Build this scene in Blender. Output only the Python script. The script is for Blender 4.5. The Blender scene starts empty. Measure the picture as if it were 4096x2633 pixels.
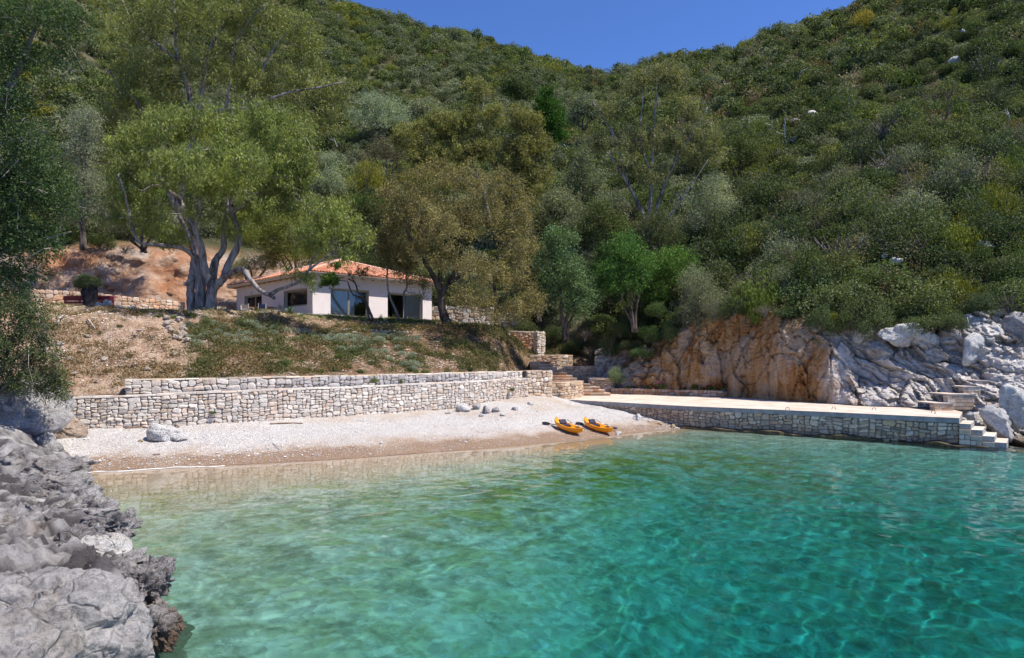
import bpy, bmesh, math, random
import numpy as np
from mathutils import Vector, Matrix
sc = bpy.context.scene
# ------------------------------------------------------------------ camera, world, sun, exposure
F0, HZ, CX, CH = 2731.0, 1430.0, 2048.0, 3.85      # focal length, horizon row, centre column (photo pixels), camera height (m)
cam = bpy.data.objects.new('camera', bpy.data.cameras.new('camera')); sc.collection.objects.link(cam); sc.camera = cam
cam.location = (0, 0, CH); cam.rotation_euler = (math.pi/2, 0, 0)
cam.data.sensor_width = 36; cam.data.lens = F0/4096*36; cam.data.shift_y = (HZ-1316.5)/4096
cam.data.clip_start = .1; cam.data.clip_end = 4000
world = bpy.data.worlds.new('World'); sc.world = world; world.use_nodes = True
wn = world.node_tree.nodes; bg = wn['Background']; sky = wn.new('ShaderNodeTexSky'); sky.sky_type = 'NISHITA'; sky.sun_disc = False
gr_ = wn.new('ShaderNodeMix'); gr_.data_type = 'RGBA'; gr_.blend_type = 'MULTIPLY'; gr_.inputs[0].default_value = 1; gr_.inputs[7].default_value = (.92, 1.0, 1.20, 1)
world.node_tree.links.new(sky.outputs[0], gr_.inputs[6]); world.node_tree.links.new(gr_.outputs[2], bg.inputs[0]); bg.inputs[1].default_value = .125
EL = math.radians(60); SAZ = math.radians(106)
SUN = Vector((math.sin(SAZ)*math.cos(EL), math.cos(SAZ)*math.cos(EL), math.sin(EL)))
sky.sun_elevation = EL; sky.sun_rotation = SAZ
sky.air_density = 1.0; sky.dust_density = 0.0; sky.ozone_density = 10.0; sky.altitude = 3000
sun_data = bpy.data.lights.new('sun', 'SUN'); sun_data.energy = 5.0; sun_data.angle = math.radians(.5); sun_data.color = (1, .94, .85)
sun_data.cycles.is_caustics_light = True
sun = bpy.data.objects.new('sun', sun_data); sc.collection.objects.link(sun); sun.rotation_euler = SUN.to_track_quat('Z', 'Y').to_euler()
sun.location = (0, 0, 60)
sc.view_settings.view_transform = 'Standard'; sc.view_settings.look = 'None'; sc.view_settings.gamma = 1
sc.view_settings.exposure = 0.54; sc.view_settings.use_curve_mapping = False
sc.render.engine = 'CYCLES'
sc.cycles.use_denoising = True; sc.cycles.max_bounces = 8; sc.cycles.diffuse_bounces = 3; sc.cycles.transmission_bounces = 6
sc.cycles.glossy_bounces = 3; sc.cycles.transparent_max_bounces = 8; sc.cycles.sample_clamp_indirect = 4
sc.cycles.use_adaptive_sampling = True; sc.cycles.adaptive_threshold = .02
COL = sc.collection
rng = np.random.default_rng(7)
random.seed(7)

# ------------------------------------------------------------------ helpers
def P(px, py, d): return np.array([(px-CX)/F0*d, d, CH+(HZ-py)/F0*d])
def PZ(px, d, z): return np.array([(px-CX)/F0*d, d, z])
def _h(ix, iy, iz, s):
    n = (ix*374761393+iy*668265263+iz*2147483647+s*974634777) & 0xffffffff
    n = ((n ^ (n >> 13))*1274126177) & 0xffffffff
    n = (n ^ (n >> 16)); n = (n*2246822519) & 0xffffffff; n = n ^ (n >> 15)
    return (n & 0xffffff)/float(0xffffff)
def vnoise(p, s=0):
    p = np.asarray(p, float); i = np.floor(p).astype(np.int64); f = p-i; f = f*f*f*(f*(f*6-15)+10)
    r = 0
    for a in (0, 1):
        wx = f[..., 0] if a else 1-f[..., 0]
        for b in (0, 1):
            wy = f[..., 1] if b else 1-f[..., 1]
            for c in (0, 1):
                wz = f[..., 2] if c else 1-f[..., 2]
                r = r+wx*wy*wz*_h(i[..., 0]+a, i[..., 1]+b, i[..., 2]+c, s)
    return r*2-1
def fbm(p, o=4, s=0, lac=2.1, g=.5):
    r, a = 0, 1.0
    for k in range(o): r = r+a*vnoise(p, s+k); p = p*lac+13.7; a *= g
    return r
def ridged(p, o=4, s=0):
    r, a = 0, 1.0
    for k in range(o): r = r+a*(1-np.abs(vnoise(p, s+k))*2); p = p*2.1+7.3; a *= .5
    return r
def worley(p, s=0):
    """nearest distance, gap to the second, and a random number of the nearest cell"""
    p = np.asarray(p, float); i = np.floor(p).astype(np.int64); f1 = np.full(p.shape[:-1], 9.); f2 = f1.copy(); idn = np.zeros(p.shape[:-1])
    vec = np.zeros(p.shape)
    for a in (-1, 0, 1):
        for b in (-1, 0, 1):
            for c in (-1, 0, 1):
                j = i+np.array([a, b, c])
                q = np.stack([j[..., k]+_h(j[..., 0], j[..., 1], j[..., 2], s+11*k+1) for k in range(3)], -1)
                d = np.linalg.norm(q-p, axis=-1); h = _h(j[..., 0], j[..., 1], j[..., 2], s+77)
                nn = d < f1
                f2 = np.where(nn, f1, np.minimum(f2, d)); vec = np.where(nn[..., None], p-q, vec)
                idn = np.where(nn, h, idn); f1 = np.where(nn, d, f1)
    return f1, f2-f1, idn, vec
def mesh(V, faces, smooth=False, attrs=None, mats=None, matidx=None):
    """faces: list of int arrays (n,k), or one"""
    if not isinstance(faces, (list, tuple)): faces = [faces]
    faces = [np.asarray(f, np.int64) for f in faces if len(f)]
    V = np.asarray(V, np.float32); me = bpy.data.meshes.new('m')
    me.vertices.add(len(V)); me.vertices.foreach_set('co', V.ravel())
    L = np.concatenate([f.ravel() for f in faces]); tot = np.concatenate([np.full(len(f), f.shape[1]) for f in faces])
    me.loops.add(len(L)); me.loops.foreach_set('vertex_index', L.astype(np.int32))
    me.polygons.add(len(tot)); st = np.concatenate([[0], np.cumsum(tot)[:-1]])
    me.polygons.foreach_set('loop_start', st.astype(np.int32)); me.polygons.foreach_set('loop_total', tot.astype(np.int32))
    me.polygons.foreach_set('use_smooth', np.full(len(tot), bool(smooth)))
    me.update(calc_edges=True)
    for k, (dom, arr) in (attrs or {}).items():
        arr = np.asarray(arr, np.float32)
        if arr.ndim == 2:
            if arr.shape[1] == 3: arr = np.concatenate([arr, np.ones((len(arr), 1), np.float32)], 1)
            a = me.attributes.new(k, 'FLOAT_COLOR', dom); a.data.foreach_set('color', arr.ravel())
        else:
            a = me.attributes.new(k, 'FLOAT', dom); a.data.foreach_set('value', arr)
    for m in (mats or []): me.materials.append(m)
    if matidx is not None: me.polygons.foreach_set('material_index', np.asarray(matidx, np.int32))
    return me
def link(name, me, parent=None, loc=None, rot=None, color=None, **tags):
    me.name = name
    o = bpy.data.objects.new(name, me); COL.objects.link(o)
    if parent is not None: o.parent = parent; o.matrix_parent_inverse = Matrix.Translation(-parent.location) if parent.type == 'EMPTY' and not any(parent.rotation_euler) else parent.matrix_basis.inverted()
    if loc is not None: o.location = loc
    if rot is not None: o.rotation_euler = rot
    if color is not None: o.color = (*color, 1)
    for k, v in tags.items():
        if v is not None: o[k] = v
    return o
def empty(name, loc, label, category, group=None, **t):
    o = bpy.data.objects.new(name, None); COL.objects.link(o); o.location = [float(c) for c in loc]; o['label'] = label; o['category'] = category
    o.empty_display_size = .2
    if group: o['group'] = group
    for k, v in t.items(): o[k] = v
    return o
class MB:
    """collects vertices and faces of one mesh, in world coordinates"""
    def __init__(s): s.v = []; s.f = {}; s.n = 0; s.c = []; s.fc = {}
    def add(s, V, faces, tint=None):
        V = np.asarray(V, float).reshape(-1, 3); s.v.append(V)
        for f in (faces if isinstance(faces, list) and len(faces) and np.ndim(faces[0]) == 2 else [faces]):
            f = np.asarray(f)
            if f.size == 0: continue
            k = f.shape[1]; s.f.setdefault(k, []).append(f+s.n)
            s.fc.setdefault(k, []).append(np.tile(np.asarray(tint if tint is not None else (1, 1, 1), float), (len(f), 1)))
        s.n += len(V)
    def box(s, c, size, ax=None, tint=None, bev=0):
        """box centred at c, axes ax (rows) orthonormal"""
        ax = np.eye(3) if ax is None else np.asarray(ax, float); h = np.asarray(size, float)/2
        sg = np.array([[-1, -1, -1], [1, -1, -1], [1, 1, -1], [-1, 1, -1], [-1, -1, 1], [1, -1, 1], [1, 1, 1], [-1, 1, 1]])
        V = np.asarray(c)+(sg*h)@ax
        s.add(V, np.array([[0, 3, 2, 1], [4, 5, 6, 7], [0, 1, 5, 4], [1, 2, 6, 5], [2, 3, 7, 6], [3, 0, 4, 7]]), tint)
    def tube(s, pts, rad, n=6, tint=None, cap=True):
        pts = np.asarray(pts, float); rad = np.broadcast_to(np.asarray(rad, float), (len(pts),))
        T = np.gradient(pts, axis=0); T /= np.linalg.norm(T, axis=1)[:, None]+1e-9
        up = np.array([0, 0, 1.]) if abs(T[0][2]) < .9 else np.array([1., 0, 0])
        A = np.cross(T, up); A /= np.linalg.norm(A, axis=1)[:, None]+1e-9; B = np.cross(T, A)
        th = np.arange(n)/n*2*math.pi
        V = pts[:, None]+rad[:, None, None]*(np.cos(th)[None, :, None]*A[:, None]+np.sin(th)[None, :, None]*B[:, None])
        m = len(pts); i = (np.arange(m-1)[:, None]*n); j = np.arange(n)[None]; k = (j+1) % n
        Fq = np.stack([i+j, i+k, i+n+k, i+n+j], -1).reshape(-1, 4)
        s.add(V.reshape(-1, 3), [Fq]+([np.arange(n)[None, ::-1], (m-1)*n+np.arange(n)[None]] if cap else []), tint)
    def mesh(s, mat, smooth=False):
        ks = sorted(s.f); fs = [np.concatenate(s.f[k]) for k in ks]; tc = np.concatenate([np.concatenate(s.fc[k]) for k in ks])
        return mesh(np.concatenate(s.v), fs, smooth, {'tint': ('FACE', tc)}, [mat])
    def build(s, name, mat, parent=None, smooth=False, **t): return link(name, s.mesh(mat, smooth), parent, **t)
def curve(pts, n=40):
    """Catmull-Rom through points"""
    p = np.asarray(pts, float); q = np.concatenate([[2*p[0]-p[1]], p, [2*p[-1]-p[-2]]]); out = []
    m = len(p)-1; per = max(2, n//m)
    for i in range(m):
        a, b, c, d = q[i:i+4]
        for t in np.arange(per)/per:
            out.append(.5*((2*b)+(-a+c)*t+(2*a-5*b+4*c-d)*t*t+(-a+3*b-3*c+d)*t**3))
    out.append(p[-1]); return np.array(out)

# ------------------------------------------------------------------ materials
class NT:
    def __init__(s, name):
        s.m = bpy.data.materials.new(name); s.m.use_nodes = True; s.t = s.m.node_tree; s.n = s.t.nodes; s.n.clear()
        s.out = s.n.new('ShaderNodeOutputMaterial')
    def new(s, ty, **kw):
        x = s.n.new('ShaderNode'+ty)
        for k, v in kw.items():
            if k.startswith('_'): setattr(x, k[1:], v)
            else:
                i = x.inputs[int(k[1:])] if k[0] == 'i' and k[1:].isdigit() else x.inputs[k.replace('__', ' ')]
                s.put(i, v)
        return x
    def put(s, i, v):
        if hasattr(v, 'is_linked') or isinstance(v, bpy.types.NodeSocket): s.t.links.new(v, i)
        elif isinstance(v, (tuple, list)) and len(v) == 3 and i.type == 'RGBA': i.default_value = (*v, 1)
        else: i.default_value = v
    def ramp(s, fac, stops):
        r = s.new('ValToRGB', Fac=fac); e = r.color_ramp.elements
        while len(e) < len(stops): e.new(.5)
        for x, (p, c) in zip(e, stops): x.position = p; x.color = (*c, 1) if isinstance(c, (tuple, list)) else (c, c, c, 1)
        return r.outputs[0]
    def mix(s, f, a, b, mode='MIX'):
        x = s.n.new('ShaderNodeMix'); x.data_type = 'RGBA'; x.blend_type = mode; s.put(x.inputs[0], f); s.put(x.inputs[6], a); s.put(x.inputs[7], b); return x.outputs[2]
    def math(s, op, a, b=0.0):
        x = s.n.new('ShaderNodeMath'); x.operation = op; s.put(x.inputs[0], a); s.put(x.inputs[1], b); return x.outputs[0]
    def noise(s, scale, detail=4, rough=.55, vec=None, col=False, dist=0):
        x = s.new('TexNoise', Scale=scale, Detail=detail, Roughness=rough, Distortion=dist); s.put(x.inputs['Vector'], vec or s.pos()); return x.outputs[1 if col else 0]
    def pos(s):
        if not hasattr(s, '_p'): s._p = s.n.new('ShaderNodeNewGeometry').outputs['Position']
        return s._p
    def attr(s, name, ty='GEOMETRY'):
        x = s.n.new('ShaderNodeAttribute'); x.attribute_name = name; x.attribute_type = ty; return x
    def bump(s, h, strength=.5, dist=.02, prev=None):
        x = s.new('Bump', Strength=strength, Distance=dist, Height=h)
        if prev: s.put(x.inputs['Normal'], prev)
        return x.outputs[0]
    def pr(s, col, rough=.85, normal=None, spec=.3, metal=0.0):
        b = s.new('BsdfPrincipled', Roughness=rough, Metallic=metal); s.put(b.inputs['Base Color'], col); s.put(b.inputs['Specular IOR Level'], spec)
        if normal is not None: s.put(b.inputs['Normal'], normal)
        s.t.links.new(b.outputs[0], s.out.inputs[0]); return s.m
def plain(name, col, rough=.6, var=.12, scale=8, bump=.15, spec=.3, metal=0.0):
    n = NT(name); f = n.noise(scale, 5); c = n.mix(n.ramp(f, [(.3, 0), (.7, 1)]), tuple(x*(1-var) for x in col), tuple(min(1, x*(1+var)) for x in col))
    return n.pr(c, rough, n.bump(n.noise(scale*6, 4), bump, .01), spec, metal)
def m_stone():
    n = NT('wall_stone'); t = n.attr('tint').outputs[0]
    f = n.noise(9, 6, .65); c = n.mix(n.ramp(f, [(.3, (.62, .58, .55)), (.5, (1, 1, 1)), (.75, (1.12, 1.08, 1.02))]), t, t, 'MIX')
    c = n.mix(1.0, t, n.ramp(f, [(.28, (.6, .56, .52)), (.5, (.97, .96, .95)), (.8, (1.0, 1.0, 1.0))]), 'MULTIPLY')
    stain = n.ramp(n.noise(2.1, 4, .6), [(.55, 0), (.75, .55)])
    c = n.mix(stain, c, n.mix(1.0, c, (.85, .62, .42), 'MULTIPLY'))
    return n.pr(c, .92, n.bump(n.noise(28, 6, .7), .6, .03), .15)
def m_tint(name, rough=.8, bump=.3, scale=25, spec=.25):
    n = NT(name); t = n.attr('tint').outputs[0]
    c = n.mix(1.0, t, n.ramp(n.noise(scale*.4, 4), [(.3, (.8, .8, .8)), (.7, (1, 1, 1))]), 'MULTIPLY')
    return n.pr(c, rough, n.bump(n.noise(scale, 4), bump, .015), spec)
def m_leaf(name, gloss=.25, trans=.3, rough=.45):
    n = NT(name); oc = n.n.new('ShaderNodeObjectInfo').outputs['Color']; it = n.attr('tint_i', 'INSTANCER').outputs[0]
    base = n.mix(1.0, oc, it, 'ADD'); v = n.attr('v').outputs['Fac']
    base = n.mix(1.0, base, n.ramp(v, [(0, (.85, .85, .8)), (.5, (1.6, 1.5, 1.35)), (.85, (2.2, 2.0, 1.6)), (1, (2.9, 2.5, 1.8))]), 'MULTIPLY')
    b = n.new('BsdfPrincipled', Roughness=rough); n.put(b.inputs['Base Color'], base); n.put(b.inputs['Specular IOR Level'], gloss)
    tr = n.new('BsdfTranslucent'); n.put(tr.inputs[0], n.mix(1.0, base, (1.1, 1.25, .5), 'MULTIPLY'))
    mx = n.new('MixShader', i0=trans, i1=b.outputs[0], i2=tr.outputs[0]); n.t.links.new(mx.outputs[0], n.out.inputs[0]); return n.m
def m_bark(name, c0, c1, scale=3, stretch=.25):
    n = NT(name); mp = n.new('Mapping', Vector=n.pos(), Scale=(1, 1, stretch)).outputs[0]
    f = n.noise(scale, 5, .6, mp, dist=1.0)
    return n.pr(n.ramp(f, [(.38, c0), (.6, c1)]), .9, n.bump(n.noise(scale*6, 5, .6, mp), .7, .05), .15)
def m_rock(name, base, dark, stain, stainamt=.4, scale=1.0, tide=False):
    n = NT(name); f = n.noise(1.6*scale, 8, .68); c = n.ramp(f, [(.3, dark), (.5, base), (.72, tuple(min(.8, x*1.25) for x in base))])
    c = n.mix(n.ramp(n.noise(.7*scale, 5, .6, dist=.8), [(.5, 0), (.68, stainamt)]), c, stain)
    sp = n.ramp(n.noise(14*scale, 6, .7), [(.35, (.55, .55, .55)), (.55, (1, 1, 1))]); c = n.mix(.8, c, sp, 'MULTIPLY')
    vr = n.new('TexVoronoi', Vector=n.n.new('ShaderNodeVectorMath').outputs[0] if False else n.mix(.25, n.pos(), n.noise(1.2*scale, 3, .6, col=True)), Scale=2.6*scale); vr.feature = 'DISTANCE_TO_EDGE'
    ck = n.ramp(vr.outputs['Distance'], [(0, 0), (.035, 1)])
    if tide: z_ = n.new('SeparateXYZ', Vector=n.pos()).outputs[2]; c = n.mix(n.ramp(n.math('ADD', z_, n.math('MULTIPLY', n.noise(3, 4), .5)), [(.42, .85), (.75, 0)]), c, (.17, .105, .06))
    c = n.mix(n.math('MULTIPLY', n.math('SUBTRACT', 1.0, ck), .55), c, dark)
    nb = n.bump(n.noise(5*scale, 8, .75), 1.0, .2); nb = n.bump(n.noise(22*scale, 7, .75), .9, .05, nb); nb = n.bump(ck, .5, .05, nb)
    return n.pr(c, .92, nb, .15)
STONE = m_stone(); TINT = m_tint('tinted_surface'); LEAF = m_leaf('leaf', .2, .35, .55); LEAFG = m_leaf('glossy_leaf', .12, .28, .6)
LEAFM = m_leaf('matt_leaf', .1, .22, .7)
BARKE = m_bark('eucalyptus_bark', (.085, .068, .06), (.33, .29, .265)); BARKD = m_bark('dark_bark', (.035, .026, .022), (.14, .11, .09), 4)
BARKG = m_bark('grey_bark', (.09, .075, .065), (.27, .24, .22), 4)
DEAD = plain('dead_wood', (.5, .47, .44), .8)
ROCKG = m_rock('grey_limestone', (.52, .495, .48), (.19, .175, .17), (.42, .33, .26), .35)
ROCKW = m_rock('pale_limestone', (.78, .75, .71), (.58, .54, .5), (.5, .38, .28), .3)
MORT = plain('wall_core_mortar', (.26, .21, .165), .95, .3, 3)
# ------------------------------------------------------------------ the shore: where water, beach and walls meet (d = distance along Y)
def ip(tab):
    a = np.array(tab, float); return lambda px: np.interp(px, a[:, 0], a[:, 1])
d_water = ip([(-3000, 12), (0, 20), (380, 23.1), (900, 24.4), (1400, 26), (1900, 28.6), (2300, 31.6), (2600, 35.6), (2760, 37.2), (3200, 33.9), (3840, 29.8), (4000, 29.2), (4400, 26), (7000, 20)])
wallA_d = ip([(150, 27.3), (215, 27.5), (600, 28.6), (1000, 30.3), (1400, 33), (1800, 36.5), (2060, 39.5), (2110, 40.6)])
d_base = ip([(-3000, 20), (150, 27.3), (215, 27.5), (600, 28.6), (1000, 30.3), (1400, 33), (1800, 36.5), (2060, 39.5), (2150, 41), (2260, 43.2), (2500, 40.2), (2650, 38.4), (2760, 37.4), (3200, 34.2), (3840, 30.1), (4000, 29.5), (4400, 26.4), (7000, 20.5)])
z_base = ip([(-3000, 1), (215, .93), (1000, .98), (1475, 1.03), (1802, 1.08), (2050, 1.5), (2200, 1.38), (2300, 1.1), (2500, .72), (2650, .32), (2760, -.2), (3200, -.5), (3840, -1.1), (4400, -1.5), (7000, -2)])
k_deep = ip([(-3000, .2), (400, .06), (1200, .075), (2000, .10), (3000, .15), (4096, .19), (7000, .2)])
def ground_z(px, d):
    dw, db, zb = d_water(px), d_base(px), z_base(px)
    up = np.clip((d-dw)/(db-dw), 0, 1.3)
    za = np.maximum(zb, 0)*up**.9+np.minimum(zb, 0)
    D = np.maximum(dw-d, 0)
    return np.maximum(np.where(d >= dw, za, np.minimum(zb, 0)-k_deep(px)*D*(1-.15*np.exp(-D))), -4.4)
def ground_xy(x, y): return ground_z(x/np.maximum(y, .5)*F0+CX, y)
def px_of(x, y): return x/y*F0+CX
def on_ground(px, py):
    """the point of the beach or seabed seen at a photo pixel"""
    d = np.linspace(6, 50, 900); z = CH+(HZ-py)/F0*d; g = ground_z(px, d); k = np.argmax(g > z); return PZ(px, d[k], g[k])
cols = np.concatenate([np.linspace(-2500, -320, 20), np.arange(-300, 4400, 13), np.linspace(4420, 7000, 20)])
def sheet(rows_fn, cols, nz=None):
    """polar sheet: rows_fn(px array) -> d (rows, cols), z (rows, cols)"""
    d, z = rows_fn(cols); X = (cols[None]-CX)/F0*d; V = np.stack([X, d, z], -1); r, c = d.shape
    i = np.arange(r-1)[:, None]*c+np.arange(c-1)[None]
    return V, np.stack([i, i+1, i+1+c, i+c], -1).reshape(-1, 4)
def seabed_rows(px):
    t = np.linspace(0, 1, 130)[:, None]; d = 3+(d_water(px)[None]-3)*t; z = ground_z(px[None], d)
    p = np.stack([(px[None]-CX)/F0*d, d, 0*d], -1)
    amp = np.clip((d_water(px)[None]-d)/3, 0, 1)
    z = z+amp*(.10*fbm(p*.5, 4, 3)+.05*fbm(p*2.2, 3, 9)); return d, z
V, Fq = sheet(seabed_rows, cols)
x, y = V[..., 0], V[..., 1]; pxx = px_of(x, y); D = d_water(pxx)-y
alg = np.clip((D-1.6)/1.2, 0, 1)*np.exp(-((D-3.2)/2.3)**2)*np.clip((1900-pxx)/900, 0, 1)*1.0+.7*np.exp(-((D-9)/4.5)**2)*np.exp(-((pxx-2450)/900)**2)+.35*np.clip(D/3, 0, 1)
n = NT('seabed_pebbles')
vo = n.new('TexVoronoi', Vector=n.pos(), Scale=7.0); vo.feature = 'F1'
c = n.mix(n.ramp(n.noise(1.3, 5, .6), [(.35, 0), (.65, 1)]), (.44, .40, .32), (.66, .62, .52))
c = n.mix(.5, c, n.ramp(vo.outputs['Color'], [(.2, (.30, .27, .22)), (.8, (.64, .6, .52))]))
a = n.attr('alg').outputs['Fac']
am = n.math('MULTIPLY', a, n.ramp(n.noise(1.1, 6, .68, dist=.6), [(.42, 0), (.58, 1)]))
c = n.mix(am, c, n.mix(n.ramp(n.noise(3, 3), [(.4, 0), (.6, 1)]), (.20, .19, .03), (.33, .30, .06)))
dk = n.ramp(n.noise(.8, 8, .8), [(.5, 0), (.6, .6)]); c = n.mix(dk, c, (.15, .15, .1))
sz = n.new('SeparateXYZ', Vector=n.pos()).outputs[2]
wet = n.ramp(n.math('ADD', n.math('MULTIPLY', sz, 1.0), .5), [(.08, 0), (.26, 1)])
c = n.mix(wet, c, (.50, .36, .25))
M_SEABED = n.pr(c, .95, n.bump(vo.outputs['Distance'], .5, .06), .05)
seabed = link('seabed', mesh(V.reshape(-1, 3), Fq, True, {'alg': ('POINT', np.clip(alg, 0, 1).ravel())}, [M_SEABED]), kind='structure', label='pebbly seabed under the clear shallow water')
seabed.cycles.is_caustics_receiver = True
o = MB(); o.add([[-700, -500, -4.9], [700, -500, -4.9], [700, 60, -4.9], [-700, 60, -4.9]], np.array([[0, 1, 2, 3]])); s2 = o.build('seabed', M_SEABED, kind='structure', label='deep seabed of the outer bay'); s2.cycles.is_caustics_receiver = True
def beach_rows(px):
    t = np.linspace(0, 1, 120)[:, None]; d = d_water(px)[None]+(d_base(px)+.9-d_water(px))[None]*t; z = ground_z(px[None], d)
    p = np.stack([(px[None]-CX)/F0*d, d, 0*d], -1); amp = np.clip(t*5, 0, 1)
    z = z+amp*(.035*fbm(p*1.1, 4, 21)+.018*fbm(p*6, 2, 31))+.05*np.exp(-((t-.35)/.06)**2)*amp; return d, z
V, Fq = sheet(beach_rows, cols)
n = NT('beach_pebbles')
vo = n.new('TexVoronoi', Vector=n.pos(), Scale=22.0); vo2 = n.new('TexVoronoi', Vector=n.pos(), Scale=48.0)
cell = n.ramp(vo.outputs['Color'], [(.15, (.38, .34, .31)), (.4, (.62, .585, .555)), (.9, (.77, .745, .72))])
cell2 = n.ramp(vo2.outputs['Color'], [(.15, (.42, .385, .35)), (.4, (.66, .63, .6)), (.9, (.78, .76, .735))])
c = n.mix(.5, cell, cell2)
sz = n.new('SeparateXYZ', Vector=n.pos()).outputs[2]
zz = n.math('ADD', sz, n.math('MULTIPLY', n.math('SUBTRACT', n.noise(.8, 4), .5), .45))
sandy = n.ramp(zz, [(.1, 1), (.25, .9), (.36, .45), (.48, .14), (.75, .05)])
c = n.mix(sandy, c, (.50, .37, .27))
c = n.mix(n.ramp(zz, [(.0, .95), (.2, .9), (.3, 0)]), c, (.33, .22, .145))
patch = n.ramp(n.noise(.35, 5, .65), [(.54, 0), (.68, .3)]); c = n.mix(patch, c, (.55, .44, .34))
hs = n.ramp(sz, [(.72, 0), (.92, .6)]); c = n.mix(n.math('MULTIPLY', hs, n.ramp(n.noise(.6, 4), [(.4, 0), (.6, 1)])), c, (.52, .4, .3))
M_BEACH = n.pr(c, .9, n.bump(vo2.outputs['Distance'], .7, .04, n.bump(vo.outputs['Distance'], .8, .07)), .2)
beach = link('beach', mesh(V.reshape(-1, 3), Fq, True, None, [M_BEACH]), kind='structure', label='white pebble beach between the stone wall and the water')
# loose pebbles: far too many to count
def octas(c, r, seed=0):
    g = np.random.default_rng(seed); n_ = len(c); base = np.array([[1, 0, 0], [0, 1, 0], [-1, 0, 0], [0, -1, 0], [0, 0, 1], [0, 0, -1]], float)
    a = g.uniform(0, 6.28, n_); s = r[:, None]*np.stack([g.uniform(.8, 1.3, n_), g.uniform(.6, 1, n_), g.uniform(.4, .7, n_)], -1)
    b = base[None]*s[:, None]*g.uniform(.75, 1.2, (n_, 6, 1)); ca, sa = np.cos(a)[:, None], np.sin(a)[:, None]
    V = np.stack([b[..., 0]*ca-b[..., 1]*sa, b[..., 0]*sa+b[..., 1]*ca, b[..., 2]], -1)+c[:, None]
    f = np.array([[0, 1, 4], [1, 2, 4], [2, 3, 4], [3, 0, 4], [1, 0, 5], [2, 1, 5], [3, 2, 5], [0, 3, 5]])
    return V.reshape(-1, 3), (f[None]+(np.arange(n_)*6)[:, None, None]).reshape(-1, 3)
def stones_stuff(name, c, r, tint, label, seed, sh=False):
    V_, f_ = octas(c, r, seed); return link(name, mesh(V_, f_, sh, {'tint': ('FACE', np.repeat(tint, 8, 0))}, [TINT]), kind='stuff', label=label)
N = 12000; px = rng.uniform(120, 2720, N); t = rng.beta(1.3, 1.6, N); d = d_water(px)+(d_base(px)-d_water(px))*t
r = rng.uniform(.012, .028, N)*(1+1.4*(rng.random(N) > .97)); tc = rng.uniform(.5, .78, N)[:, None]*np.array([1, .975, .95])
stones_stuff('beach_pebbles', np.stack([(px-CX)/F0*d, d, ground_z(px, d)+.02], -1), r, tc, 'loose white and grey pebbles strewn over the beach', 3)

# ------------------------------------------------------------------ water
pc = np.concatenate([np.linspace(-1100, -120, 60), np.arange(-100, 4201, 8.0), np.linspace(4220, 5200, 60)])
t = (np.linspace(0, 1, 265)**1.35)[:, None]
dd = 5+(d_water(pc)[None]+.7-5)*t
X = (pc[None]-CX)/F0*dd; dep = np.maximum(-ground_z(pc[None], dd), 0)
g = np.random.default_rng(5); Z = 0*X
warp = .35*vnoise(np.stack([X*.5, dd*.5, 0*X], -1), 8); warp2 = .35*vnoise(np.stack([X*.5, dd*.5, 0*X+9], -1), 9)
for k in range(64):
    lam = .28*(2.4/.28)**g.random(); th = g.normal(2.0, .95); kx, ky = math.cos(th)*6.283/lam, math.sin(th)*6.283/lam
    Z = Z+(lam*.0019 if lam < .5 else .00095+.0006*(lam-.5))*np.sin(kx*(X+warp)+ky*(dd+warp2)+g.uniform(0, 6.28))
amp = np.clip(dep/1.1, .12, 1.0)*(.8+.5*np.clip((pc[None]-2600)/1200, 0, 1)*np.clip((dd-12)/10, 0, 1))
Z = Z*amp*(.9-.34*np.clip((dep-1.0)/1.5, 0, 1))
ABS = np.array([.42, .112, .095])
tint = np.exp(-ABS[None, None]*(dep*1.25)[..., None])*np.array([.98, 1, .985])
V = np.stack([X, dd, Z], -1); rr, cc = dd.shape; i = np.arange(rr-1)[:, None]*cc+np.arange(cc-1)[None]
Fq = np.stack([i, i+1, i+1+cc, i+cc], -1).reshape(-1, 4)
VV = [V.reshape(-1, 3)]; FF = [Fq]; TT = [tint.reshape(-1, 3)]; n0 = rr*cc
sel = np.linspace(0, rr-1, 12).astype(int)
def addgrid(G, tt):
    global n0
    G = np.asarray(G, float); r_, c_ = G.shape[:2]; i = np.arange(r_-1)[:, None]*c_+np.arange(c_-1)[None]
    VV.append(G.reshape(-1, 3)); FF.append(np.stack([i, i+1, i+1+c_, i+c_], -1).reshape(-1, 4)+n0); TT.append(np.tile(tt, (r_*c_, 1))); n0 += r_*c_
deep = np.exp(-ABS*4.9*1.25)
addgrid([[V[q, -1], [700, V[q, -1, 1], 0]] for q in sel], deep)
addgrid([[[-700, V[q, 0, 1], 0], V[q, 0]] for q in sel], deep)
addgrid([[[-700, -500, 0], [700, -500, 0]], [[-700, 5, 0], [700, 5, 0]]], deep)
n = NT('sea_water'); ta = n.attr('wtint').outputs[0]
fr = n.new('Fresnel', IOR=1.33).outputs[0]; gl = n.new('BsdfGlossy', Roughness=.0).outputs[0]
rf = n.new('BsdfRefraction', Roughness=.0, IOR=1.33); n.put(rf.inputs['Color'], ta)
mx = n.new('MixShader', i0=fr, i1=rf.outputs[0], i2=gl); n.t.links.new(mx.outputs[0], n.out.inputs[0])
water = link('water', mesh(np.concatenate(VV), [np.concatenate(FF)], True, {'wtint': ('POINT', np.concatenate(TT))}, [n.m]), kind='structure', label='clear turquoise sea water of the cove')
water.cycles.is_caustics_caster = True
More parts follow.
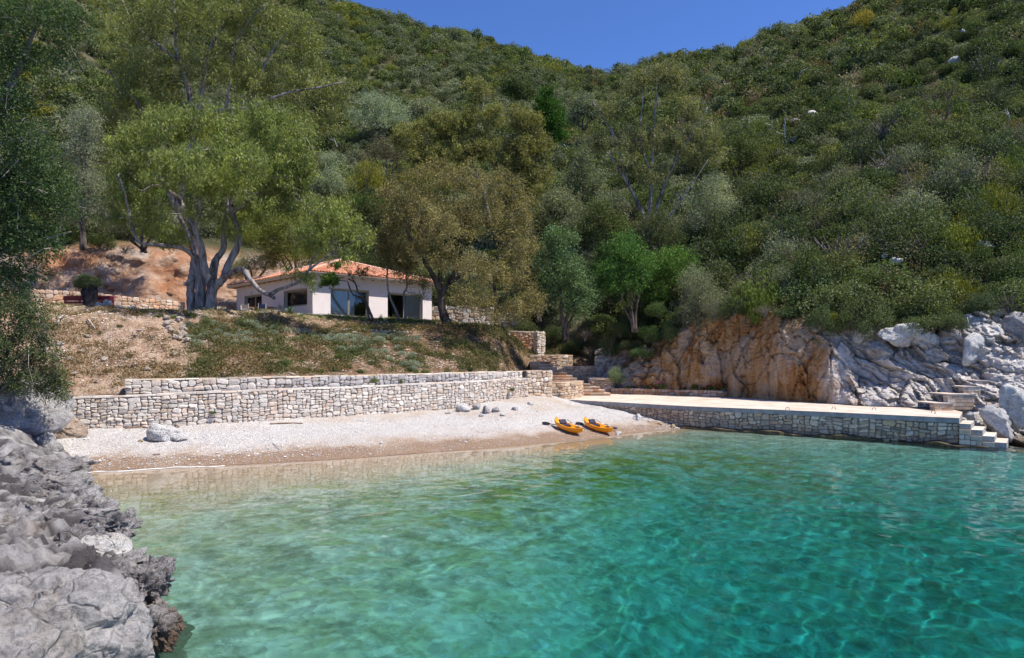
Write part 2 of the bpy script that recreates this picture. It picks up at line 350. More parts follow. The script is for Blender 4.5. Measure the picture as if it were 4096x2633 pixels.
# wash foam along the edge of the sand
mb = MB(); gq = np.random.default_rng(9)
pxs = np.linspace(300, 900, 150); dfo = d_water(pxs)-.12-.25*np.abs(np.sin((pxs-300)/600*math.pi*1.5))+.06*vnoise(np.stack([pxs*.02, 0*pxs, 0*pxs], -1), 4)
wd = .004+.05*np.abs(vnoise(np.stack([pxs*.035, 0*pxs, 0*pxs], -1), 6))
for k in range(len(pxs)-1):
    a, b = PZ(pxs[k], dfo[k], .03), PZ(pxs[k+1], dfo[k+1], .03); 
    u_ = np.array([0, 1, 0]); mb.add([a-u_*wd[k], b-u_*wd[k+1], b+u_*wd[k+1], a+u_*wd[k]]+np.array([[0, 0, -.012], [0, 0, -.012], [0, 0, .012], [0, 0, .012]]), np.array([[0, 1, 2, 3]]), (.62, .6, .57))
mb.build('wash_foam', TINT, kind='stuff', label='thin white line of foam where the ripple meets the sand')

# ------------------------------------------------------------------ bank, terrace and hillside (polar sheets of real ground)
def knots(tab, cols, rows):
    """tab: {px: [(d,z)...]} same number of knots; returns d,z (rows, cols) with arc-length-like spacing"""
    keys = sorted(tab); K = len(tab[keys[0]]); A = np.array([tab[k] for k in keys], float)
    Dk = np.stack([np.interp(cols, keys, A[:, j, 0]) for j in range(K)]); Zk = np.stack([np.interp(cols, keys, A[:, j, 1]) for j in range(K)])
    seg = np.linspace(0, K-1, rows); i = np.minimum(seg.astype(int), K-2); f = (seg-i)[:, None]
    return Dk[i]*(1-f)+Dk[i+1]*f, Zk[i]*(1-f)+Zk[i+1]*f
bank_tab = {-600: [(27, 1.5), (31, 4.5), (35, 6.5), (38, 6.9), (50, 7.2), (58, 7.4)],
            100: [(28.0, 1.6), (31.6, 3.6), (36, 6.0), (39.5, 6.75), (50, 7.0), (59, 7.3)],
            215: [(28.3, 2.2), (31.8, 3.9), (36, 6.1), (39.5, 6.75), (50, 7.0), (60, 7.3)],
            620: [(29.6, 2.5), (33, 4.0), (37, 6.0), (40.5, 6.75), (50, 6.9), (62, 7.2)],
            1000: [(31.6, 2.9), (35, 4.2), (38.5, 5.8), (42.5, 6.7), (50, 6.85), (64, 7.1)],
            1300: [(33.4, 2.95), (37, 4.2), (40.5, 5.4), (45.5, 6.6), (49, 6.83), (64, 7.0)],
            1800: [(37.8, 2.98), (41, 4.3), (44.5, 5.8), (47.5, 6.25), (52, 6.6), (64, 6.9)],
            2000: [(40.6, 2.98), (43.5, 4.1), (48, 5.6), (52, 5.9), (56, 6.1), (62, 6.4)],
            2040: [(46, 2.98), (49, 3.9), (52, 4.9), (56, 5.2), (59, 6.2), (62, 6.6)],
            2115: [(50, 2.4), (52.5, 3.3), (55, 3.9), (58.2, 4.2), (59, 5.9), (62, 6.6)],
            2150: [(55.4, 3.5), (56.4, 3.9), (57.4, 4.1), (58.2, 4.4), (59.2, 5.9), (62, 6.6)],
            2290: [(55.8, 3.5), (56.5, 4.0), (57.4, 4.5), (58.5, 5.1), (60, 5.9), (62, 6.4)],
            2450: [(53.6, 2.0), (54.4, 3.0), (55.6, 4.0), (57, 4.8), (58.5, 5.6), (60, 6.2)]}
bank_tab = {k: [(v[0][0]-.02, 0.0)]+v for k, v in bank_tab.items()}
bcols = np.arange(-400, 2480, 11)
def bank_rows(px):
    d, z = knots(bank_tab, px, 150); p = np.stack([(px[None]-CX)/F0*d, d, 0*d], -1)
    s = np.linspace(0, 1, 150)[:, None]; am = np.clip((s-.167)*8, 0, 1)*np.where(s < .66, 1, .25)
    return d, z+am*(.22*fbm(p*.45, 4, 41)+.09*fbm(p*1.8, 4, 43))
V, Fq = sheet(bank_rows, bcols)
BANKV = V
slope_red_shade = np.clip((V[..., 0]+17)/9, 0, 1)
n = NT('bank_earth'); rd = n.attr('red').outputs['Fac']
c1 = n.ramp(n.noise(1.4, 7, .68), [(.3, (.22, .13, .08)), (.5, (.38, .25, .17)), (.7, (.52, .40, .30))])
c2 = n.ramp(n.noise(1.8, 7, .68), [(.3, (.085, .042, .028)), (.5, (.17, .088, .055)), (.72, (.34, .22, .15))])  # red soil of the right part, with the trees' shade painted in darker
c = n.mix(rd, c1, c2)
gr = n.attr('grass').outputs['Fac']; gm = n.math('MULTIPLY', gr, n.ramp(n.noise(2.3, 5, .65), [(.4, 0), (.55, 1)]))
c = n.mix(gm, c, n.ramp(n.noise(9, 4), [(.3, (.07, .09, .03)), (.7, (.17, .16, .06))]))
vo = n.new('TexVoronoi', Vector=n.pos(), Scale=11.0)
c = n.mix(n.ramp(n.noise(6.5, 5, .7), [(.54, 0), (.62, .6)]), c, n.ramp(vo.outputs['Color'], [(.2, (.36, .27, .21)), (.8, (.7, .62, .55))]))
M_EARTH = n.pr(c, .95, n.bump(n.noise(7, 8, .7), 1.0, .15, n.bump(vo.outputs['Distance'], .5, .06)), .1)
s = np.linspace(0, 1, 150)[:, None]+0*V[..., 0]
grass = np.where((s > .64), 1.0, .35)*1.0; grass = np.where((px_of(V[..., 0], V[..., 1]) < 700) & (s < .5), .1, grass)
link('bank', mesh(V.reshape(-1, 3), Fq, True, {'red': ('POINT', slope_red_shade.ravel()), 'grass': ('POINT', grass.ravel())}, [M_EARTH]), kind='structure', label='stony earth bank rising from the wall to the house terrace')
def bank_at(px, s01):
    s01 = np.asarray(s01)*.833+.167
    """point on the bank at column px and s in 0..1 from wall to hill"""
    j = np.clip((np.asarray(px)-bcols[0])/11, 0, len(bcols)-1.001); i = np.clip(np.asarray(s01)*149, 0, 148.999)
    a, b = i.astype(int), j.astype(int); fa, fb = (i-a)[..., None], (j-b)[..., None]
    return BANKV[a, b]*(1-fa)*(1-fb)+BANKV[a+1, b]*fa*(1-fb)+BANKV[a, b+1]*(1-fa)*fb+BANKV[a+1, b+1]*fa*fb
def bank_seen(px, py):
    s_ = np.linspace(0, 1, 400); q = bank_at(np.full(400, float(px)), s_); yy = HZ-(q[:, 2]-CH)/q[:, 1]*F0
    k = np.argmax(yy < py); return q[k] if yy[k] < py else q[np.argmin(yy)]
def Zp(py, d): return CH+(HZ-py)/F0*d
hill_tab = {-600: [(26, 1300), (30, 1050), (38, 760), (55, 300), (80, -300), (110, -900)],
            -100: [(50, 1200), (56, 980), (66, 720), (100, 330), (150, -150), (200, -600)],
            150: [(57.5, 1215), (60.5, 990), (74, 740), (120, 330), (190, -150), (250, -520)],
            500: [(60, 1215), (63, 985), (80, 740), (140, 330), (220, -60), (290, -380)],
            900: [(62, 1215), (65, 1040), (86, 760), (155, 350), (240, 20), (310, -190)],
            1150: [(63.5, 1200), (66, 1060), (92, 770), (165, 370), (240, 120), (310, -70)],
            1400: [(63.5, 1190), (68, 1050), (95, 770), (170, 380), (230, 190), (300, 25)],
            1900: [(62, 1250), (70, 1040), (100, 720), (170, 400), (220, 250), (275, 155)],
            2150: [(61, 1300), (67, 1080), (97, 720), (165, 430), (210, 315), (255, 237)],
            2430: [(55, 1350), (61, 1120), (92, 730), (150, 450), (190, 380), (235, 312)],
            2600: [(51.5, 1370), (57, 1150), (84, 760), (130, 440), (165, 345), (205, 280)],
            2850: [(48.5, 1320), (54, 1110), (76, 770), (112, 400), (145, 280), (180, 207)],
            3100: [(44.5, 1270), (50, 1080), (68, 780), (100, 380), (128, 220), (155, 130)],
            3350: [(41.5, 1290), (46.5, 1070), (61, 790), (88, 390), (115, 180), (140, 72)],
            3700: [(39.5, 1310), (44, 1090), (56, 800), (78, 410), (103, 80), (128, -60)],
            4096: [(38.0, 1290), (42, 1080), (52, 800), (72, 420), (95, 0), (118, -300)],
            4700: [(34, 1260), (38, 1050), (46, 780), (62, 400), (80, -100), (100, -500)],
            5600: [(28, 1250), (32, 1050), (40, 780), (52, 400), (66, -100), (84, -500)]}
hill_tab = {k: [(v[0][0]-1.5, Zp(v[0][1], v[0][0])-4)]+[(d, Zp(y, d)) for d, y in v]+[(v[-1][0]*1.25, Zp(v[-1][1], v[-1][0])*.75), (v[-1][0]*1.8, 0)] for k, v in hill_tab.items()}
hcols = np.arange(-600, 5601, 20.)
HR = 210
def hill_rows(px):
    d, z = knots(hill_tab, px, HR)
    # smooth the profile
    for _ in range(6): d[1:-1] = (d[:-2]+2*d[1:-1]+d[2:])/4; z[1:-1] = (z[:-2]+2*z[1:-1]+z[2:])/4
    p = np.stack([(px[None]-CX)/F0*d, d, z], -1); s = np.linspace(0, 8, HR)[:, None]
    am = np.clip((s-1)*3, 0, 1)*np.clip(d/70, .35, 2.2)
    return d, z+am*(1.0*fbm(p*.035, 4, 51)+.3*fbm(p*.2, 3, 53))
V, Fq = sheet(hill_rows, hcols); HILLV = V
n = NT('hill_earth'); c = n.ramp(n.noise(.25, 7, .65), [(.3, (.05, .055, .025)), (.5, (.085, .085, .042)), (.7, (.17, .14, .09))])
rk = n.attr('cut').outputs['Fac']
cc2 = n.ramp(n.noise(.7, 8, .68, dist=.5), [(.3, (.22, .10, .055)), (.46, (.42, .27, .18)), (.6, (.52, .42, .35)), (.8, (.6, .5, .42))])
cc2 = n.mix(n.ramp(n.noise(.22, 3), [(.45, 0), (.6, .8)]), cc2, n.ramp(n.noise(1.5, 5), [(.35, (.4, .15, .06)), (.7, (.55, .3, .17))]))
c = n.mix(rk, c, cc2)
M_HILL = n.pr(c, .95, n.bump(n.noise(1.2, 9, .72), 1.0, .6), .1)
pxv = px_of(V[..., 0], V[..., 1]); sv = np.linspace(-1, 7, HR)[:, None]+0*pxv
cut = np.clip((1.15-sv)/.12, 0, 1)*np.clip((1350-pxv)/150, 0, 1)
# rough up the cut face
q = V.copy(); f1, gp, idn, _ = worley(q*.55, 5); disp = (idn-.5)*.9+.35*fbm(q*.9, 4, 57)-.25*np.exp(-gp*9)
V[..., 1] -= disp*cut*.8*np.clip(sv*4, 0, 1)
link('hillside', mesh(V.reshape(-1, 3), Fq, True, {'cut': ('POINT', cut.ravel())}, [M_HILL]), kind='structure', label='steep hillside behind the cove with an orange earth cut behind the house')
def hill_at(px, s):
    j = np.clip((np.asarray(px, float)-hcols[0])/20, 0, len(hcols)-1.001); i = np.clip((np.asarray(s, float)+1)*(HR-1)/8, 0, HR-1.001)
    a, b = i.astype(int), j.astype(int); fa, fb = (i-a)[..., None], (j-b)[..., None]
    return HILLV[a, b]*(1-fa)*(1-fb)+HILLV[a+1, b]*fa*(1-fb)+HILLV[a, b+1]*(1-fa)*fb+HILLV[a+1, b+1]*fa*fb
_ss = np.linspace(0, 5, 500)
def hill_seen(px, py):
    q = hill_at(np.full(500, float(px)), _ss); yy = HZ-(q[:, 2]-CH)/q[:, 1]*F0; k = np.argmax(yy < py); return q[k] if yy[k] < py else q[np.argmin(yy)]
def scr(p): return CX+p[..., 0]/p[..., 1]*F0, HZ-(p[..., 2]-CH)/p[..., 1]*F0

# ------------------------------------------------------------------ the rock face right of the stairs
cb = np.array([(2380, 51, 1.0, 54.5, 1420), (2480, 50, 1.1, 53.0, 1400), (2600, 48.8, 1.1, 52.0, 1370), (2700, 47.8, 1.1, 50.6, 1320), (2900, 45.8, 1.1, 47.6, 1285), (3100, 42.0, 1.1, 44.3, 1265),
               (3350, 38.6, 1.1, 41.2, 1300), (3600, 36.6, 1.1, 39.8, 1325), (3735, 35.6, 1.1, 39.0, 1330), (3830, 34.6, .9, 38.6, 1290), (3900, 33.0, .0, 38.2, 1280), (3960, 31.6, -1.2, 38, 1270), (4096, 30.3, -2, 37.6, 1250), (4400, 28, -2, 35.5, 1240), (5600, 22, -2, 28, 1240)], float)
ccols = np.concatenate([np.arange(2380, 4300, 6.0), np.arange(4300, 5600, 30.)]); CRN = 150
def cliff_rows(px):
    db, zb, dt, yt = [np.interp(px, cb[:, 0], cb[:, k]) for k in (1, 2, 3, 4)]
    zt = Zp(yt, dt)+.3; t = np.linspace(-.05, 1.25, CRN)[:, None]
    steep = np.interp(px, [2380, 2650, 3330, 3420, 4100], [1.0, .45, .35, 1.0, 1.25])[None]
    tt = np.clip(t, 0, 1); d = db+(dt-db)*(tt**(1/steep))+np.clip(t-1, 0, 1)*12
    return d, zb+(zt-zb)*np.clip(t, -.05, 1.0)+np.clip(t-1, 0, 1)*1.0
V, Fq = sheet(cliff_rows, ccols)
pxv, pyv = scr(V); nzz = fbm(V*.9, 4, 301); w_or = np.clip((pxv-2470+90*nzz)/160, 0, 1)*np.clip((3345+(pyv-1450)*.12-pxv+45*nzz)/70, 0, 1); w_gr = np.clip((pxv-3360)/40, 0, 1)
q = V.copy()
a = math.radians(-52); R = np.stack([q[..., 0]*math.cos(a)+q[..., 2]*math.sin(a), q[..., 1]*.6, -q[..., 0]*math.sin(a)+q[..., 2]*math.cos(a)], -1)  # along the dip, depth, across
wq = .5*np.stack([fbm(q*.45, 3, 3), fbm(q*.45+5, 3, 4), fbm(q*.45+9, 3, 6)], -1)
f1, gp, idn, vec = worley((R+wq)*np.array([.26, .5, .95]), 15)
f1b, gpb, idb, vecb = worley((R+wq*.6)*np.array([.75, 1.0, 2.6]), 17)
def facet(i_, v_, k_=1.0): return (v_[..., 0]*np.sin(i_*37)+v_[..., 1]*np.sin(i_*71+1)+v_[..., 2]*np.sin(i_*113+2))*k_
f1c, gpc, idc, vecc = worley(q*np.array([2.6, 2.2, 2.3]), 19)
dg = (idn-.5)*.75+facet(idn, vec, .5)-.3*np.exp(-gp*18)+(idb-.5)*.34+facet(idb, vecb, .3)-.14*np.exp(-gpb*16)+(idc-.5)*.12+facet(idc, vecc, .12)+.08*ridged(q*3.5, 4, 65)+.4*fbm(q*.3, 2, 66)
qv = q*np.array([1.1, .7, .35]); f1, gp2, idv, vec2 = worley(qv+.3*np.stack([fbm(q*.6, 3, 5)]*3, -1), 25)
dv = (idv-.5)*.3+facet(idv, vec2, .22)-.18*np.exp(-gp2*26)+facet(idc, vecc, .05)+.6*fbm(q*np.array([.4, .5, .16]), 5, 71)+.09*ridged(q*np.array([1.8, 2, .6]), 5, 75)+.05*ridged(q*4, 3, 76)
qm = q*1.0; f1, gp3, idm, vec3 = worley(qm*1.15, 35); dm = (idm-.5)*.5+facet(idm, vec3, .35)-.2*np.exp(-gp3*14)+.45*fbm(q*.8, 5, 81)+.15*ridged(q*2.5, 4, 83)
disp = np.where(w_gr > 0, dg*w_gr+dv*(1-w_gr), np.where(pxv < 2680, dm, dv)); bl = np.clip((pxv-2600)/120, 0, 1); disp = np.where((pxv < 2760), dm*(1-bl)+dv*bl, disp)
tt = np.linspace(-.05, 1.25, CRN)[:, None]; fade = np.clip((tt+.02)*9, .25, 1)*np.where(tt > 1.05, .5, 1)
V[..., 1] -= disp*fade*.72; V[..., 0] -= disp*fade*.72*.45; V[..., 2] += disp*fade*.72*.22
n = NT('cliff_rock'); orr = n.attr('orange').outputs['Fac']; cr = n.attr('crack').outputs['Fac']; gy = n.attr('grey').outputs['Fac']
sx = n.new('Mapping', Vector=n.pos(), Scale=(1.4, 1.4, .28)).outputs[0]
oc = n.ramp(n.noise(1.0, 8, .66, sx, dist=.7), [(.26, (.12, .05, .025)), (.40, (.34, .15, .05)), (.5, (.46, .26, .11)), (.62, (.52, .36, .22)), (.78, (.58, .48, .38))])
oc = n.mix(n.ramp(n.noise(.45, 4, .6), [(.5, 0), (.64, .7)]), oc, n.ramp(n.noise(3, 6, .7), [(.3, (.34, .25, .18)), (.7, (.62, .5, .38))]))
gc = n.ramp(n.noise(1.3, 8, .7), [(.26, (.30, .27, .25)), (.40, (.55, .51, .47)), (.55, (.71, .66, .61)), (.8, (.8, .75, .70))])
gc = n.mix(n.ramp(n.noise(.55, 5, .6), [(.56, 0), (.68, .55)]), gc, (.46, .30, .18))
mc = n.mix(n.ramp(n.noise(.8, 6, .65), [(.4, 0), (.6, 1)]), n.ramp(n.noise(2, 6), [(.3, (.3, .2, .15)), (.7, (.55, .4, .28))]), gc)
c = n.mix(gy, mc, gc); c = n.mix(orr, c, oc)
c = n.mix(n.math('MULTIPLY', cr, .7), c, n.mix(1.0, c, (.4, .35, .3), 'MULTIPLY'))
szz = n.new('SeparateXYZ', Vector=n.pos()).outputs[2]; c = n.mix(n.ramp(n.math('ADD', szz, n.noise(2, 3)), [(.55, .85), (.9, 0)]), c, (.13, .09, .05))
nb = n.bump(n.noise(5, 9, .75), 1.0, .2); nb = n.bump(n.noise(22, 6, .7), .6, .04, nb)
M_CLIFF = n.pr(c, .92, nb, .12)
crack = np.clip((.9*np.exp(-gp*16)+.5*np.exp(-gpb*14))*w_gr+np.exp(-gp2*20)*(1-w_gr), 0, 1)
grey = np.clip((pxv-3300+40*nzz)/90, 0, 1)+np.clip((2600-pxv)/200, 0, .25)
link('cliff', mesh(V.reshape(-1, 3), Fq, False, {'orange': ('POINT', np.clip(w_or, 0, 1).ravel()), 'crack': ('POINT', crack.ravel()), 'grey': ('POINT', np.clip(grey, 0, 1).ravel())}, [M_CLIFF]), kind='structure', label='rock face above the quay, orange in the middle and ribbed grey-white on the right')
CLIFFV = V

# ------------------------------------------------------------------ near rocky shore at the left
poly_px = [(-900, 1500), (60, 1500), (190, 1700), (330, 1880), (345, 1960), (300, 2010), (400, 2080), (480, 2160), (540, 2240), (600, 2300), (665, 2350), (690, 2440), (640, 2520), (560, 2600), (530, 2760), (420, 3100), (200, 3600)]
def w0(px, py): d = 2731*3.7/(py-HZ); return PZ(px, d, 0.15)[:2]
pl = [(-40, 30), (-25, 30)]+[tuple(w0(*q)) for q in poly_px[2:]]+[(-3.6, 4.0), (-3.5, 1.5), (3, 1.0), (6, -3), (6, -14), (-40, -14)]
pl = np.array(pl)
def sdist(x, y):
    """signed distance to the shore polygon, positive inland"""
    d = np.full(x.shape, 1e9); ins = np.zeros(x.shape, bool); n_ = len(pl)
    for k in range(n_):
        a, b = pl[k], pl[(k+1) % n_]; e = b-a; w = np.stack([x-a[0], y-a[1]], -1); t = np.clip((w@e)/(e@e), 0, 1)
        d = np.minimum(d, np.hypot(w[..., 0]-t*e[0], w[..., 1]-t*e[1]))
        c = ((a[1] > y) != (b[1] > y)) & (x < (b[0]-a[0])*(y-a[1])/(b[1]-a[1]+1e-12)+a[0]); ins ^= c
    return np.where(ins, d, -d)
def shore_grid(x0, x1, y0, y1, st):
    xs, ys = np.arange(x0, x1, st), np.arange(y0, y1, st); X, Y = np.meshgrid(xs, ys); return X, Y
def shore_h(X, Y):
    q0 = np.stack([X, Y, 0*X], -1); jit = .5*fbm(q0*.8, 3, 90)
    s = sdist(X+.35*fbm(q0*1.3, 3, 91), Y+.35*fbm(q0*1.3, 3, 92))+.12*jit
    base = -1.2+1.5*(1/(1+np.exp(-s*4.0)))+.65*np.clip(s, 0, 3)**.8
    base = np.minimum(base, .80+.13*s)-5*np.clip(-s-.25, 0, 1)
    a = math.radians(35); qr = np.stack([X*math.cos(a)+Y*math.sin(a), -X*math.sin(a)+Y*math.cos(a), 0*X], -1)
    w1, g1, i1, v1 = worley(qr*np.array([.75, 1.1, 1])+.3*np.stack([fbm(q0, 3, 93)]*3, -1), 95)
    w2, g2, i2, v2 = worley(qr*np.array([2.2, 3.0, 1])+.3*np.stack([fbm(q0*2, 3, 94)]*3, -1), 97)
    lo = .34*fbm(q0*.7, 3, 96)+.10*fbm(q0*2.2, 3, 97); tl = .16*(X*.8+Y*.25)+.5*fbm(q0*.5, 2, 88)
    hh = base+np.clip(s+1.0, 0, 1)*lo; k_ = .19+.05*i1; a_ = (hh+tl)/k_; fr_ = a_-np.floor(a_); sm = np.clip((fr_-.62)/.38, 0, 1)**1.5
    h = k_*(np.floor(a_)+sm)-tl-.13*np.exp(-g1*16)-.07*np.exp(-g2*14)+(i2-.5)*.07+.035*ridged(q0*5, 3, 98)+.03*ridged(q0*13, 3, 99)
    return h, s, np.exp(-g1*5)+.6*np.exp(-g2*5)
SV, SF, SC, sn_ = [], [], [], 0
for (x0, x1, y0, y1, st) in [(-14.0, -3.2, 5.2, 24, .055), (-30, -14.0, 4, 31, .16), (-14.0, 7, -14, 5.2, .3), (-40, -14.0, -14, 4.0, .6)]:
    xs = np.arange(x0, x1+st*.5, st); ys = np.arange(y0, y1+st*.5, st); X, Y = np.meshgrid(xs, ys); h, s, cr = shore_h(X, Y)
    # push out overhanging edges
    V = np.stack([X, Y, h], -1); c_ = len(xs); r_ = len(ys); i = np.arange(r_-1)[:, None]*c_+np.arange(c_-1)[None]
    Fq = np.stack([i, i+1, i+1+c_, i+c_], -1).reshape(-1, 4); keep = (s.ravel()[Fq].max(1) > -1.4); Fq = Fq[keep]
    if x0 == -14.0 and y0 == 5.2: SH = (xs, ys, h)
    SV.append(V.reshape(-1, 3)); SF.append(Fq+sn_); SC.append(np.clip(cr, 0, 1).ravel()); sn_ += r_*c_
n = NT('shore_rock'); szz = n.new('SeparateXYZ', Vector=n.pos()).outputs[2]; cra = n.attr('crack').outputs['Fac']
c = n.ramp(n.noise(1.5, 9, .7), [(.28, (.18, .165, .16)), (.42, (.40, .38, .375)), (.58, (.6, .57, .55)), (.8, (.72, .68, .65))])
c = n.mix(n.ramp(n.noise(.9, 5, .6), [(.56, 0), (.7, .55)]), c, (.46, .34, .26))
c = n.mix(n.math('MULTIPLY', cra, .9), c, (.05, .042, .042))
c = n.mix(n.ramp(n.math('ADD', szz, n.math('MULTIPLY', n.noise(3, 4), .5)), [(.28, .9), (.55, 0)]), c, (.085, .06, .045)); c = n.mix(n.ramp(n.math('ADD', szz, .8), [(.3, 1), (.62, 0)]), c, (.34, .29, .2))
nb = n.bump(n.noise(6, 9, .75), 1.0, .12); nb = n.bump(n.noise(30, 6, .7), .7, .03, nb)
link('rocky_shore', mesh(np.concatenate(SV), np.concatenate(SF), True, {'crack': ('POINT', np.concatenate(SC))}, [n.pr(c, .9, nb, .15)]), kind='structure', label='jagged grey limestone shore in the near left of the cove').cycles.is_caustics_receiver = True
# ------------------------------------------------------------------ stone walls
def poly_eval(P2, s):
    seg = np.linalg.norm(np.diff(P2, axis=0), axis=1); cs = np.concatenate([[0], np.cumsum(seg)]); L = cs[-1]
    s = np.asarray(s, float); x = np.interp(s, cs, P2[:, 0]); y = np.interp(s, cs, P2[:, 1])
    e = .05; tx = np.interp(np.minimum(s+e, L), cs, P2[:, 0])-np.interp(np.maximum(s-e, 0), cs, P2[:, 0]); ty = np.interp(np.minimum(s+e, L), cs, P2[:, 1])-np.interp(np.maximum(s-e, 0), cs, P2[:, 1])
    m = np.hypot(tx, ty)+1e-9; return x, y, ty/m, -tx/m, L     # outward normal: right-hand side of the direction of travel
def split_rects(w, h, tw, th, g, aspect=1.0):
    out, st = [], [(0, 0, w, h)]
    while st:
        a, b, c, d = st.pop(); W, Hh = c-a, d-b; k = g.uniform(.7, 1.45)
        if W <= tw*k*1.25 and Hh <= th*k*1.25: out.append((a, b, c, d)); continue
        if W/tw > Hh/th: m = a+W*g.uniform(.36, .64); st += [(a, b, m, d), (m, b, c, d)]
        else: m = b+Hh*g.uniform(.38, .62); st += [(a, b, c, m), (a, m, c, d)]
    return out
def wall(name, pts, zb, zt, label, category='wall', group=None, sw=.42, sh=.2, pal=None, seed=1, thick=.35, proud=.055, gap=.011, coping=None, coursed=False, warp=.05, nmax=300, kind=None, ends=True, colfn=None, round_=.26):
    """a dry stone wall along plan points; z bottom/top as functions of s/L in 0..1; every stone its own solid"""
    g = np.random.default_rng(seed); P2 = np.array([p[:2] for p in pts], float)
    L = poly_eval(P2, 0)[4]; zb = zb if callable(zb) else (lambda u, v=zb: v+0*u); zt = zt if callable(zt) else (lambda u, v=zt: v+0*u)
    Hm = float(np.mean(zt(np.linspace(0, 1, 20))-zb(np.linspace(0, 1, 20))))
    root = empty(name, (P2[len(P2)//2][0], P2[len(P2)//2][1], float(zb(np.array([.5]))[0])), label, category, group)
    if kind: root['kind'] = kind
    # core
    m = max(8, int(L/.6)); s = np.linspace(0, L, m); x, y, nx, ny, _ = poly_eval(P2, s); b_, t_ = zb(s/L)-.3, zt(s/L)-.02
    off = -.02; fr = np.stack([x+nx*off, y+ny*off], -1); bk = np.stack([x-nx*thick, y-ny*thick], -1)
    V = np.concatenate([np.c_[fr, b_], np.c_[fr, t_], np.c_[bk, t_], np.c_[bk, b_]]); i = np.arange(m-1)
    q = [np.stack([i+k*m, i+1+k*m, i+1+((k+1) % 4)*m, i+((k+1) % 4)*m], -1) for k in range(4)]
    q += [np.array([[0, m, 2*m, 3*m]]), np.array([[m-1, 4*m-1, 3*m-1, 2*m-1]])]
    mb = MB(); mb.add(V, q); mb.build('core', MORT, root)
    # cells
    if coursed:
        R = []; h = 0
        while h < Hm-.02:
            hh = min(sh*g.uniform(.75, 1.3), Hm-h); hh = Hm-h if Hm-h-hh < sh*.4 else hh; a = -g.uniform(0, sw)
            while a < L:
                w_ = sw*g.uniform(.55, 1.6); R.append((max(a, 0), h, min(a+w_, L), h+hh)); a += w_
            h += hh
        R = [r for r in R if r[2]-r[0] > .05]
    else: R = split_rects(L, Hm, sw, sh, g)
    if thick >= .3 and ends: pass
    stones = []
    pal = pal or [(.62, .58, .54), (.5, .45, .41), (.66, .6, .53), (.55, .43, .33), (.4, .37, .36)]
    for (a, b, c, d) in R:
        w_, h_ = c-a, d-b; k = min(w_, h_)
        cx, cy = g.uniform(.12, round_*1.3, 4)*k, g.uniform(.12, round_*1.3, 4)*k
        ring = np.array([[a+cx[0], b], [c-cx[1], b], [c, b+cy[1]], [c, d-cy[2]], [c-cx[2], d], [a+cx[3], d], [a, d-cy[3]], [a, b+cy[0]]])
        ring = ring+g.normal(0, .012, ring.shape)
        wv = np.c_[ring*1.9, np.full(8, seed*3.1)]; ring = ring+warp*np.stack([vnoise(wv, 201), vnoise(wv, 202)], -1)
        cen = ring.mean(0); pr = proud*g.uniform(.5, 1.4)
        def rg(k_, gp_): v = ring-cen; ln = np.linalg.norm(v, axis=1)[:, None]; return cen+v*np.maximum(.3, (ln-gp_)/ln)*k_
        lv = [(rg(1, gap), -.03), (rg(1, gap+.004), pr*.45), (rg(.86, gap), pr*.9), (rg(.5, gap), pr*g.uniform(.95, 1.25))]
        if k < .1: lv = [lv[0], lv[1], (rg(.7, gap), pr)]
        VV = []
        tilt = g.normal(0, .12, 2)
        for rr_, dp in lv:
            s_ = np.clip(rr_[:, 0], 0, L); u = s_/L; x, y, nx, ny, _ = poly_eval(P2, s_); hn = np.clip(rr_[:, 1]/Hm, 0, 1.02)
            z = zb(u)+(zt(u)-zb(u))*hn; dpp = dp+(0 if dp < 0 else ((rr_-cen)@tilt)*.6+g.normal(0, .004, 8))
            VV.append(np.stack([x+nx*dpp, y+ny*dpp, z], -1))
        V = np.concatenate(VV); nl = len(lv); i = np.arange(8); j = (i+1) % 8
        fq = np.concatenate([np.stack([i+8*k_, j+8*k_, j+8*(k_+1), i+8*(k_+1)], -1) for k_ in range(nl-1)])
        pc_ = V.mean(0); base = np.array(pal[g.integers(len(pal))]); col = base*g.uniform(.82, 1.14)
        if colfn is not None: col = colfn(pc_, col, g)
        area = w_*h_/(pc_[1]**2+pc_[0]**2)
        stones.append((area, V, [fq, (i+8*(nl-1))[None]], np.clip(col, .02, .85)))
    stones.sort(key=lambda q_: -q_[0])
    for (_, V, f, col) in stones[:nmax]:
        b = MB(); b.add(V, f, col); b.build('stone', STONE, root)
    if len(stones) > nmax:
        b = MB()
        for (_, V, f, col) in stones[nmax:]: b.add(V, f, col)
        b.build('small_stones', STONE, root, kind='stuff')
    if coping:
        th_, ow, pal2 = coping; a = 0.0
        while a < L-.05:
            w_ = min(g.uniform(.35, .8), L-a); s_ = np.linspace(a+.008, a+w_-.008, 3); x, y, nx, ny, _ = poly_eval(P2, s_); z = zt(s_/L)+g.normal(0, .008); t2 = th_*g.uniform(.8, 1.15)
            F_ = np.stack([x+nx*(ow+g.normal(0, .012)), y+ny*ow], -1); B_ = np.stack([x-nx*thick, y-ny*thick], -1)
            V = np.concatenate([np.c_[F_, z], np.c_[F_-.01*np.stack([nx, ny], -1), z+t2], np.c_[B_, z+t2], np.c_[B_, z]])
            q = [np.array([[k*3+i, k*3+i+1, ((k+1) % 4)*3+i+1, ((k+1) % 4)*3+i] for k in range(4) for i in (0, 1)]), np.array([[0, 3, 6, 9], [2, 11, 8, 5]])]
            b = MB(); b.add(V, q, np.array(pal2[g.integers(len(pal2))])*g.uniform(.85, 1.12)); b.build('coping_stone', STONE, root); a += w_
    return root
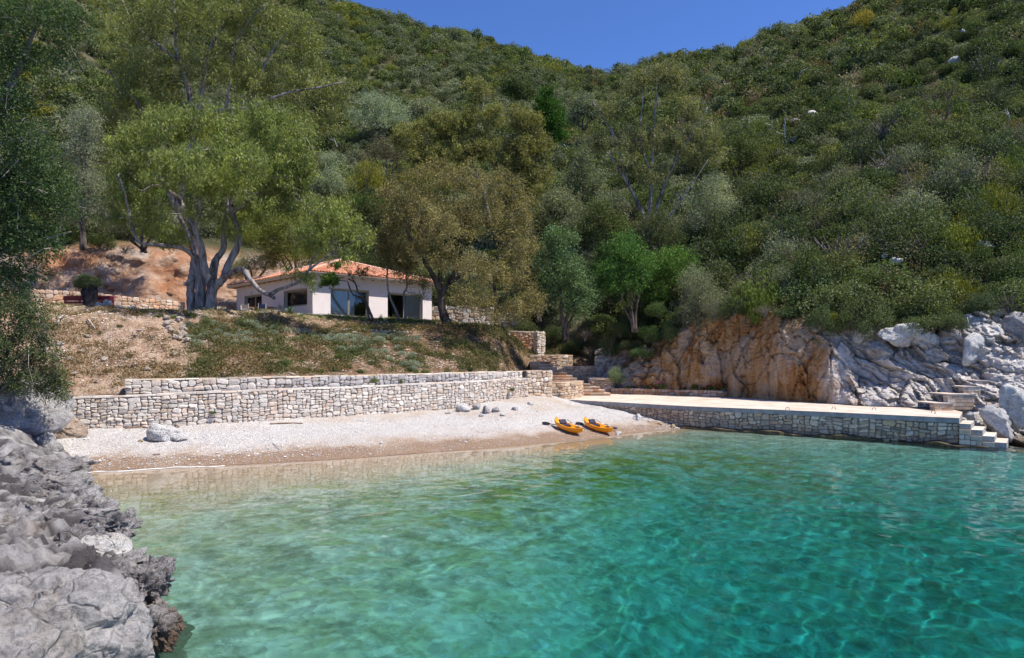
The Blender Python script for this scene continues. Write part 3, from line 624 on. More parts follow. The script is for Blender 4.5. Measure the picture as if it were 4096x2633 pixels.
def plan(tab, n=60):
    px = np.linspace(tab[0][0], tab[-1][0], n); d = np.interp(px, [t[0] for t in tab], [t[1] for t in tab])
    d = np.convolve(np.pad(d, 4, mode='reflect', reflect_type='odd'), np.ones(9)/9, 'valid'); return np.stack([(px-CX)/F0*d, d], -1)
WHITE = [(.66, .60, .53), (.62, .54, .46), (.70, .65, .58), (.60, .49, .40), (.54, .49, .44), (.68, .63, .56), (.64, .58, .51)]
GREYS = [(.52, .46, .39), (.62, .55, .45), (.68, .60, .49), (.6, .47, .34), (.42, .37, .32), (.70, .64, .55)]
TAN = [(.52, .40, .29), (.58, .46, .34), (.5, .36, .24), (.6, .5, .4), (.45, .34, .25), (.55, .43, .33)]
ORANGE = [(.55, .30, .17), (.62, .42, .29), (.58, .34, .2), (.66, .5, .38), (.5, .26, .14), (.62, .45, .33)]
LP = plan([(150, 27.3), (215, 27.5), (600, 28.6), (1000, 30.3), (1400, 33), (1800, 36.5), (2060, 39.5), (2112, 40.6)])
sA = lambda f: (lambda u: np.interp(CX+poly_eval(LP, np.asarray(u)*poly_eval(LP, 0)[4])[0]/poly_eval(LP, np.asarray(u)*poly_eval(LP, 0)[4])[1]*F0, f[0], f[1]))
def colA(p, c, g):
    t = np.clip((p[0]+3)/4, 0, 1)*.5; return c*(1-t)+np.array([.56, .44, .34])*t*g.uniform(.8, 1.15)
wall('retaining_wall', LP, sA(([150, 1000, 1475, 1802, 2050, 2112], [.80, .86, .9, .95, 1.3, 1.4])), sA(([150, 300, 1000, 1400, 1800, 2112], [2.1, 2.16, 2.33, 2.36, 2.46, 2.55])),
     'long pale dry stone retaining wall along the back of the pebble beach', sw=.29, sh=.155, pal=WHITE, seed=11, coping=(.075, .05, WHITE), colfn=colA, warp=.06, proud=.045, thick=.5, gap=.006, round_=.30)
LB = plan([(500, 29.0), (600, 29.3), (1000, 31.05), (1400, 33.8), (1800, 37.3), (2060, 40.3), (2090, 40.8)])
def colB(p, c, g):
    t = np.clip((p[0]+14)/5, 0, 1)*np.clip((2-p[0])/6, 0, 1); return c*(1-.55*t)+np.array([.27, .27, .30])*.55*t*g.uniform(.7, 1.4)
wall('retaining_wall', LB, 2.25, lambda u: 2.86+.12*u, 'low upper tier of grey stained stones standing behind the beach wall', gap=.007, sw=.34, sh=.24, pal=WHITE, seed=12, colfn=colB, warp=.1, thick=.4, proud=.05, coping=(.06, .02, GREYS))
def p2(px, d): return ((px-CX)/F0*d, d)
wall('stair_wall', [p2(2104, 41.2), p2(2203, 42.4), p2(2206, 43.8)], 1.2, 2.98, 'square stone pier at the head of the beach beside the stairs', sw=.4, sh=.28, pal=TAN+WHITE[:2], seed=13, warp=.09, coping=(.07, .03, TAN), thick=.8)
wall('stair_wall', [p2(2192, 43.0), p2(2250, 43.1), p2(2298, 44.0), p2(2330, 46.8)], .9, 2.2, 'curved wall of thin courses carrying the lowest stairs above the beach', sw=.5, sh=.145, pal=TAN, seed=14, coursed=True, warp=.035, coping=(.06, .03, TAN), thick=.6)
# the stairs: each step a body of its own with stone faces
st = empty('stone_stairs', (3, 49, 1.2), 'flight of tan stone steps climbing from the quay to the garden', 'stairs')
rights = [2443, 2420, 2400, 2362, 2335, 2308, 2290, 2268, 2248, 2228, 2212, 2200]; lefts = [2290, 2290, 2292, 2204, 2203, 2203, 2203, 2130, 2126, 2122, 2120, 2120]
g = np.random.default_rng(31)
for k in range(12):
    Y = 47.2+.36*k; z1 = 1.2+.195*(k+1); xa, xb = (lefts[k]-CX)/F0*Y, (rights[k]-CX)/F0*Y; z0 = z1-.195
    b = MB(); b.box(((xa+xb)/2, Y+.24+2.0, (z1-.05+z0-.6)/2), (xb-xa, 4.4, z1-.05-z0+.6), tint=(.45, .34, .25)); s_ = b.build('step', STONE, st)
    x = xa
    while x < xb-.05:
        w_ = min(g.uniform(.35, .9), xb-x); b = MB(); c = np.array(ORANGE[g.integers(6)] if g.random() < .55 else TAN[g.integers(6)])*g.uniform(.85, 1.15)
        b.box((x+w_/2, Y+.16, z1-.025+g.normal(0, .004)), (w_-.015, .46, .055), tint=np.minimum(c*1.15, .8)); b.box((x+w_/2+g.normal(0, .01), Y+.03, z1-.12), (w_-.02, .1, .125), tint=c*.9)
        b.build('tread_stone', STONE, s_); x += w_
wall('stair_wall', [p2(2352, 50.6), p2(2450, 50.2), p2(2462, 51.2)], 1.1, 2.28, 'lowest of the three coursed terrace walls right of the stairs', group='terrace walls beside the stairs', sw=.5, sh=.13, pal=TAN, seed=15, coursed=True, warp=.03, coping=(.06, .02, TAN))
wall('stair_wall', [p2(2250, 52.2), p2(2320, 52.0), p2(2395, 53.2)], 2.0, 3.13, 'middle one of the three coursed terrace walls right of the stairs', group='terrace walls beside the stairs', sw=.5, sh=.13, pal=TAN, seed=16, coursed=True, warp=.03, coping=(.06, .02, TAN))
wall('stair_wall', [p2(2118, 54.0), p2(2230, 54.0), p2(2290, 55.2)], 2.9, 4.0, 'uppermost of the three coursed terrace walls right of the stairs', group='terrace walls beside the stairs', sw=.5, sh=.14, pal=TAN, seed=17, coursed=True, warp=.03, coping=(.06, .02, TAN))
# upper alcove with its short flight
wall('alcove_wall', [p2(2036, 57.8), p2(2138, 57.8)], 4.2, 6.0, 'orange rubble wall closing the alcove above the upper steps', sw=.34, sh=.24, pal=ORANGE, seed=19, warp=.09, coping=(.08, .05, GREYS))
wall('alcove_wall', [p2(2134, 56.8), p2(2150, 56.2), p2(2172, 56.6), p2(2180, 57.6)], 3.9, 6.0, 'pale rounded stone pier right of the alcove', sw=.32, sh=.24, pal=WHITE, seed=20, warp=.08)
wall('alcove_wall', [p2(1985, 53.4), p2(2030, 53.8), p2(2038, 57)], 3.6, lambda u: 5.2+.75*u, 'pale stone wall left of the alcove below the oak', sw=.36, sh=.24, pal=WHITE, seed=21, warp=.08)
st2 = empty('stone_stairs', (.9, 56, 3.9), 'four orange stone steps inside the upper alcove', 'stairs')
for k in range(5):
    Y = 55.6+.35*k; z1 = 3.95+.22*(k+1); xa, xb = (2028-CX)/F0*Y, ((2128-k*12)-CX)/F0*Y
    b = MB(); b.box(((xa+xb)/2, Y+1.0, z1-.35), (xb-xa, 2, .6), tint=(.5, .3, .18)); s_ = b.build('step', STONE, st2); x = xa
    while x < xb-.05:
        w_ = min(g.uniform(.3, .7), xb-x); b = MB(); b.box((x+w_/2, Y+.08, z1-.06), (w_-.015, .4, .14), tint=np.array(ORANGE[g.integers(6)])*g.uniform(.85, 1.15)); b.build('tread_stone', STONE, s_); x += w_
# ------------------------------------------------------------------ quay
QL = plan([(2236, 43.6), (2262, 43.0), (2500, 40.0), (2750, 37.1), (3200, 34.0), (3600, 31.3), (3838, 29.9)])
def colQ(p, c, g):
    t = np.clip((p[0]-8.6)/2.2, 0, 1); gr = np.array(GREYS[g.integers(6)])*g.uniform(.8, 1.1); wl = np.clip((.75-p[2])/.5, 0, 1)*t
    return (c*(1-t)+gr*t)*(1-.35*wl)*np.array([1.08, 1.0, .93])
QLL = poly_eval(QL, 0)[4]; QP = lambda u: CX+poly_eval(QL, np.asarray(u)*QLL)[0]/poly_eval(QL, np.asarray(u)*QLL)[1]*F0
wall('quay_wall', QL, lambda u: np.interp(QP(u), [2236, 2500, 2650, 2760, 3840], [.8, .45, .1, -.12, -.25]), lambda u: .98+0*u, 'sea wall of grey and tan rubble stones under the quay edge', sw=.34, sh=.155, pal=TAN, seed=22, colfn=colQ, warp=.06, proud=.065, thick=.6, gap=.012, round_=.34)
qd_ = np.array([.79, -.613]); qn = np.array([-.613, -.79])     # along the front edge to the right; outwards
# the concrete quay: top sheet and thick edge
back = [p2(2440, 50.3), p2(2700, 48.2), p2(2905, 46.3), p2(3100, 42.8), p2(3350, 39.5), p2(3600, 37.4), p2(3760, 36.6), p2(3850, 33.2)]
x, y, nx, ny, _ = poly_eval(QL, np.linspace(0, QLL, 40)); fr = np.stack([x+nx*.09, y+ny*.09], -1)
bk = np.array([p2(2204, 47.6)]+[p2(2300, 50.0)]+back); bs = np.concatenate([[0], np.cumsum(np.linalg.norm(np.diff(bk, axis=0), axis=1))]); bb = np.stack([np.interp(np.linspace(0, bs[-1], 40), bs, bk[:, k]) for k in (0, 1)], -1)
V = np.concatenate([np.c_[fr, np.full(40, .97)], np.c_[fr, np.full(40, 1.2)], np.c_[bb, np.full(40, 1.2)], np.c_[bb, np.full(40, .2)], np.c_[fr*.98+bb*.02, np.full(40, .97)]])
i = np.arange(39); q = [np.stack([i+k*40, i+1+k*40, i+41+k*40, i+40+k*40], -1) for k in (0, 1, 2)]+[np.stack([i+160, i+161, i+1, i], -1)]
q.append(np.array([[39, 79, 119, 159]]))
n = NT('quay_concrete'); c = n.ramp(n.noise(1.1, 7, .65), [(.3, (.42, .33, .26)), (.5, (.56, .47, .39)), (.7, (.64, .56, .49))])
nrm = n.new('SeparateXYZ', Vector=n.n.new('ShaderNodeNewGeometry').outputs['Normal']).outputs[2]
c = n.mix(n.ramp(nrm, [(.4, 1), (.7, 0)]), c, n.ramp(n.noise(3, 6, .7), [(.3, (.2, .19, .19)), (.7, (.4, .38, .36))]))  # upright faces get a darker grey that paints in their shade
M_CONC = n.pr(c, .9, n.bump(n.noise(14, 6, .7), .5, .03), .15)
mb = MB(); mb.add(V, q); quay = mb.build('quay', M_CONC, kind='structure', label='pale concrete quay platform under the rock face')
# steps at the right end of the quay
e0 = QL[-1]; qs = empty('quay_steps', (e0[0]+1, e0[1]+.5, 0), 'four pale concrete steps going down into the water at the right end of the quay', 'steps')
AX = np.array([[qd_[0], qd_[1], 0], [-qn[0], -qn[1], 0], [0, 0, 1.]])
for k in range(4):
    z1 = 1.2-.235*(k+1)+.235*.0; z1 = 1.2-.24*k-.24 if k else .96
    a, b_ = .0+.42*k, .42*(k+1); ctr = e0+qd_*(a+b_)/2+qn*(-1.0+.09)
    mb = MB(); mb.box((ctr[0], ctr[1], (z1-.12)), (b_-a-.004, 2.0, .24), AX); s_ = mb.build('step', M_CONC, qs)
    zz_ = z1-.24
    if zz_ > -.2:
        r = 0; zc = zz_-.11
        while zc > -.45:
            w0_ = 0.0
            for w_ in (.2, .22) if r % 2 else (.42,):
                c0 = e0+qd_*(a+w0_+w_/2)+qn*(.07); mb = MB(); mb.box((c0[0], c0[1], zc), (w_-.02, .3, .2), AX, tint=np.array(GREYS[g.integers(6)])*g.uniform(.7, 1)); mb.build('stone', STONE, s_); w0_ += w_
            zc -= .22; r += 1
        c0 = e0+qd_*(a+b_)/2+qn*(-.9); mb = MB(); mb.box((c0[0], c0[1], (zz_-.5)/2), (b_-a-.006, 1.8, zz_+.5), AX); mb.build('riser_block', M_CONC, s_)
# green-brown ledge at the foot of the sea wall
mb = MB(); LL = np.linspace(.36, 1.05, 70)*QLL; x, y, nx, ny, _ = poly_eval(QL, np.minimum(LL, QLL)); ex = np.maximum(LL-QLL, 0); x = x+qd_[0]*ex; y = y+qd_[1]*ex
w1 = .22+.16*vnoise(np.stack([LL*.9, 0*LL, 0*LL], -1), 3)+.1*vnoise(np.stack([LL*3, 0*LL, 0*LL], -1), 4); hz = .06+.09*vnoise(np.stack([LL*1.3, 0*LL, 0*LL], -1), 6)
A = np.c_[x+nx*.02, y+ny*.02, hz+.06]; B = np.c_[x+nx*(w1+.1), y+ny*(w1+.1), hz]; C = np.c_[x+nx*(w1+.17), y+ny*(w1+.17), hz*0-.7]
i = np.arange(69); mb.add(np.concatenate([A, B, C]), [np.stack([i, i+70, i+71, i+1], -1), np.stack([i+70, i+140, i+141, i+71], -1)])
nn = NT('algae_ledge'); mb.build('ledge', nn.pr(nn.ramp(nn.noise(2.5, 6, .7), [(.3, (.04, .03, .02)), (.55, (.11, .08, .045)), (.72, (.22, .18, .07))]), .8, nn.bump(nn.noise(12, 6), .8, .05)), kind='structure', label='weedy ledge at the foot of the sea wall')
# planter
wall('planter', [p2(2443, 49.8), p2(2560, 48.7), p2(2700, 47.5), p2(2820, 46.2), p2(2890, 45.4), p2(2910, 45.8), p2(2916, 46.4)], 1.2, 1.62, 'long low planter of orange crazy stones at the foot of the rock', category='planter', sw=.34, sh=.24, pal=ORANGE, seed=23, warp=.08, thick=.25, proud=.03)
mb = MB(); mb.add([[*p2(2443, 50.0), 1.57], [*p2(2700, 47.75), 1.57], [*p2(2895, 45.75), 1.57], [*p2(2905, 46.6), 1.57], [*p2(2700, 48.9), 1.57], [*p2(2443, 51.2), 1.57]], np.array([[0, 1, 2, 3, 4, 5]])); mb.build('soil', MORT, kind='structure', label='dark planting soil in the orange planter')
# rocky steps beyond the right end
g = np.random.default_rng(44)
def slab(px0, py0, px1, py1, d, depth, h, tint=(.6, .52, .44), **kw):
    a, b = P(px0, py0, d), P(px1, py1, d); b[2] = a[2]; c = (a+b)/2; mb = MB(); mb.box((c[0], c[1]+depth/2, a[2]-h/2), (abs(b[0]-a[0]), depth, h), tint=tint); return mb
rs = empty('rock_steps', P(3900, 1620, 34.5), 'concrete-capped steps cut up the grey rocks past the end of the quay', 'steps')
for (a, b_, pyt, d, dep, h) in [(3738, 3815, 1613, 34.6, 1.2, .34), (3792, 3900, 1577, 35.0, 1.2, .5), (3853, 3925, 1546, 35.6, 1.2, .5), (3904, 4010, 1522, 36.0, 1.1, .5), (3965, 4075, 1503, 36.4, 1.1, .6), (4036, 4200, 1470, 36.8, 1.5, .7)]:
    d -= .7; dep += .6; mb = slab(a, pyt, b_, pyt, d, dep, .07, (.66, .6, .54)); s_ = mb.build('step', M_CONC, rs)
    x = (a-CX)/F0*d; xe = (b_-CX)/F0*d; z = Zp(pyt, d)-.075
    for r in range(2 if h < .45 else 4):
        xx = x+.02
        while xx < xe-.08:
            w_ = min(g.uniform(.2, .45), xe-xx-.01); mb = MB(); hh = .17; mb.box((xx+w_/2, d+.22, z-hh/2-r*(hh+.01)), (w_-.015, .4, hh-.01), tint=np.array((TAN+GREYS)[g.integers(12)])*g.uniform(.85, 1.1)); mb.build('stone', STONE, s_); xx += w_
# ------------------------------------------------------------------ house
HC = np.array([-14.0, 48.0]); hu = np.array([.714, .70]); hv = np.array([-.70, .714]); ZB, ZW = 6.78, 9.72; LU, LV = 10.5, 13.0
def Hh(u, v, z): return np.array([*(HC+hu*u+hv*v), z])
house = empty('villa', Hh(0, 0, ZB), 'single-storey white villa with an orange tiled hip roof on the terrace', 'house')
M_WALL = plain('white_render', (.74, .66, .65), .9, .04, 3, .25, .1); M_FRAME = plain('grey_window_frame', (.30, .28, .25), .5); M_REV = plain('window_reveal', (.55, .48, .4), .8)
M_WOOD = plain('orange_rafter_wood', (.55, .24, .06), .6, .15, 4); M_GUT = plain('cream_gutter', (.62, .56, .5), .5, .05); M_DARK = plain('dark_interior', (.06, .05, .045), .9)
M_CURT = plain('grey_screen', (.55, .52, .51), .9, .08, 1.2); n = NT('window_glass')
fr_ = n.new('Fresnel', IOR=1.5).outputs[0]; mxs = n.new('MixShader', i0=fr_, i1=n.new('BsdfTransparent', Color=(.86, .88, .87)).outputs[0], i2=n.new('BsdfGlossy', Roughness=.01).outputs[0]); n.t.links.new(mxs.outputs[0], n.out.inputs[0]); M_GLASS = n.m
def hbox(mb, u0, u1, v0, v1, z0, z1, tint=None):
    c = Hh((u0+u1)/2, (v0+v1)/2, (z0+z1)/2); mb.box(c, (abs(u1-u0), abs(v1-v0), abs(z1-z0)), np.array([[*hu, 0], [*hv, 0], [0, 0, 1.]]), tint)
T = .32
openR = [(1.38, 4.56, ZB+.02, ZB+2.05), (6.25, 9.57, ZB+.02, ZB+2.05)]; openL = [(.62+.2, 4.4, ZB+.78, ZB+2.02), (8.2, 11.4, ZB+.02, ZB+2.08)]
def facade(opens, L, right):
    mb = MB(); cuts = sorted(opens); e = 0
    def bx(a, b, z0, z1):
        if b-a < .01 or z1-z0 < .01: return
        hbox(mb, a, b, 0, T, z0, z1) if right else hbox(mb, 0, T, a, b, z0, z1)
    x = 0 if right else T+.001
    for (a, b, z0, z1) in cuts: bx(x, a, ZB-1, ZW); bx(a, b, ZB-1, z0); bx(a, b, z1, ZW); x = b
    bx(x, L, ZB-1, ZW); return mb
facade(openR, LU, True).build('wall', M_WALL, house); facade(openL, LV, False).build('wall', M_WALL, house)
mb = MB(); hbox(mb, LU-T, LU-.001, T+.001, LV, ZB-1, ZW); mb.build('wall', M_WALL, house); mb = MB(); hbox(mb, T+.001, LU-T-.001, LV-T, LV-.001, ZB-1, ZW); mb.build('wall', M_WALL, house)
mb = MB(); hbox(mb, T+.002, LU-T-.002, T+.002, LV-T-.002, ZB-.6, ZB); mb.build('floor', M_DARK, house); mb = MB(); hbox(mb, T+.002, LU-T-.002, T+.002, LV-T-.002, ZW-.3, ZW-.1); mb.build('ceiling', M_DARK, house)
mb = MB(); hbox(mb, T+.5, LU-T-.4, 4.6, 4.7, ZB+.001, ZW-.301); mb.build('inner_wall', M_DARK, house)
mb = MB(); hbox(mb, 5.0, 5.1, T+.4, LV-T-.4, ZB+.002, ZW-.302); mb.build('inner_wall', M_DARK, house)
def window(a, b, z0, z1, right, panes, curtain=None, name='window'):
    def bx(mb, p, q, d0, d1, za, zb, t=None): hbox(mb, p, q, d0, d1, za, zb, t) if right else hbox(mb, d0, d1, p, q, za, zb, t)
    w = .07; root_m = MB()
    for (p, q, za, zb) in [(a+.004, b-.004, z1-w, z1-.004), (a+.004, b-.004, z0+.004, z0+w), (a+.004, a+w, z0+w, z1-w), (b-w, b-.004, z0+w, z1-w)]: bx(root_m, p, q, .17, .26, za, zb)
    wo = root_m.build(name, M_FRAME, house)
    e = np.linspace(a+w, b-w, panes+1)
    for k in range(panes):
        m1 = MB(); off = .0 if k % 2 else .03
        for (p, q, za, zb) in [(e[k]+.002, e[k]+.055, z0+w+.002, z1-w-.002), (e[k+1]-.055, e[k+1]-.002, z0+w+.002, z1-w-.002), (e[k]+.055, e[k+1]-.055, z1-w-.055, z1-w-.002), (e[k]+.055, e[k+1]-.055, z0+w+.002, z0+w+.055)]: bx(m1, p, q, .18+off, .23+off, za, zb)
        m1.build('sash', M_FRAME, wo)
        m2 = MB(); bx(m2, e[k]+.05, e[k+1]-.05, .2+off, .206+off, z0+w+.05, z1-w-.05); m2.build('pane', M_GLASS, wo)
    if curtain:
        m3 = MB(); N = 24; uu = np.linspace(curtain[0], curtain[1], N); yy = .262+.014*np.sin(np.arange(N)*1.9)
        pts = [(Hh(u_, y_, z_) if right else Hh(y_, u_, z_)) for z_ in (z0+.03, z1-.05) for u_, y_ in zip(uu, yy)]; i = np.arange(N-1); m3.add(pts, np.stack([i, i+1, i+1+N, i+N], -1)); m3.build('curtain', M_CURT, wo)
    # stone-coloured frame set proud of the wall
    m4 = MB()
    for (p, q, za, zb) in [(a-.03, b+.03, z1, z1+.045), (b, b+.03, z0, z1)]: bx(m4, p, q, -.012, .15, za+.001, zb)
    m4.build('surround', M_REV, wo)
window(*openR[0], True, 2, (1.5, 3.5)); window(*openR[1], True, 2, (8.1, 9.5)); window(*openL[0], False, 1); window(*openL[1], False, 2, (9.6, 11.3))
# roof: four slopes of barrel tiles
OV = .55; rise = math.tan(math.radians(17.5)); ZE = ZW+.16
RI = 5.25+OV
def roof_pt(u, v, h=0):      # height of the hip roof above a plan point
    e = min(u+OV, LU+OV-u, v+OV, LV+OV-v); return Hh(u, v, ZE+e*rise+h)
M_TILE = m_tint('roof_tile', .85, .4, 20, .15); mb = MB(); c4 = [roof_pt(-OV, -OV, -.09), roof_pt(LU+OV, -OV, -.09), roof_pt(LU+OV, LV+OV, -.09), roof_pt(-OV, LV+OV, -.09)]
A1, A2 = roof_pt(LU/2, 5.25, -.09), roof_pt(LU/2, LV-5.25, -.09)
mb.add(c4+[A1, A2], [np.array([[0, 1, 4], [2, 3, 5]]), np.array([[1, 2, 5, 4], [3, 0, 4, 5]])], (.45, .2, .12)); roof = mb.build('roof', M_TILE, house)
mb = MB(); e_ = OV
for (a0, a1, b0, b1) in [(-e_, LU+e_, -e_, -e_+.03), (-e_, LU+e_, LV+e_-.03, LV+e_), (-e_, -e_+.03, -e_+.031, LV+e_-.031), (LU+e_-.03, LU+e_, -e_+.031, LV+e_-.031)]: hbox(mb, a0, a1, b0, b1, ZE-.25, ZE-.10)
mb.build('fascia', M_GUT, house)
mb = MB(); hbox(mb, -e_+.03, LU+e_-.03, -e_+.03, LV+e_-.03, ZE-.125, ZE-.105); mb.build('soffit', M_GUT, house)
def gutter(p, q, nrm):
    mb = MB(); p, q = np.array(p), np.array(q); th = np.linspace(math.pi, 2*math.pi, 7); V = []
    for e in (p, q):
        for a in th: V.append(e+np.array([*nrm, 0])*(.07+.065*math.cos(a))+np.array([0, 0, .065*math.sin(a)]))
    i = np.arange(6); mb.add(V, np.stack([i, i+1, i+8, i+7], -1)); return mb
gutter(Hh(-e_, -e_, ZE-.08), Hh(LU+e_, -e_, ZE-.08), -hv).build('gutter', M_GUT, house); gutter(Hh(-e_, -e_, ZE-.08), Hh(-e_, LV+e_, ZE-.08), -hu).build('gutter', M_GUT, house)
for k in range(15):
    v = .05+k*(LV-.1)/14
    mb = MB(); c = Hh(-OV/2, v, ZE-.20); mb.box(c, (OV-.12, .11, .15), np.array([[*hu, 0], [*hv, 0], [0, 0, 1.]])); mb.build('rafter_end', M_WOOD, house)
for k in range(12):
    u = .5+k*(LU-1)/11; mb = MB(); c = Hh(u, -OV/2, ZE-.20); mb.box(c, (.11, OV-.12, .15), np.array([[*hu, 0], [*hv, 0], [0, 0, 1.]])); mb.build('rafter_end', M_WOOD, house)
pts = [Hh(-.40, -.45, ZE-.14), Hh(-.2, -.25, ZE-.35), Hh(-.07, -.07, ZE-.55), Hh(-.07, -.07, ZB+.0)]
mb = MB(); mb.tube(pts, .045, 8); mb.build('downpipe', M_GUT, house, True)
# tiles: a half barrel, shared by all; the biggest 300 on screen are parts, the rest one part
TW, TL = .235, .40
def tile_mesh(col, r=.105, L_=TL+.05, n_=6):
    th = np.linspace(0, math.pi, n_+1); V = []
    for (yy, rr) in ((0, r), (L_, r*.82)):
        for t in th: V.append((rr*math.cos(t), yy, rr*math.sin(t)*.85))
        for t in th: V.append(((rr-.016)*math.cos(t), yy, (rr-.016)*math.sin(t)*.85))
    m_ = n_+1; i = np.arange(n_); f = [np.stack([i, i+1, i+1+2*m_, i+2*m_], -1), np.stack([i, i+m_, i+1+m_, i+1], -1)]
    return np.array(V), f
TV, TF = tile_mesh(None)
tmeshes = []
tcols = [(.62, .27, .16), (.56, .22, .13), (.68, .33, .20), (.60, .30, .20), (.52, .2, .12), (.70, .40, .27)]
for c in tcols:
    b = MB(); b.add(TV, TF, c); me_ = b.mesh(M_TILE); me_.name = 'tile'; tmeshes.append(me_)
places = []
ang = math.atan(rise)
for (o_, along, inn, W_, sgn) in [((-OV, -OV), (1, 0), (0, 1), LU+2*OV, 1), ((-OV, -OV), (0, 1), (1, 0), LV+2*OV, -1), ((LU+OV, -OV), (0, 1), (-1, 0), LV+2*OV, 1), ((LU+OV, LV+OV), (-1, 0), (0, -1), LU+2*OV, 1)]:
    nc = int(W_/TW); ax_along = hu*along[0]+hv*along[1]; ax_in = hu*inn[0]+hv*inn[1]
    for i_ in range(nc):
        a = (i_+.5)*W_/nc; mx_ = min(a, W_-a, RI); row = 0
        while row*TL*math.cos(ang) < mx_-.08:
            e = row*TL*math.cos(ang)-.03; u = o_[0]+along[0]*a+inn[0]*e; v = o_[1]+along[1]*a+inn[1]*e
            p = Hh(u, v, ZE+e*rise-.015); yax = np.array([*(ax_in*math.cos(ang)), math.sin(ang)]); xax = np.array([*ax_along, 0.]); zax = np.cross(xax, yax)
            if zax[2] < 0: xax = -xax; zax = -zax
            nz = zax; vis = max(0, np.dot(nz, (np.array([0, 0, CH])-p)/np.linalg.norm(p)))+.004*(row == 0); places.append((vis/(p[1]**2), p, np.stack([xax, yax, zax]), row)); row += 1
g = np.random.default_rng(3); places.sort(key=lambda q_: -q_[0]); rest = MB(); front = [q_ for q_ in places]
for k, (vv, p, R_, row) in enumerate(front):
    R2 = R_; jit = g.normal(0, .006, 3)
    if k < 300:
        o = bpy.data.objects.new('tile', tmeshes[g.integers(6)]); COL.objects.link(o); o.parent = roof
        M4 = Matrix.Identity(4)
        for a in range(3):
            for b_ in range(3): M4[b_][a] = R2[a][b_]
        M4.translation = Vector(p+jit); o.matrix_local = M4
    else: rest.add(p+jit+TV@R2, TF, np.array(tcols[g.integers(6)])*g.uniform(.9, 1.1))
rest.build('small_tiles', M_TILE, roof, kind='stuff')
# ridge and hip tiles
def hip(p, q):
    L_ = np.linalg.norm(q-p); n_ = int(L_/.36); y_ = (q-p)/L_; x_ = np.cross(y_, [0, 0, 1.]); x_ /= np.linalg.norm(x_); z_ = np.cross(x_, y_)
    for k in range(n_):
        b = MB(); V_ = TV*np.array([1.25, .95, 1.25]); b.add(p+(q-p)*(k/n_)+np.array([0, 0, .03])+V_@np.stack([x_, y_, z_]), TF, np.array([.72, .45, .34])*g.uniform(.9, 1.08)); b.build('ridge_tile', M_TILE, roof)
A1, A2 = roof_pt(LU/2, 5.25, .03), roof_pt(LU/2, LV-5.25, .03)
hip(roof_pt(-OV, -OV, .0), A1); hip(roof_pt(LU+OV, -OV, .0), A1); hip(A2, A1); hip(roof_pt(-OV, LV+OV, 0), A2); hip(roof_pt(LU+OV, LV+OV, 0), A2)
# wall lamps, curb
for (u, v) in [((-.05), 8.9), (None, None)]:
    if u is None: break
    mb = MB(); mb.box(Hh(-.06, 10.0, ZB+2.25), (.1, .12, .3)); mb.build('wall_lamp', M_GUT, house)
mb = MB(); mb.box(Hh(3.7, -.07, ZB+2.35), (.12, .12, .16)); mb.build('wall_lamp', M_GUT, house)
mb = MB(); hbox(mb, -1.9, 2.0, -.75, -.55, ZB-.45, ZB+.10); tk = mb.build('garden_kerb', plain('pale_kerb_stone', (.6, .54, .46), .9), label='short pale stone kerb in front of the villa corner', category='kerb')
# ------------------------------------------------------------------ foliage
def leaf_quads(C, L, W, g, axis=None, mixd=0.0, out=None, outk=0.0):
    n_ = len(C); a = g.normal(size=(n_, 3))
    if axis is not None: a = a/np.linalg.norm(a, axis=1)[:, None]*(1-mixd)+np.asarray(axis)*mixd
    a /= np.linalg.norm(a, axis=1)[:, None]; r = g.normal(size=(n_, 3))
    if out is not None:                          # leaf faces turn outwards: b perpendicular to a and to a normal near OUT
        nn_ = out*outk+r*(1-outk)*.6; b = np.cross(nn_, a)
    else: b = np.cross(a, r)
    b /= np.linalg.norm(b, axis=1)[:, None]+1e-9
    Ls = (L*g.uniform(.7, 1.3, n_))[:, None]*.5; Ws = (W*g.uniform(.7, 1.3, n_))[:, None]*.5
    V = np.stack([C-a*Ls, C+b*Ws-a*Ls*.1, C+a*Ls, C-b*Ws-a*Ls*.1], 1).reshape(-1, 3)
    return V, np.arange(n_*4).reshape(-1, 4)
def lobe_cloud(n_, lobes, g, shell=.62):
    lobes = np.asarray(lobes, float); w = (lobes[:, 3:6].prod(1))**(2/3); k = g.choice(len(lobes), n_, p=w/w.sum())
    u = g.normal(size=(n_, 3)); u /= np.linalg.norm(u, axis=1)[:, None]; r = shell+(1.08-shell)*g.random(n_)**.7; r = r*(1+.13*g.normal(size=n_))
    return lobes[k, :3]+u*lobes[k, 3:6]*r[:, None], u, k
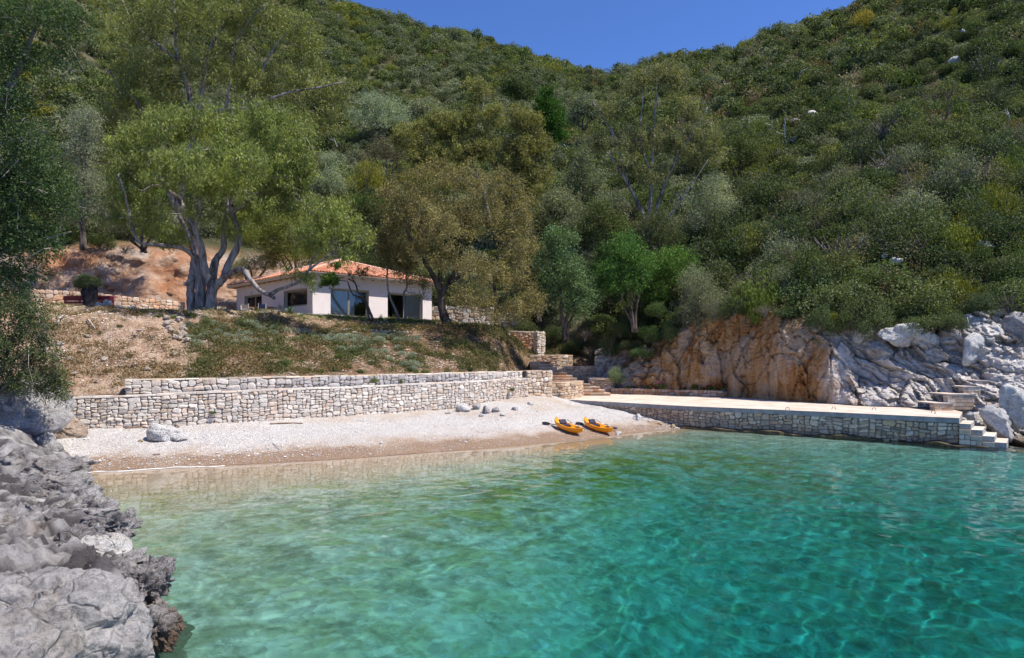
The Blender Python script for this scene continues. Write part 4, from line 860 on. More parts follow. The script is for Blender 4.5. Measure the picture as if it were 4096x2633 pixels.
def shrub_mesh(name, seed, n_=4200, L=.06, W=.035, nl=11, flat=.85, spread=.58, mat=None, wispy=0.0, core=True, twigs=8):
    g = np.random.default_rng(seed); lob = [(0, 0, .45*flat, .5, .5, .42*flat)]
    for k in range(nl):
        a = g.uniform(0, 6.283); r = spread*math.sqrt(g.random()); z = g.uniform(.12, .95)*flat*(1-.45*(r/spread)**2); s_ = g.uniform(.2, .4)
        lob.append((r*math.cos(a), r*math.sin(a), z, s_, s_, s_*g.uniform(.7, 1)))
    C, u, k = lobe_cloud(n_, lob, g); keep = C[:, 2] > -.12; C, u, k = C[keep], u[keep], k[keep]
    # sink clumps: small-scale gaps
    nz = vnoise(C*7, seed); C = C[nz > -.45]; u = u[nz > -.45]; k = k[nz > -.45]
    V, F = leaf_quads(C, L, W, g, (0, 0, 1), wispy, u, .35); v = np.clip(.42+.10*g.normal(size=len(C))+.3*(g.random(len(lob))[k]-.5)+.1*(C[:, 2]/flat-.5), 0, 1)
    b = MB()
    for t in range(twigs):
        a = g.uniform(0, 6.283); r = g.uniform(.2, .7); z = g.uniform(.5, 1)*flat; b.tube([(0, 0, -.15), (.3*r*math.cos(a), .3*r*math.sin(a), z*.45), (r*math.cos(a), r*math.sin(a), z)], [.022, .015, .006], 4, cap=False)
    if twigs:
        TVv = np.concatenate(b.v); ks = sorted(b.f); TFf = [np.concatenate(b.f[q]) for q in ks]; nt_ = sum(len(f) for f in TFf)
        me = mesh(np.concatenate([V, TVv]), [F]+[f+len(V) for f in TFf], False, {'v': ('FACE', np.concatenate([v, np.full(nt_, .3)]))}, [mat or LEAFM, BARKG], [0]*len(F)+[1]*nt_)
    else: me = mesh(V, [F], False, {'v': ('FACE', v)}, [mat or LEAFM])
    me.name = name; return me
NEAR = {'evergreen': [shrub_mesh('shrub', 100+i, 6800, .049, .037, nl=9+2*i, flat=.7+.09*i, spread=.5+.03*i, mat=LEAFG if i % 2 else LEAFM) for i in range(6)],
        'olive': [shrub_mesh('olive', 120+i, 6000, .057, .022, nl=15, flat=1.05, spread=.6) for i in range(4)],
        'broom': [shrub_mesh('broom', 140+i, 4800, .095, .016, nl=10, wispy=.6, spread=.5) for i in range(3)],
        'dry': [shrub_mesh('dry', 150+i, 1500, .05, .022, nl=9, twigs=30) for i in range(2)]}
KCOL = {'evergreen': [(.048, .068, .026), (.062, .088, .03), (.085, .105, .048), (.042, .058, .030), (.10, .12, .045)],
        'olive': [(.135, .155, .105), (.165, .185, .13), (.115, .13, .09)], 'broom': [(.12, .14, .02), (.15, .15, .02), (.09, .13, .025)],
        'dry': [(.15, .115, .085), (.14, .09, .045), (.18, .15, .12)]}
KNAME = {'evergreen': 'evergreen_shrub', 'olive': 'olive_shrub', 'broom': 'broom_shrub', 'dry': 'dry_shrub'}
KADJ = {'evergreen': ['dark green shrub', 'deep green shrub', 'sage green shrub', 'blackish green shrub', 'mid green shrub'],
        'olive': ['silver green wild olive', 'pale silver wild olive', 'dull wild olive'], 'broom': ['yellow green broom', 'golden yellow broom', 'fresh green broom'], 'dry': ['brown half-dry bush', 'rust coloured bush', 'grey twiggy bush']}
def put_shrub(p, r, kind, vi=None, ci=None, label=None, group=None, g=rng, squash=1.0, category='shrub', name=None, col=None, sink=.12):
    ms = NEAR[kind]; me = ms[(vi if vi is not None else int(g.integers(len(ms)))) % len(ms)]; ci = int(g.integers(len(KCOL[kind]))) if ci is None else ci
    o = bpy.data.objects.new(name or KNAME[kind], me); COL.objects.link(o); o.location = (p[0], p[1], p[2]-sink*r); o.rotation_euler = (0, 0, g.uniform(0, 6.28))
    o.scale = (r*g.uniform(.9, 1.15), r*g.uniform(.9, 1.15), r*squash*min(1.6, g.lognormal(.05, .22))); c = np.array(col if col is not None else KCOL[kind][ci])*g.uniform(.8, 1.15)*.92+np.array([.10, .11, .065])*.1; o.color = (*c, 1)
    o['label'] = label or KADJ[kind][ci]; o['category'] = category
    if group: o['group'] = group
    return o
def kind_at(px, py, g):
    """mix of species as the photograph shows it over the hill"""
    m = vnoise(np.array([px*.006, py*.009, 0.]), 400); m2 = vnoise(np.array([px*.012, py*.02, 3.]), 401); r = g.random()
    if px < 2350:                                     # left valley side: silver olives low down, yellow green bands
        if py > 300 and m > .15: return 'olive' if r < .6 else 'evergreen'
        if m2 > .25: return 'broom' if r < .55 else 'evergreen'
        return 'evergreen' if r < .6 else ('olive' if r < .85 else ('broom' if r < .95 else 'dry'))
    if m2 > .38: return 'broom' if r < .35 else 'evergreen'
    if m2 < -.4: return 'dry' if r < .4 else 'evergreen'
    if m > .35: return 'olive' if r < .6 else 'evergreen'
    return 'evergreen' if r < .76 else ('olive' if r < .88 else ('dry' if r < .95 else 'broom'))
ORD = ['first', 'second', 'third', 'fourth', 'fifth', 'sixth', 'seventh', 'eighth', 'ninth', 'tenth', 'eleventh', 'twelfth', 'thirteenth', 'fourteenth', 'fifteenth', 'sixteenth', 'seventeenth', 'eighteenth', 'nineteenth', 'twentieth', 'twenty-first', 'twenty-second', 'twenty-third', 'twenty-fourth', 'twenty-fifth', 'twenty-sixth', 'twenty-seventh', 'twenty-eighth', 'twenty-ninth', 'thirtieth']
def zone_of(px, py):
    h = 'on high slope ' if py < 330 else 'on middle slope ' if py < 600 else 'on lower slope ' if py < 850 else 'on bottom slope '
    w = 'behind the eucalyptus' if px < 700 else 'above the villa' if px < 1500 else 'above the oak' if px < 2100 else 'in the gully' if px < 2500 else 'by the bare limbs' if px < 3000 else 'above the orange rock' if px < 3500 else 'above the grey rock'
    return h+w
# hill cover: a jittered net over the slope
cand = []
gv = np.random.default_rng(77)
s_ = .08
while s_ < 5.15:
    pc_ = hill_at(np.array([2000.]), np.array([s_]))[0]
    cols_ = []; px = -450. if s_ > .9 else 1150.
    while px < 4650:
        p = hill_at(np.array([px]), np.array([s_]))[0]; d = p[1]; sp = np.interp(d, [36, 60, 110, 200, 320], [1.65, 1.85, 2.15, 2.45, 3.2]); jx = gv.normal(0, sp*.3)/d*F0; js = gv.normal(0, .012)
        p = hill_at(np.array([px+jx]), np.array([s_+js]))[0]; X_, Y_ = scr(p)
        r = np.interp(d, [36, 60, 110, 200, 320], [1.6, 1.75, 1.95, 2.4, 3.2])*min(1.75, gv.lognormal(.0, .38)); cand.append((X_, Y_, d, r, p)); px += sp/d*F0
    q0 = hill_at(np.array([2600.]), np.array([s_]))[0]; ds = .01; q1 = hill_at(np.array([2600.]), np.array([s_+ds]))[0]; step = np.linalg.norm(q1-q0)/ds
    s_ += np.interp(q0[1], [36, 60, 110, 200, 320], [1.4, 1.6, 2.1, 2.6, 3.6])/step
def hidden(px, py):      # behind the villa, its trees or out of frame
    return px < -80 or px > 4180 or py < -60 or (250 < px < 1250 and 300 < py < 850 and False)
def cut_zone(px, py, d): return px < 1300 and py > 960
vis = [c for c in cand if not hidden(c[0], c[1]) and not cut_zone(c[0], c[1], c[2])]; vis.sort(key=lambda c: -c[3]/c[2])
nind = 285; ind = vis[:nind]; ids = set(id(c) for c in ind); restc = [c for c in cand if id(c) not in ids and not cut_zone(c[0], c[1], c[2])]
recs = []
for (X_, Y_, d, r, p) in ind:
    k = kind_at(X_, Y_, gv); ci = int(gv.integers(len(KCOL[k]))); z = zone_of(X_, Y_); recs.append((X_, put_shrub(p, r, k, ci=ci, g=gv, label=KADJ[k][ci]+' '+z, group='shrubs '+z), KADJ[k][ci], z))
by = {}
for q_ in sorted(recs, key=lambda q_: q_[0]): by.setdefault((q_[2], q_[3]), []).append(q_)
for (a_, z_), L_ in by.items():
    if len(L_) > 1:
        for i_, q_ in enumerate(L_): q_[1]['label'] = (ORD[i_]+' '+a_+' from left, ' if 2*i_ < len(L_) else ORD[len(L_)-1-i_]+' '+a_+' from right, ')+z_
print('hill candidates', len(cand), 'individuals', len(ind), 'rest', len(restc))
# the rest of the scrub: one object that scatters small shrubs
pc_col = bpy.data.collections.new('scrub_kinds')
far_kinds = [('a_evergreen', 900, .13, .09, LEAFM, 0), ('b_evergreen', 900, .12, .09, LEAFM, 0), ('c_evergreen', 1000, .12, .08, LEAFM, 0), ('d_olive', 1000, .13, .06, LEAFM, 0), ('e_olive', 1000, .12, .06, LEAFM, 0), ('f_broom', 900, .17, .04, LEAFM, .5), ('g_dry', 450, .12, .05, LEAFM, .2),
             ('h_mid', 2200, .085, .06, LEAFM, 0), ('i_mid', 2200, .08, .055, LEAFM, 0)]
for i, (nm, n_, L_, W_, m_, wi) in enumerate(far_kinds):
    me = shrub_mesh(nm, 300+i, n_, L_, W_, nl=8, mat=m_, wispy=wi, twigs=0); o = bpy.data.objects.new('kind_'+nm, me); pc_col.objects.link(o)
pts, idx, sca, rot, tin = [], [], [], [], []
for (X_, Y_, d, r, p) in restc:
    k = kind_at(X_, Y_, gv); i = {'evergreen': int(gv.integers(3)), 'olive': 3+int(gv.integers(2)), 'broom': 5, 'dry': 6}[k]
    if d < 95 and k in ('evergreen', 'olive'): i = 7+int(gv.integers(2))
    c = np.array(KCOL[k][int(gv.integers(len(KCOL[k])))])*gv.uniform(.8, 1.2); c = c*(1-.25)+np.array([.10, .115, .06])*.25
    pts.append((p[0], p[1], p[2]-.1*r)); idx.append(i); sca.append(r); rot.append(gv.uniform(0, 6.28)); tin.append(c)
me = bpy.data.meshes.new('scrub_points'); me.from_pydata(pts, [], [])
for nm, ty, arr in (('kidx', 'INT', idx), ('ksc', 'FLOAT', sca), ('krot', 'FLOAT', rot)):
    a = me.attributes.new(nm, ty, 'POINT'); a.data.foreach_set('value', arr)
a = me.attributes.new('tint_i', 'FLOAT_COLOR', 'POINT'); a.data.foreach_set('color', np.c_[np.array(tin), np.ones(len(tin))].astype(np.float32).ravel())
scrub = bpy.data.objects.new('hillside_scrub', me); COL.objects.link(scrub); scrub['kind'] = 'stuff'; scrub['label'] = 'dense mixed scrub of shrubs and wild olives covering the far hillsides'; scrub.color = (0, 0, 0, 1)
def gn_scatter(ob, coll):
    ng = bpy.data.node_groups.new('scatter', 'GeometryNodeTree'); ng.interface.new_socket('Geometry', in_out='INPUT', socket_type='NodeSocketGeometry'); ng.interface.new_socket('Geometry', in_out='OUTPUT', socket_type='NodeSocketGeometry')
    N = ng.nodes; gi = N.new('NodeGroupInput'); go = N.new('NodeGroupOutput'); iop = N.new('GeometryNodeInstanceOnPoints'); ci = N.new('GeometryNodeCollectionInfo'); ci.inputs[0].default_value = coll; ci.inputs[1].default_value = True; ci.inputs[2].default_value = True
    def at(nm, ty):
        x = N.new('GeometryNodeInputNamedAttribute'); x.data_type = ty; x.inputs[0].default_value = nm; return x.outputs[0]
    lk = ng.links.new; m2p = N.new('GeometryNodeMeshToPoints'); lk(gi.outputs[0], m2p.inputs[0]); lk(m2p.outputs[0], iop.inputs['Points']); lk(ci.outputs[0], iop.inputs['Instance']); iop.inputs['Pick Instance'].default_value = True; lk(at('kidx', 'INT'), iop.inputs['Instance Index'])
    cx = N.new('ShaderNodeCombineXYZ'); lk(at('krot', 'FLOAT'), cx.inputs[2]); lk(cx.outputs[0], iop.inputs['Rotation']); lk(at('ksc', 'FLOAT'), iop.inputs['Scale']); lk(iop.outputs[0], go.inputs[0])
    m = ob.modifiers.new('scatter', 'NODES'); m.node_group = ng
gn_scatter(scrub, pc_col)

# ------------------------------------------------------------------ trees, each with trunk, branches and crown
def tree(name, label, limbs, blobs, d, leaf=(.16, .035), nleaf=30000, droop=.0, bark=BARKE, lmat=None, color=(.09, .12, .04), color2=None, seed=1, clump=.42, nclump=160, depth=1.0, twig=.028, group=None, vb=.45, perc=1.0, dry=0, category='tree', crown_shell=.35, barkc=None, dlimb=None):
    g = np.random.default_rng(seed); base = P(*limbs[0][0][0][:2], limbs[0][0][0][2] if len(limbs[0][0][0]) > 2 else d)
    root = empty(name, base, label, category, group); nodes = []; tb = MB()
    for pts, r0, r1 in limbs:
        q = np.array([P(a[0], a[1], a[2] if len(a) > 2 else d) for a in pts]); c = curve(q, max(14, 5*len(q))); m = len(c)
        c = c+np.cumsum(g.normal(0, .006, c.shape), 0)*np.linspace(0, 1, m)[:, None]; rr = r0+(r1-r0)*np.linspace(0, 1, m)**.8; rr = rr*(1+.07*g.normal(size=m)); tb.tube(c, rr, 9 if r0 > .12 else 6)
        for k in range(0, m): nodes.append((*c[k], rr[k]))
    tb.build('trunk', bark, root, True)
    cl = []
    bl = np.array([(b[0], b[1], b[2], b[3], b[4] if len(b) > 4 else 1.0, b[5] if len(b) > 5 else d) for b in blobs], float); w = bl[:, 2]*bl[:, 3]*bl[:, 4]; w /= w.sum()
    for k in g.choice(len(bl), nclump, p=w):
        px, py, rx, ry, _, dd_ = bl[k]; u = g.normal(size=3); u /= np.linalg.norm(u); rr = g.random()**.45
        rxm = rx/F0*dd_; p = P(px+u[0]*rx*rr, py+u[2]*ry*rr, dd_); p[1] += u[1]*rxm*rr*depth; f = p[1]/dd_; p[0] *= f; p[2] = CH+(p[2]-CH)*f; cl.append(p)
    cl = np.array(cl); nd = np.array(nodes); dist = np.min(np.linalg.norm(cl[:, None]-nd[None, :, :3], axis=2), 1); order = np.argsort(dist); bb = MB(); N_ = [tuple(n_) for n_ in nodes]
    arr = np.array(N_)
    for k in order:
        p = cl[k]; dv_ = arr[:, :3]-p; pen = np.linalg.norm(dv_, axis=1)+.35*np.maximum(0, arr[:, 2]-p[2]); j = np.argmin(pen); a = arr[j, :3]; L_ = np.linalg.norm(p-a)
        if L_ < .05: continue
        r0 = min(arr[j, 3]*.8, twig+.010*L_*1.6); mid1 = a+(p-a)*.33+g.normal(0, .06*L_, 3)+np.array([0, 0, -.05*L_]); mid2 = a+(p-a)*.7+g.normal(0, .06*L_, 3); rs_ = [r0, r0*.8, r0*.6, .008]
        bb.tube([a, mid1, mid2, p], rs_, 4, cap=False); arr = np.concatenate([arr, [(*mid1, rs_[1]), (*mid2, rs_[2]), (*p, .012)]])
    for k in range(dry):
        j = g.integers(len(cl)); p = cl[j]; q = p+g.normal(0, .5, 3)+np.array([0, 0, -.3]); bb.tube([p, (p+q)/2+g.normal(0, .1, 3), q], [.014, .01, .005], 3, cap=False)
    bb.build('branches', barkc or bark, root, kind='stuff')
    per = int(nleaf/len(cl)); sub = g.normal(0, clump*.62, (len(cl), 4, 3)); kk = g.integers(0, 4, (len(cl), per)); C = cl[:, None]+np.take_along_axis(sub, kk[..., None].repeat(3, 2), 1)+g.normal(0, clump*.42, (len(cl), per, 3)); 
    if droop: C[..., 2] -= np.abs(g.normal(0, clump*.5*droop, (len(cl), per)))
    C = C.reshape(-1, 3); vc = np.repeat(g.normal(0, .15, len(cl)), per)
    V, F = leaf_quads(C, leaf[0], leaf[1], g, (0, 0, -1) if droop else None, .55*droop)
    v = np.clip(vb+.13*g.normal(size=len(C))+vc, 0, 1)
    cr = link('crown', mesh(V, [F], False, {'v': ('FACE', v)}, [lmat or LEAF]), root, kind='stuff'); cr.color = (*color, 1)
    return root
EUC = (.125, .155, .05)
tree('eucalyptus_tree', 'big eucalyptus with many pale twisting trunks standing left of the villa',
     [([(845, 1262, 42), (845, 1150, 42), (820, 1080, 42), (805, 991, 41.8), (780, 918, 41.6), (751, 867, 41.5), (718, 795, 41.3), (671, 755, 41), (640, 690, 41)], .34, .09),
      ([(800, 1262, 42.3), (802, 1150, 42.4), (790, 1060, 42.6), (784, 1020, 42.6)], .36, .22),
      ([(784, 1035, 42.5), (733, 995, 42), (645, 980, 41.5), (556, 969, 41), (522, 882, 41), (500, 784, 41), (470, 700, 41)], .17, .05),
      ([(835, 1262, 42), (853, 1158, 42), (893, 1115, 42), (918, 1049, 42.2), (951, 984, 42.4), (955, 925, 42.5), (929, 853, 42.7), (925, 791, 42.9), (940, 736, 43), (969, 700, 43), (1000, 600, 43)], .31, .08),
      ([(825, 1255, 42.7), (848, 1130, 42.8), (862, 1045, 43), (893, 998, 43.2), (896, 936, 43.4), (905, 850, 43.6), (911, 773, 43.8), (900, 640, 44), (870, 540, 44)], .30, .07),
      ([(770, 1258, 42.4), (762, 1160, 42.4), (769, 1090, 42.5), (775, 1030, 42.6)], .28, .2), ([(770, 1110, 42.3), (745, 1135, 42), (736, 1133, 41.8)], .14, .1),
      ([(898, 1108, 41.8), (935, 1088, 41.2), (973, 1078, 40.6), (1000, 1116, 40), (1036, 1160, 39.6), (1078, 1180, 39.3), (1095, 1193, 39.2)], .20, .10),
      ([(1080, 1180, 39.3), (1112, 1160, 39.2), (1145, 1149, 39.2), (1195, 1127, 39.2), (1225, 1096, 39.2), (1238, 1078, 39.2), (1300, 1031, 39.2), (1380, 985, 39.2), (1440, 950, 39.2)], .13, .035),
      ([(1236, 1082, 39.2), (1250, 1040, 39.4), (1275, 1000, 39.6), (1290, 960, 39.8), (1330, 900, 40)], .07, .02),
      ([(671, 757, 41), (620, 740, 40.6), (570, 760, 40.3)], .09, .03), ([(929, 855, 42.7), (990, 810, 42), (1060, 760, 41.5), (1120, 700, 41)], .12, .04), ([(780, 918, 41.6), (800, 800, 41), (790, 700, 40.5), (800, 620, 40)], .14, .05)],
     [(530, 600, 110, 100), (660, 500, 110, 80), (800, 470, 110, 70, .8), (900, 570, 120, 90, .8), (1030, 480, 110, 80), (1150, 540, 110, 100), (1100, 690, 130, 90), (900, 720, 130, 80, .8, 40), (700, 680, 130, 90, .9, 39.5), (1000, 640, 110, 70, .7, 37.5), (800, 640, 100, 70, .7, 37), (540, 780, 100, 80, .8), (620, 870, 100, 60, .6), (1210, 640, 60, 100, .9), (1050, 830, 110, 60, .7), (820, 860, 90, 50, .5), (1180, 790, 60, 70, .8), (460, 860, 50, 60, .5), (950, 930, 100, 35, .35), (690, 940, 90, 30, .3),  # nearest clusters added forward of the trunks so the crown shades the bank
      (1330, 850, 100, 65, 1.1, 39.6), (1420, 925, 65, 60, 1.0, 39.4), (1250, 940, 80, 60, 1.0, 39.6), (1385, 1000, 55, 40, .6, 39.3), (1180, 1070, 22, 35, 1, 39.3), (1222, 1125, 16, 28, 1.4, 39.3), (1262, 1100, 22, 18, 1.2, 39.3), (480, 720, 50, 60, .6)],
     42, (.24, .058), 74000, .9, color=EUC, seed=501, nclump=820, clump=.34, vb=.5, dry=200, depth=1.5)
tree('eucalyptus_tree', 'tall eucalyptus rising out of the top of the picture behind the big one',
     [([(800, 1215, 54), (775, 1000, 54), (690, 800, 54), (640, 640, 54), (608, 503, 54), (540, 400, 54), (485, 350, 54), (432, 275, 54)], .27, .07), ([(715, 840, 54), (740, 680, 54), (765, 500, 54), (754, 350, 54), (713, 228, 54), (701, 117, 54), (695, 10, 54), (700, -100, 54)], .32, .1),
      ([(742, 660, 54), (790, 480, 54), (812, 350, 53), (836, 216, 53), (871, 140, 53), (935, 53, 53), (970, -60, 53)], .25, .06), ([(713, 240, 54), (695, 228, 54), (596, 146, 54), (526, 82, 54), (490, 0, 54)], .12, .04),
      ([(800, 460, 54), (900, 440, 53), (1000, 430, 52.5), (1081, 397, 52), (1169, 368, 52), (1286, 350, 52), (1370, 330, 52)], .2, .04), ([(905, 440, 53), (920, 330, 53), (940, 180, 53), (1000, 80, 53), (1060, 20, 53)], .14, .05), ([(1000, 430, 53), (1060, 260, 53), (1130, 150, 53), (1210, 90, 53)], .1, .04)],
     [(460, 110, 110, 110), (640, 40, 140, 110), (840, 60, 150, 120), (1000, 60, 120, 110), (1150, 110, 110, 90), (1225, 190, 70, 70), (560, 270, 120, 100), (740, 250, 140, 100), (900, 260, 130, 110), (1060, 290, 120, 90), (1240, 320, 110, 80), (1360, 345, 70, 50), (1330, 430, 60, 50), (1190, 450, 90, 50), (480, 420, 90, 80), (640, 410, 110, 80), (1290, 510, 80, 40, .7), (900, -100, 300, 80)],
     54, (.26, .07), 70000, .85, color=(.13, .145, .055), seed=502, nclump=760, clump=.44, vb=.46, dry=60, depth=1.3)
tree('evergreen_oak', 'round brown-green oak beside the villa with boughs over the bank',
     [([(1790, 1302, 45.5), (1768, 1236, 45.6), (1764, 1175, 45.7), (1752, 1144, 45.7), (1720, 1080, 45.5), (1660, 990, 45), (1620, 900, 45)], .36, .08), ([(1764, 1180, 45.7), (1790, 1140, 45.7), (1830, 1060, 45.7), (1850, 950, 45.5), (1870, 820, 45)], .22, .06),
      ([(1795, 1135, 45.7), (1880, 1080, 45), (1960, 1040, 44.6), (2060, 1020, 44.3)], .14, .04), ([(1760, 1150, 45.7), (1760, 1000, 46), (1740, 860, 46.4), (1760, 760, 46.5)], .18, .05), ([(1985, 1300, 48), (1985, 1200, 47), (1975, 1100, 46), (2010, 980, 46)], .2, .05)],
     [(1620, 760, 100, 70), (1790, 700, 140, 70), (1960, 750, 120, 80), (2070, 850, 80, 90), (1570, 870, 70, 90), (1700, 850, 140, 100), (1880, 870, 150, 110), (2050, 970, 100, 100), (1620, 990, 100, 75), (1780, 1000, 120, 80), (1920, 1070, 120, 80, 1, 43), (2060, 1110, 80, 80, 1, 43.5), (1880, 1190, 100, 45, 1.1, 42.5), (2000, 1235, 110, 45, 1.1, 43.5), (1750, 900, 100, 70, .8, 41), (2110, 1215, 55, 55), (1660, 1100, 90, 30, .5), (1500, 960, 40, 60, .5)],  # front boughs shaped towards the camera to throw shade on the bank
     45, (.112, .068), 70000, 0, color=(.14, .125, .06), seed=503, bark=BARKD, barkc=BARKG, lmat=LEAFM, nclump=620, clump=.36, depth=1.2, vb=.5)
tree('slim_tree', 'slim leaning tree crossing the first glass door of the villa with one green tuft', [([(1494, 1284, 46), (1465, 1212, 46), (1448, 1185, 46), (1431, 1166, 46), (1421, 1134, 46), (1392, 1117, 46)], .1, .05), ([(1479, 1278, 46), (1455, 1200, 46.1), (1414, 1180, 46.2), (1395, 1140, 46.2), (1389, 1126, 46.2), (1358, 1122, 46.2), (1320, 1125, 46)], .085, .02), ([(1425, 1140, 46), (1408, 1110, 46), (1394, 1092, 46), (1370, 1074, 46), (1336, 1068, 46)], .04, .015)],
     [(1315, 1120, 40, 24, 2), (1345, 1062, 24, 12, 1), (1440, 1085, 45, 14, .5)], 46, (.09, .06), 6500, 0, color=(.055, .10, .025), seed=504, bark=BARKD, nclump=60, clump=.16, twig=.012)
tree('slim_tree', 'slim bent tree left of the second glass door of the villa', [([(1598, 1280, 46.3), (1582, 1240, 46.3), (1566, 1204, 46.3), (1554, 1165, 46.3), (1549, 1122, 46.3), (1552, 1060, 46.3), (1560, 990, 46.3)], .11, .04), ([(1550, 1108, 46.3), (1530, 1100, 46.2), (1506, 1105, 46), (1470, 1100, 46), (1438, 1100, 46)], .045, .015)],
     [(1560, 1030, 60, 40), (1540, 960, 60, 50), (1470, 1085, 50, 14, .5), (1600, 1080, 40, 20, .5)], 46.3, (.09, .05), 9000, 0, color=(.10, .105, .05), seed=505, bark=BARKG, nclump=90, clump=.3, lmat=LEAFM)
tree('slim_tree', 'slim tree standing before the second glass door of the villa', [([(1622, 1281, 46.8), (1618, 1220, 46.8), (1615, 1175, 46.8), (1627, 1151, 46.8), (1627, 1103, 46.8), (1640, 1030, 46.8)], .1, .04)],
     [(1640, 1060, 60, 35), (1680, 1120, 50, 25, .8), (1690, 1180, 30, 20, .4), (1620, 1000, 50, 50)], 46.8, (.09, .05), 9500, 0, color=(.11, .115, .055), seed=506, bark=BARKG, nclump=90, clump=.3, lmat=LEAFM)
tree('holm_oak', 'dark glossy evergreen tree hanging in from the left edge in the foreground',
     [([(-420, 1650, 14.5), (-330, 1250, 14.5), (-220, 900, 14.5), (-80, 600, 14.5), (60, 300, 14.5), (160, 80, 14.5)], .22, .04), ([(-220, 900, 14.5), (-60, 850, 14.5), (100, 780, 14.5), (240, 720, 14.5)], .1, .02), ([(-60, 600, 14.5), (60, 560, 14.5), (170, 520, 14.5)], .06, .015), ([(-300, 1150, 14.5), (-120, 1080, 14.5), (40, 1000, 14.5), (180, 960, 14.4), (280, 925, 14.4)], .08, .012)],
     [(40, 60, 130, 100), (210, 50, 120, 80), (320, 130, 60, 60, .7), (60, 240, 110, 80), (40, 400, 110, 80), (240, 240, 80, 50, .7), (100, 590, 140, 110, .8), (30, 760, 130, 120, 1.3), (190, 740, 110, 110, 1.3), (280, 830, 70, 45, 1), (40, 940, 120, 100, 1.2), (170, 960, 100, 80, 1), (40, 1110, 90, 80, 1), (150, 1100, 50, 50, .8), (-250, 300, 200, 400, .5), (-250, 900, 200, 300, .5)],
     14.5, (.062, .03), 62000, 0, color=(.045, .075, .03), seed=507, bark=BARKG, lmat=LEAFG, nclump=900, clump=.17, depth=1.0, twig=.008, vb=.42, dry=90)
tree('mastic_bush', 'dark shaded bush hanging over the rocks at the left end of the beach wall',
     [([(-60, 1640, 23.5), (0, 1480, 23.5), (60, 1320, 23.5), (90, 1220, 23.5)], .1, .03), ([(-40, 1600, 23.5), (90, 1500, 23.5), (200, 1500, 23.6), (260, 1540, 23.6)], .07, .02), ([(0, 1480, 23.5), (120, 1400, 23.5), (210, 1380, 23.5)], .05, .02)],
     [(20, 1220, 130, 90), (130, 1290, 100, 80), (30, 1400, 130, 110), (180, 1420, 80, 70), (110, 1530, 130, 60), (215, 1530, 60, 50), (258, 1572, 35, 28, .8), (-120, 1400, 100, 200)],
     23.5, (.075, .04), 34000, 0, color=(.055, .075, .035), seed=508, bark=BARKG, lmat=LEAFM, nclump=420, clump=.22, category='bush', twig=.01, dry=120, vb=.42)
tree('eucalyptus_tree', 'olive-brown eucalyptus with one upright dark stem behind the round oak', [([(2045, 900, 70), (2055, 800, 70), (2070, 700, 70), (2100, 560, 70), (2110, 480, 70)], .3, .08), ([(2062, 740, 70), (2020, 690, 70), (1990, 650, 70)], .12, .04), ([(2070, 700, 70), (2130, 660, 70), (2160, 610, 70)], .12, .04)],
     [(2090, 480, 70, 50), (2120, 570, 90, 70), (2050, 620, 90, 70), (2120, 700, 100, 70), (2060, 780, 90, 60)], 70, (.28, .09), 34000, .7, color=(.125, .125, .05), seed=509, nclump=240, clump=.55, vb=.5)
tree('eucalyptus_tree', 'wide pale eucalyptus group above the round oak with a thin stem sticking up', [([(1960, 900, 76), (1930, 760, 76), (1880, 640, 76), (1830, 540, 76)], .3, .08), ([(1935, 780, 76), (1820, 700, 76), (1720, 620, 76), (1660, 560, 76)], .18, .05), ([(1885, 640, 76), (1905, 480, 76), (1895, 430, 76), (1925, 340, 76)], .14, .04), ([(1905, 480, 76), (1930, 430, 76), (1935, 380, 76)], .07, .03)],
     [(1640, 540, 70, 55), (1770, 500, 90, 60), (1870, 470, 60, 40), (1800, 600, 120, 60), (1930, 570, 80, 60), (1700, 620, 80, 45), (1920, 345, 50, 32, 1.3), (1890, 390, 40, 24), (1980, 460, 60, 40, .8)], 76, (.29, .09), 38000, .7, color=(.135, .14, .055), seed=510, nclump=300, clump=.5, vb=.52)
tree('eucalyptus_tree', 'open eucalyptus with long bare grey limbs at the foot of the right slope', [([(2572, 975, 60), (2570, 860, 60), (2504, 725, 60), (2440, 620, 60)], .22, .06), ([(2585, 975, 60), (2605, 750, 60), (2612, 600, 60), (2622, 420, 60), (2645, 300, 60)], .2, .05), ([(2598, 975, 60.5), (2640, 790, 60), (2700, 650, 60), (2790, 500, 60), (2830, 430, 60)], .2, .04), ([(2560, 850, 60), (2500, 690, 60.5), (2463, 567, 60.5), (2399, 456, 60.5), (2364, 403, 60.5)], .12, .035), ([(2463, 567, 60.5), (2440, 480, 60.5), (2450, 400, 60.5)], .07, .02), ([(2606, 700, 60), (2560, 560, 60), (2570, 400, 60), (2565, 330, 60)], .1, .03), ([(2700, 650, 60), (2715, 520, 60), (2740, 400, 60)], .08, .03), ([(2720, 800, 58), (2780, 720, 58), (2830, 640, 58)], .09, .03), ([(2600, 930, 60), (2690, 850, 59), (2740, 780, 58.5)], .12, .05)],
     [(2645, 280, 80, 40), (2700, 310, 60, 40), (2560, 320, 60, 40), (2450, 420, 55, 50, .8), (2390, 560, 45, 40, .8), (2520, 560, 90, 50, .6), (2640, 540, 100, 70, .7), (2760, 430, 60, 50, .9), (2820, 540, 70, 50, .8), (2860, 620, 50, 45, .9), (2500, 660, 80, 40, .6), (2620, 680, 80, 40, .5), (2740, 600, 60, 40, .6)], 60, (.22, .065), 30000, .7, color=(.125, .13, .065), seed=511, nclump=330, clump=.42, vb=.52, dry=120)
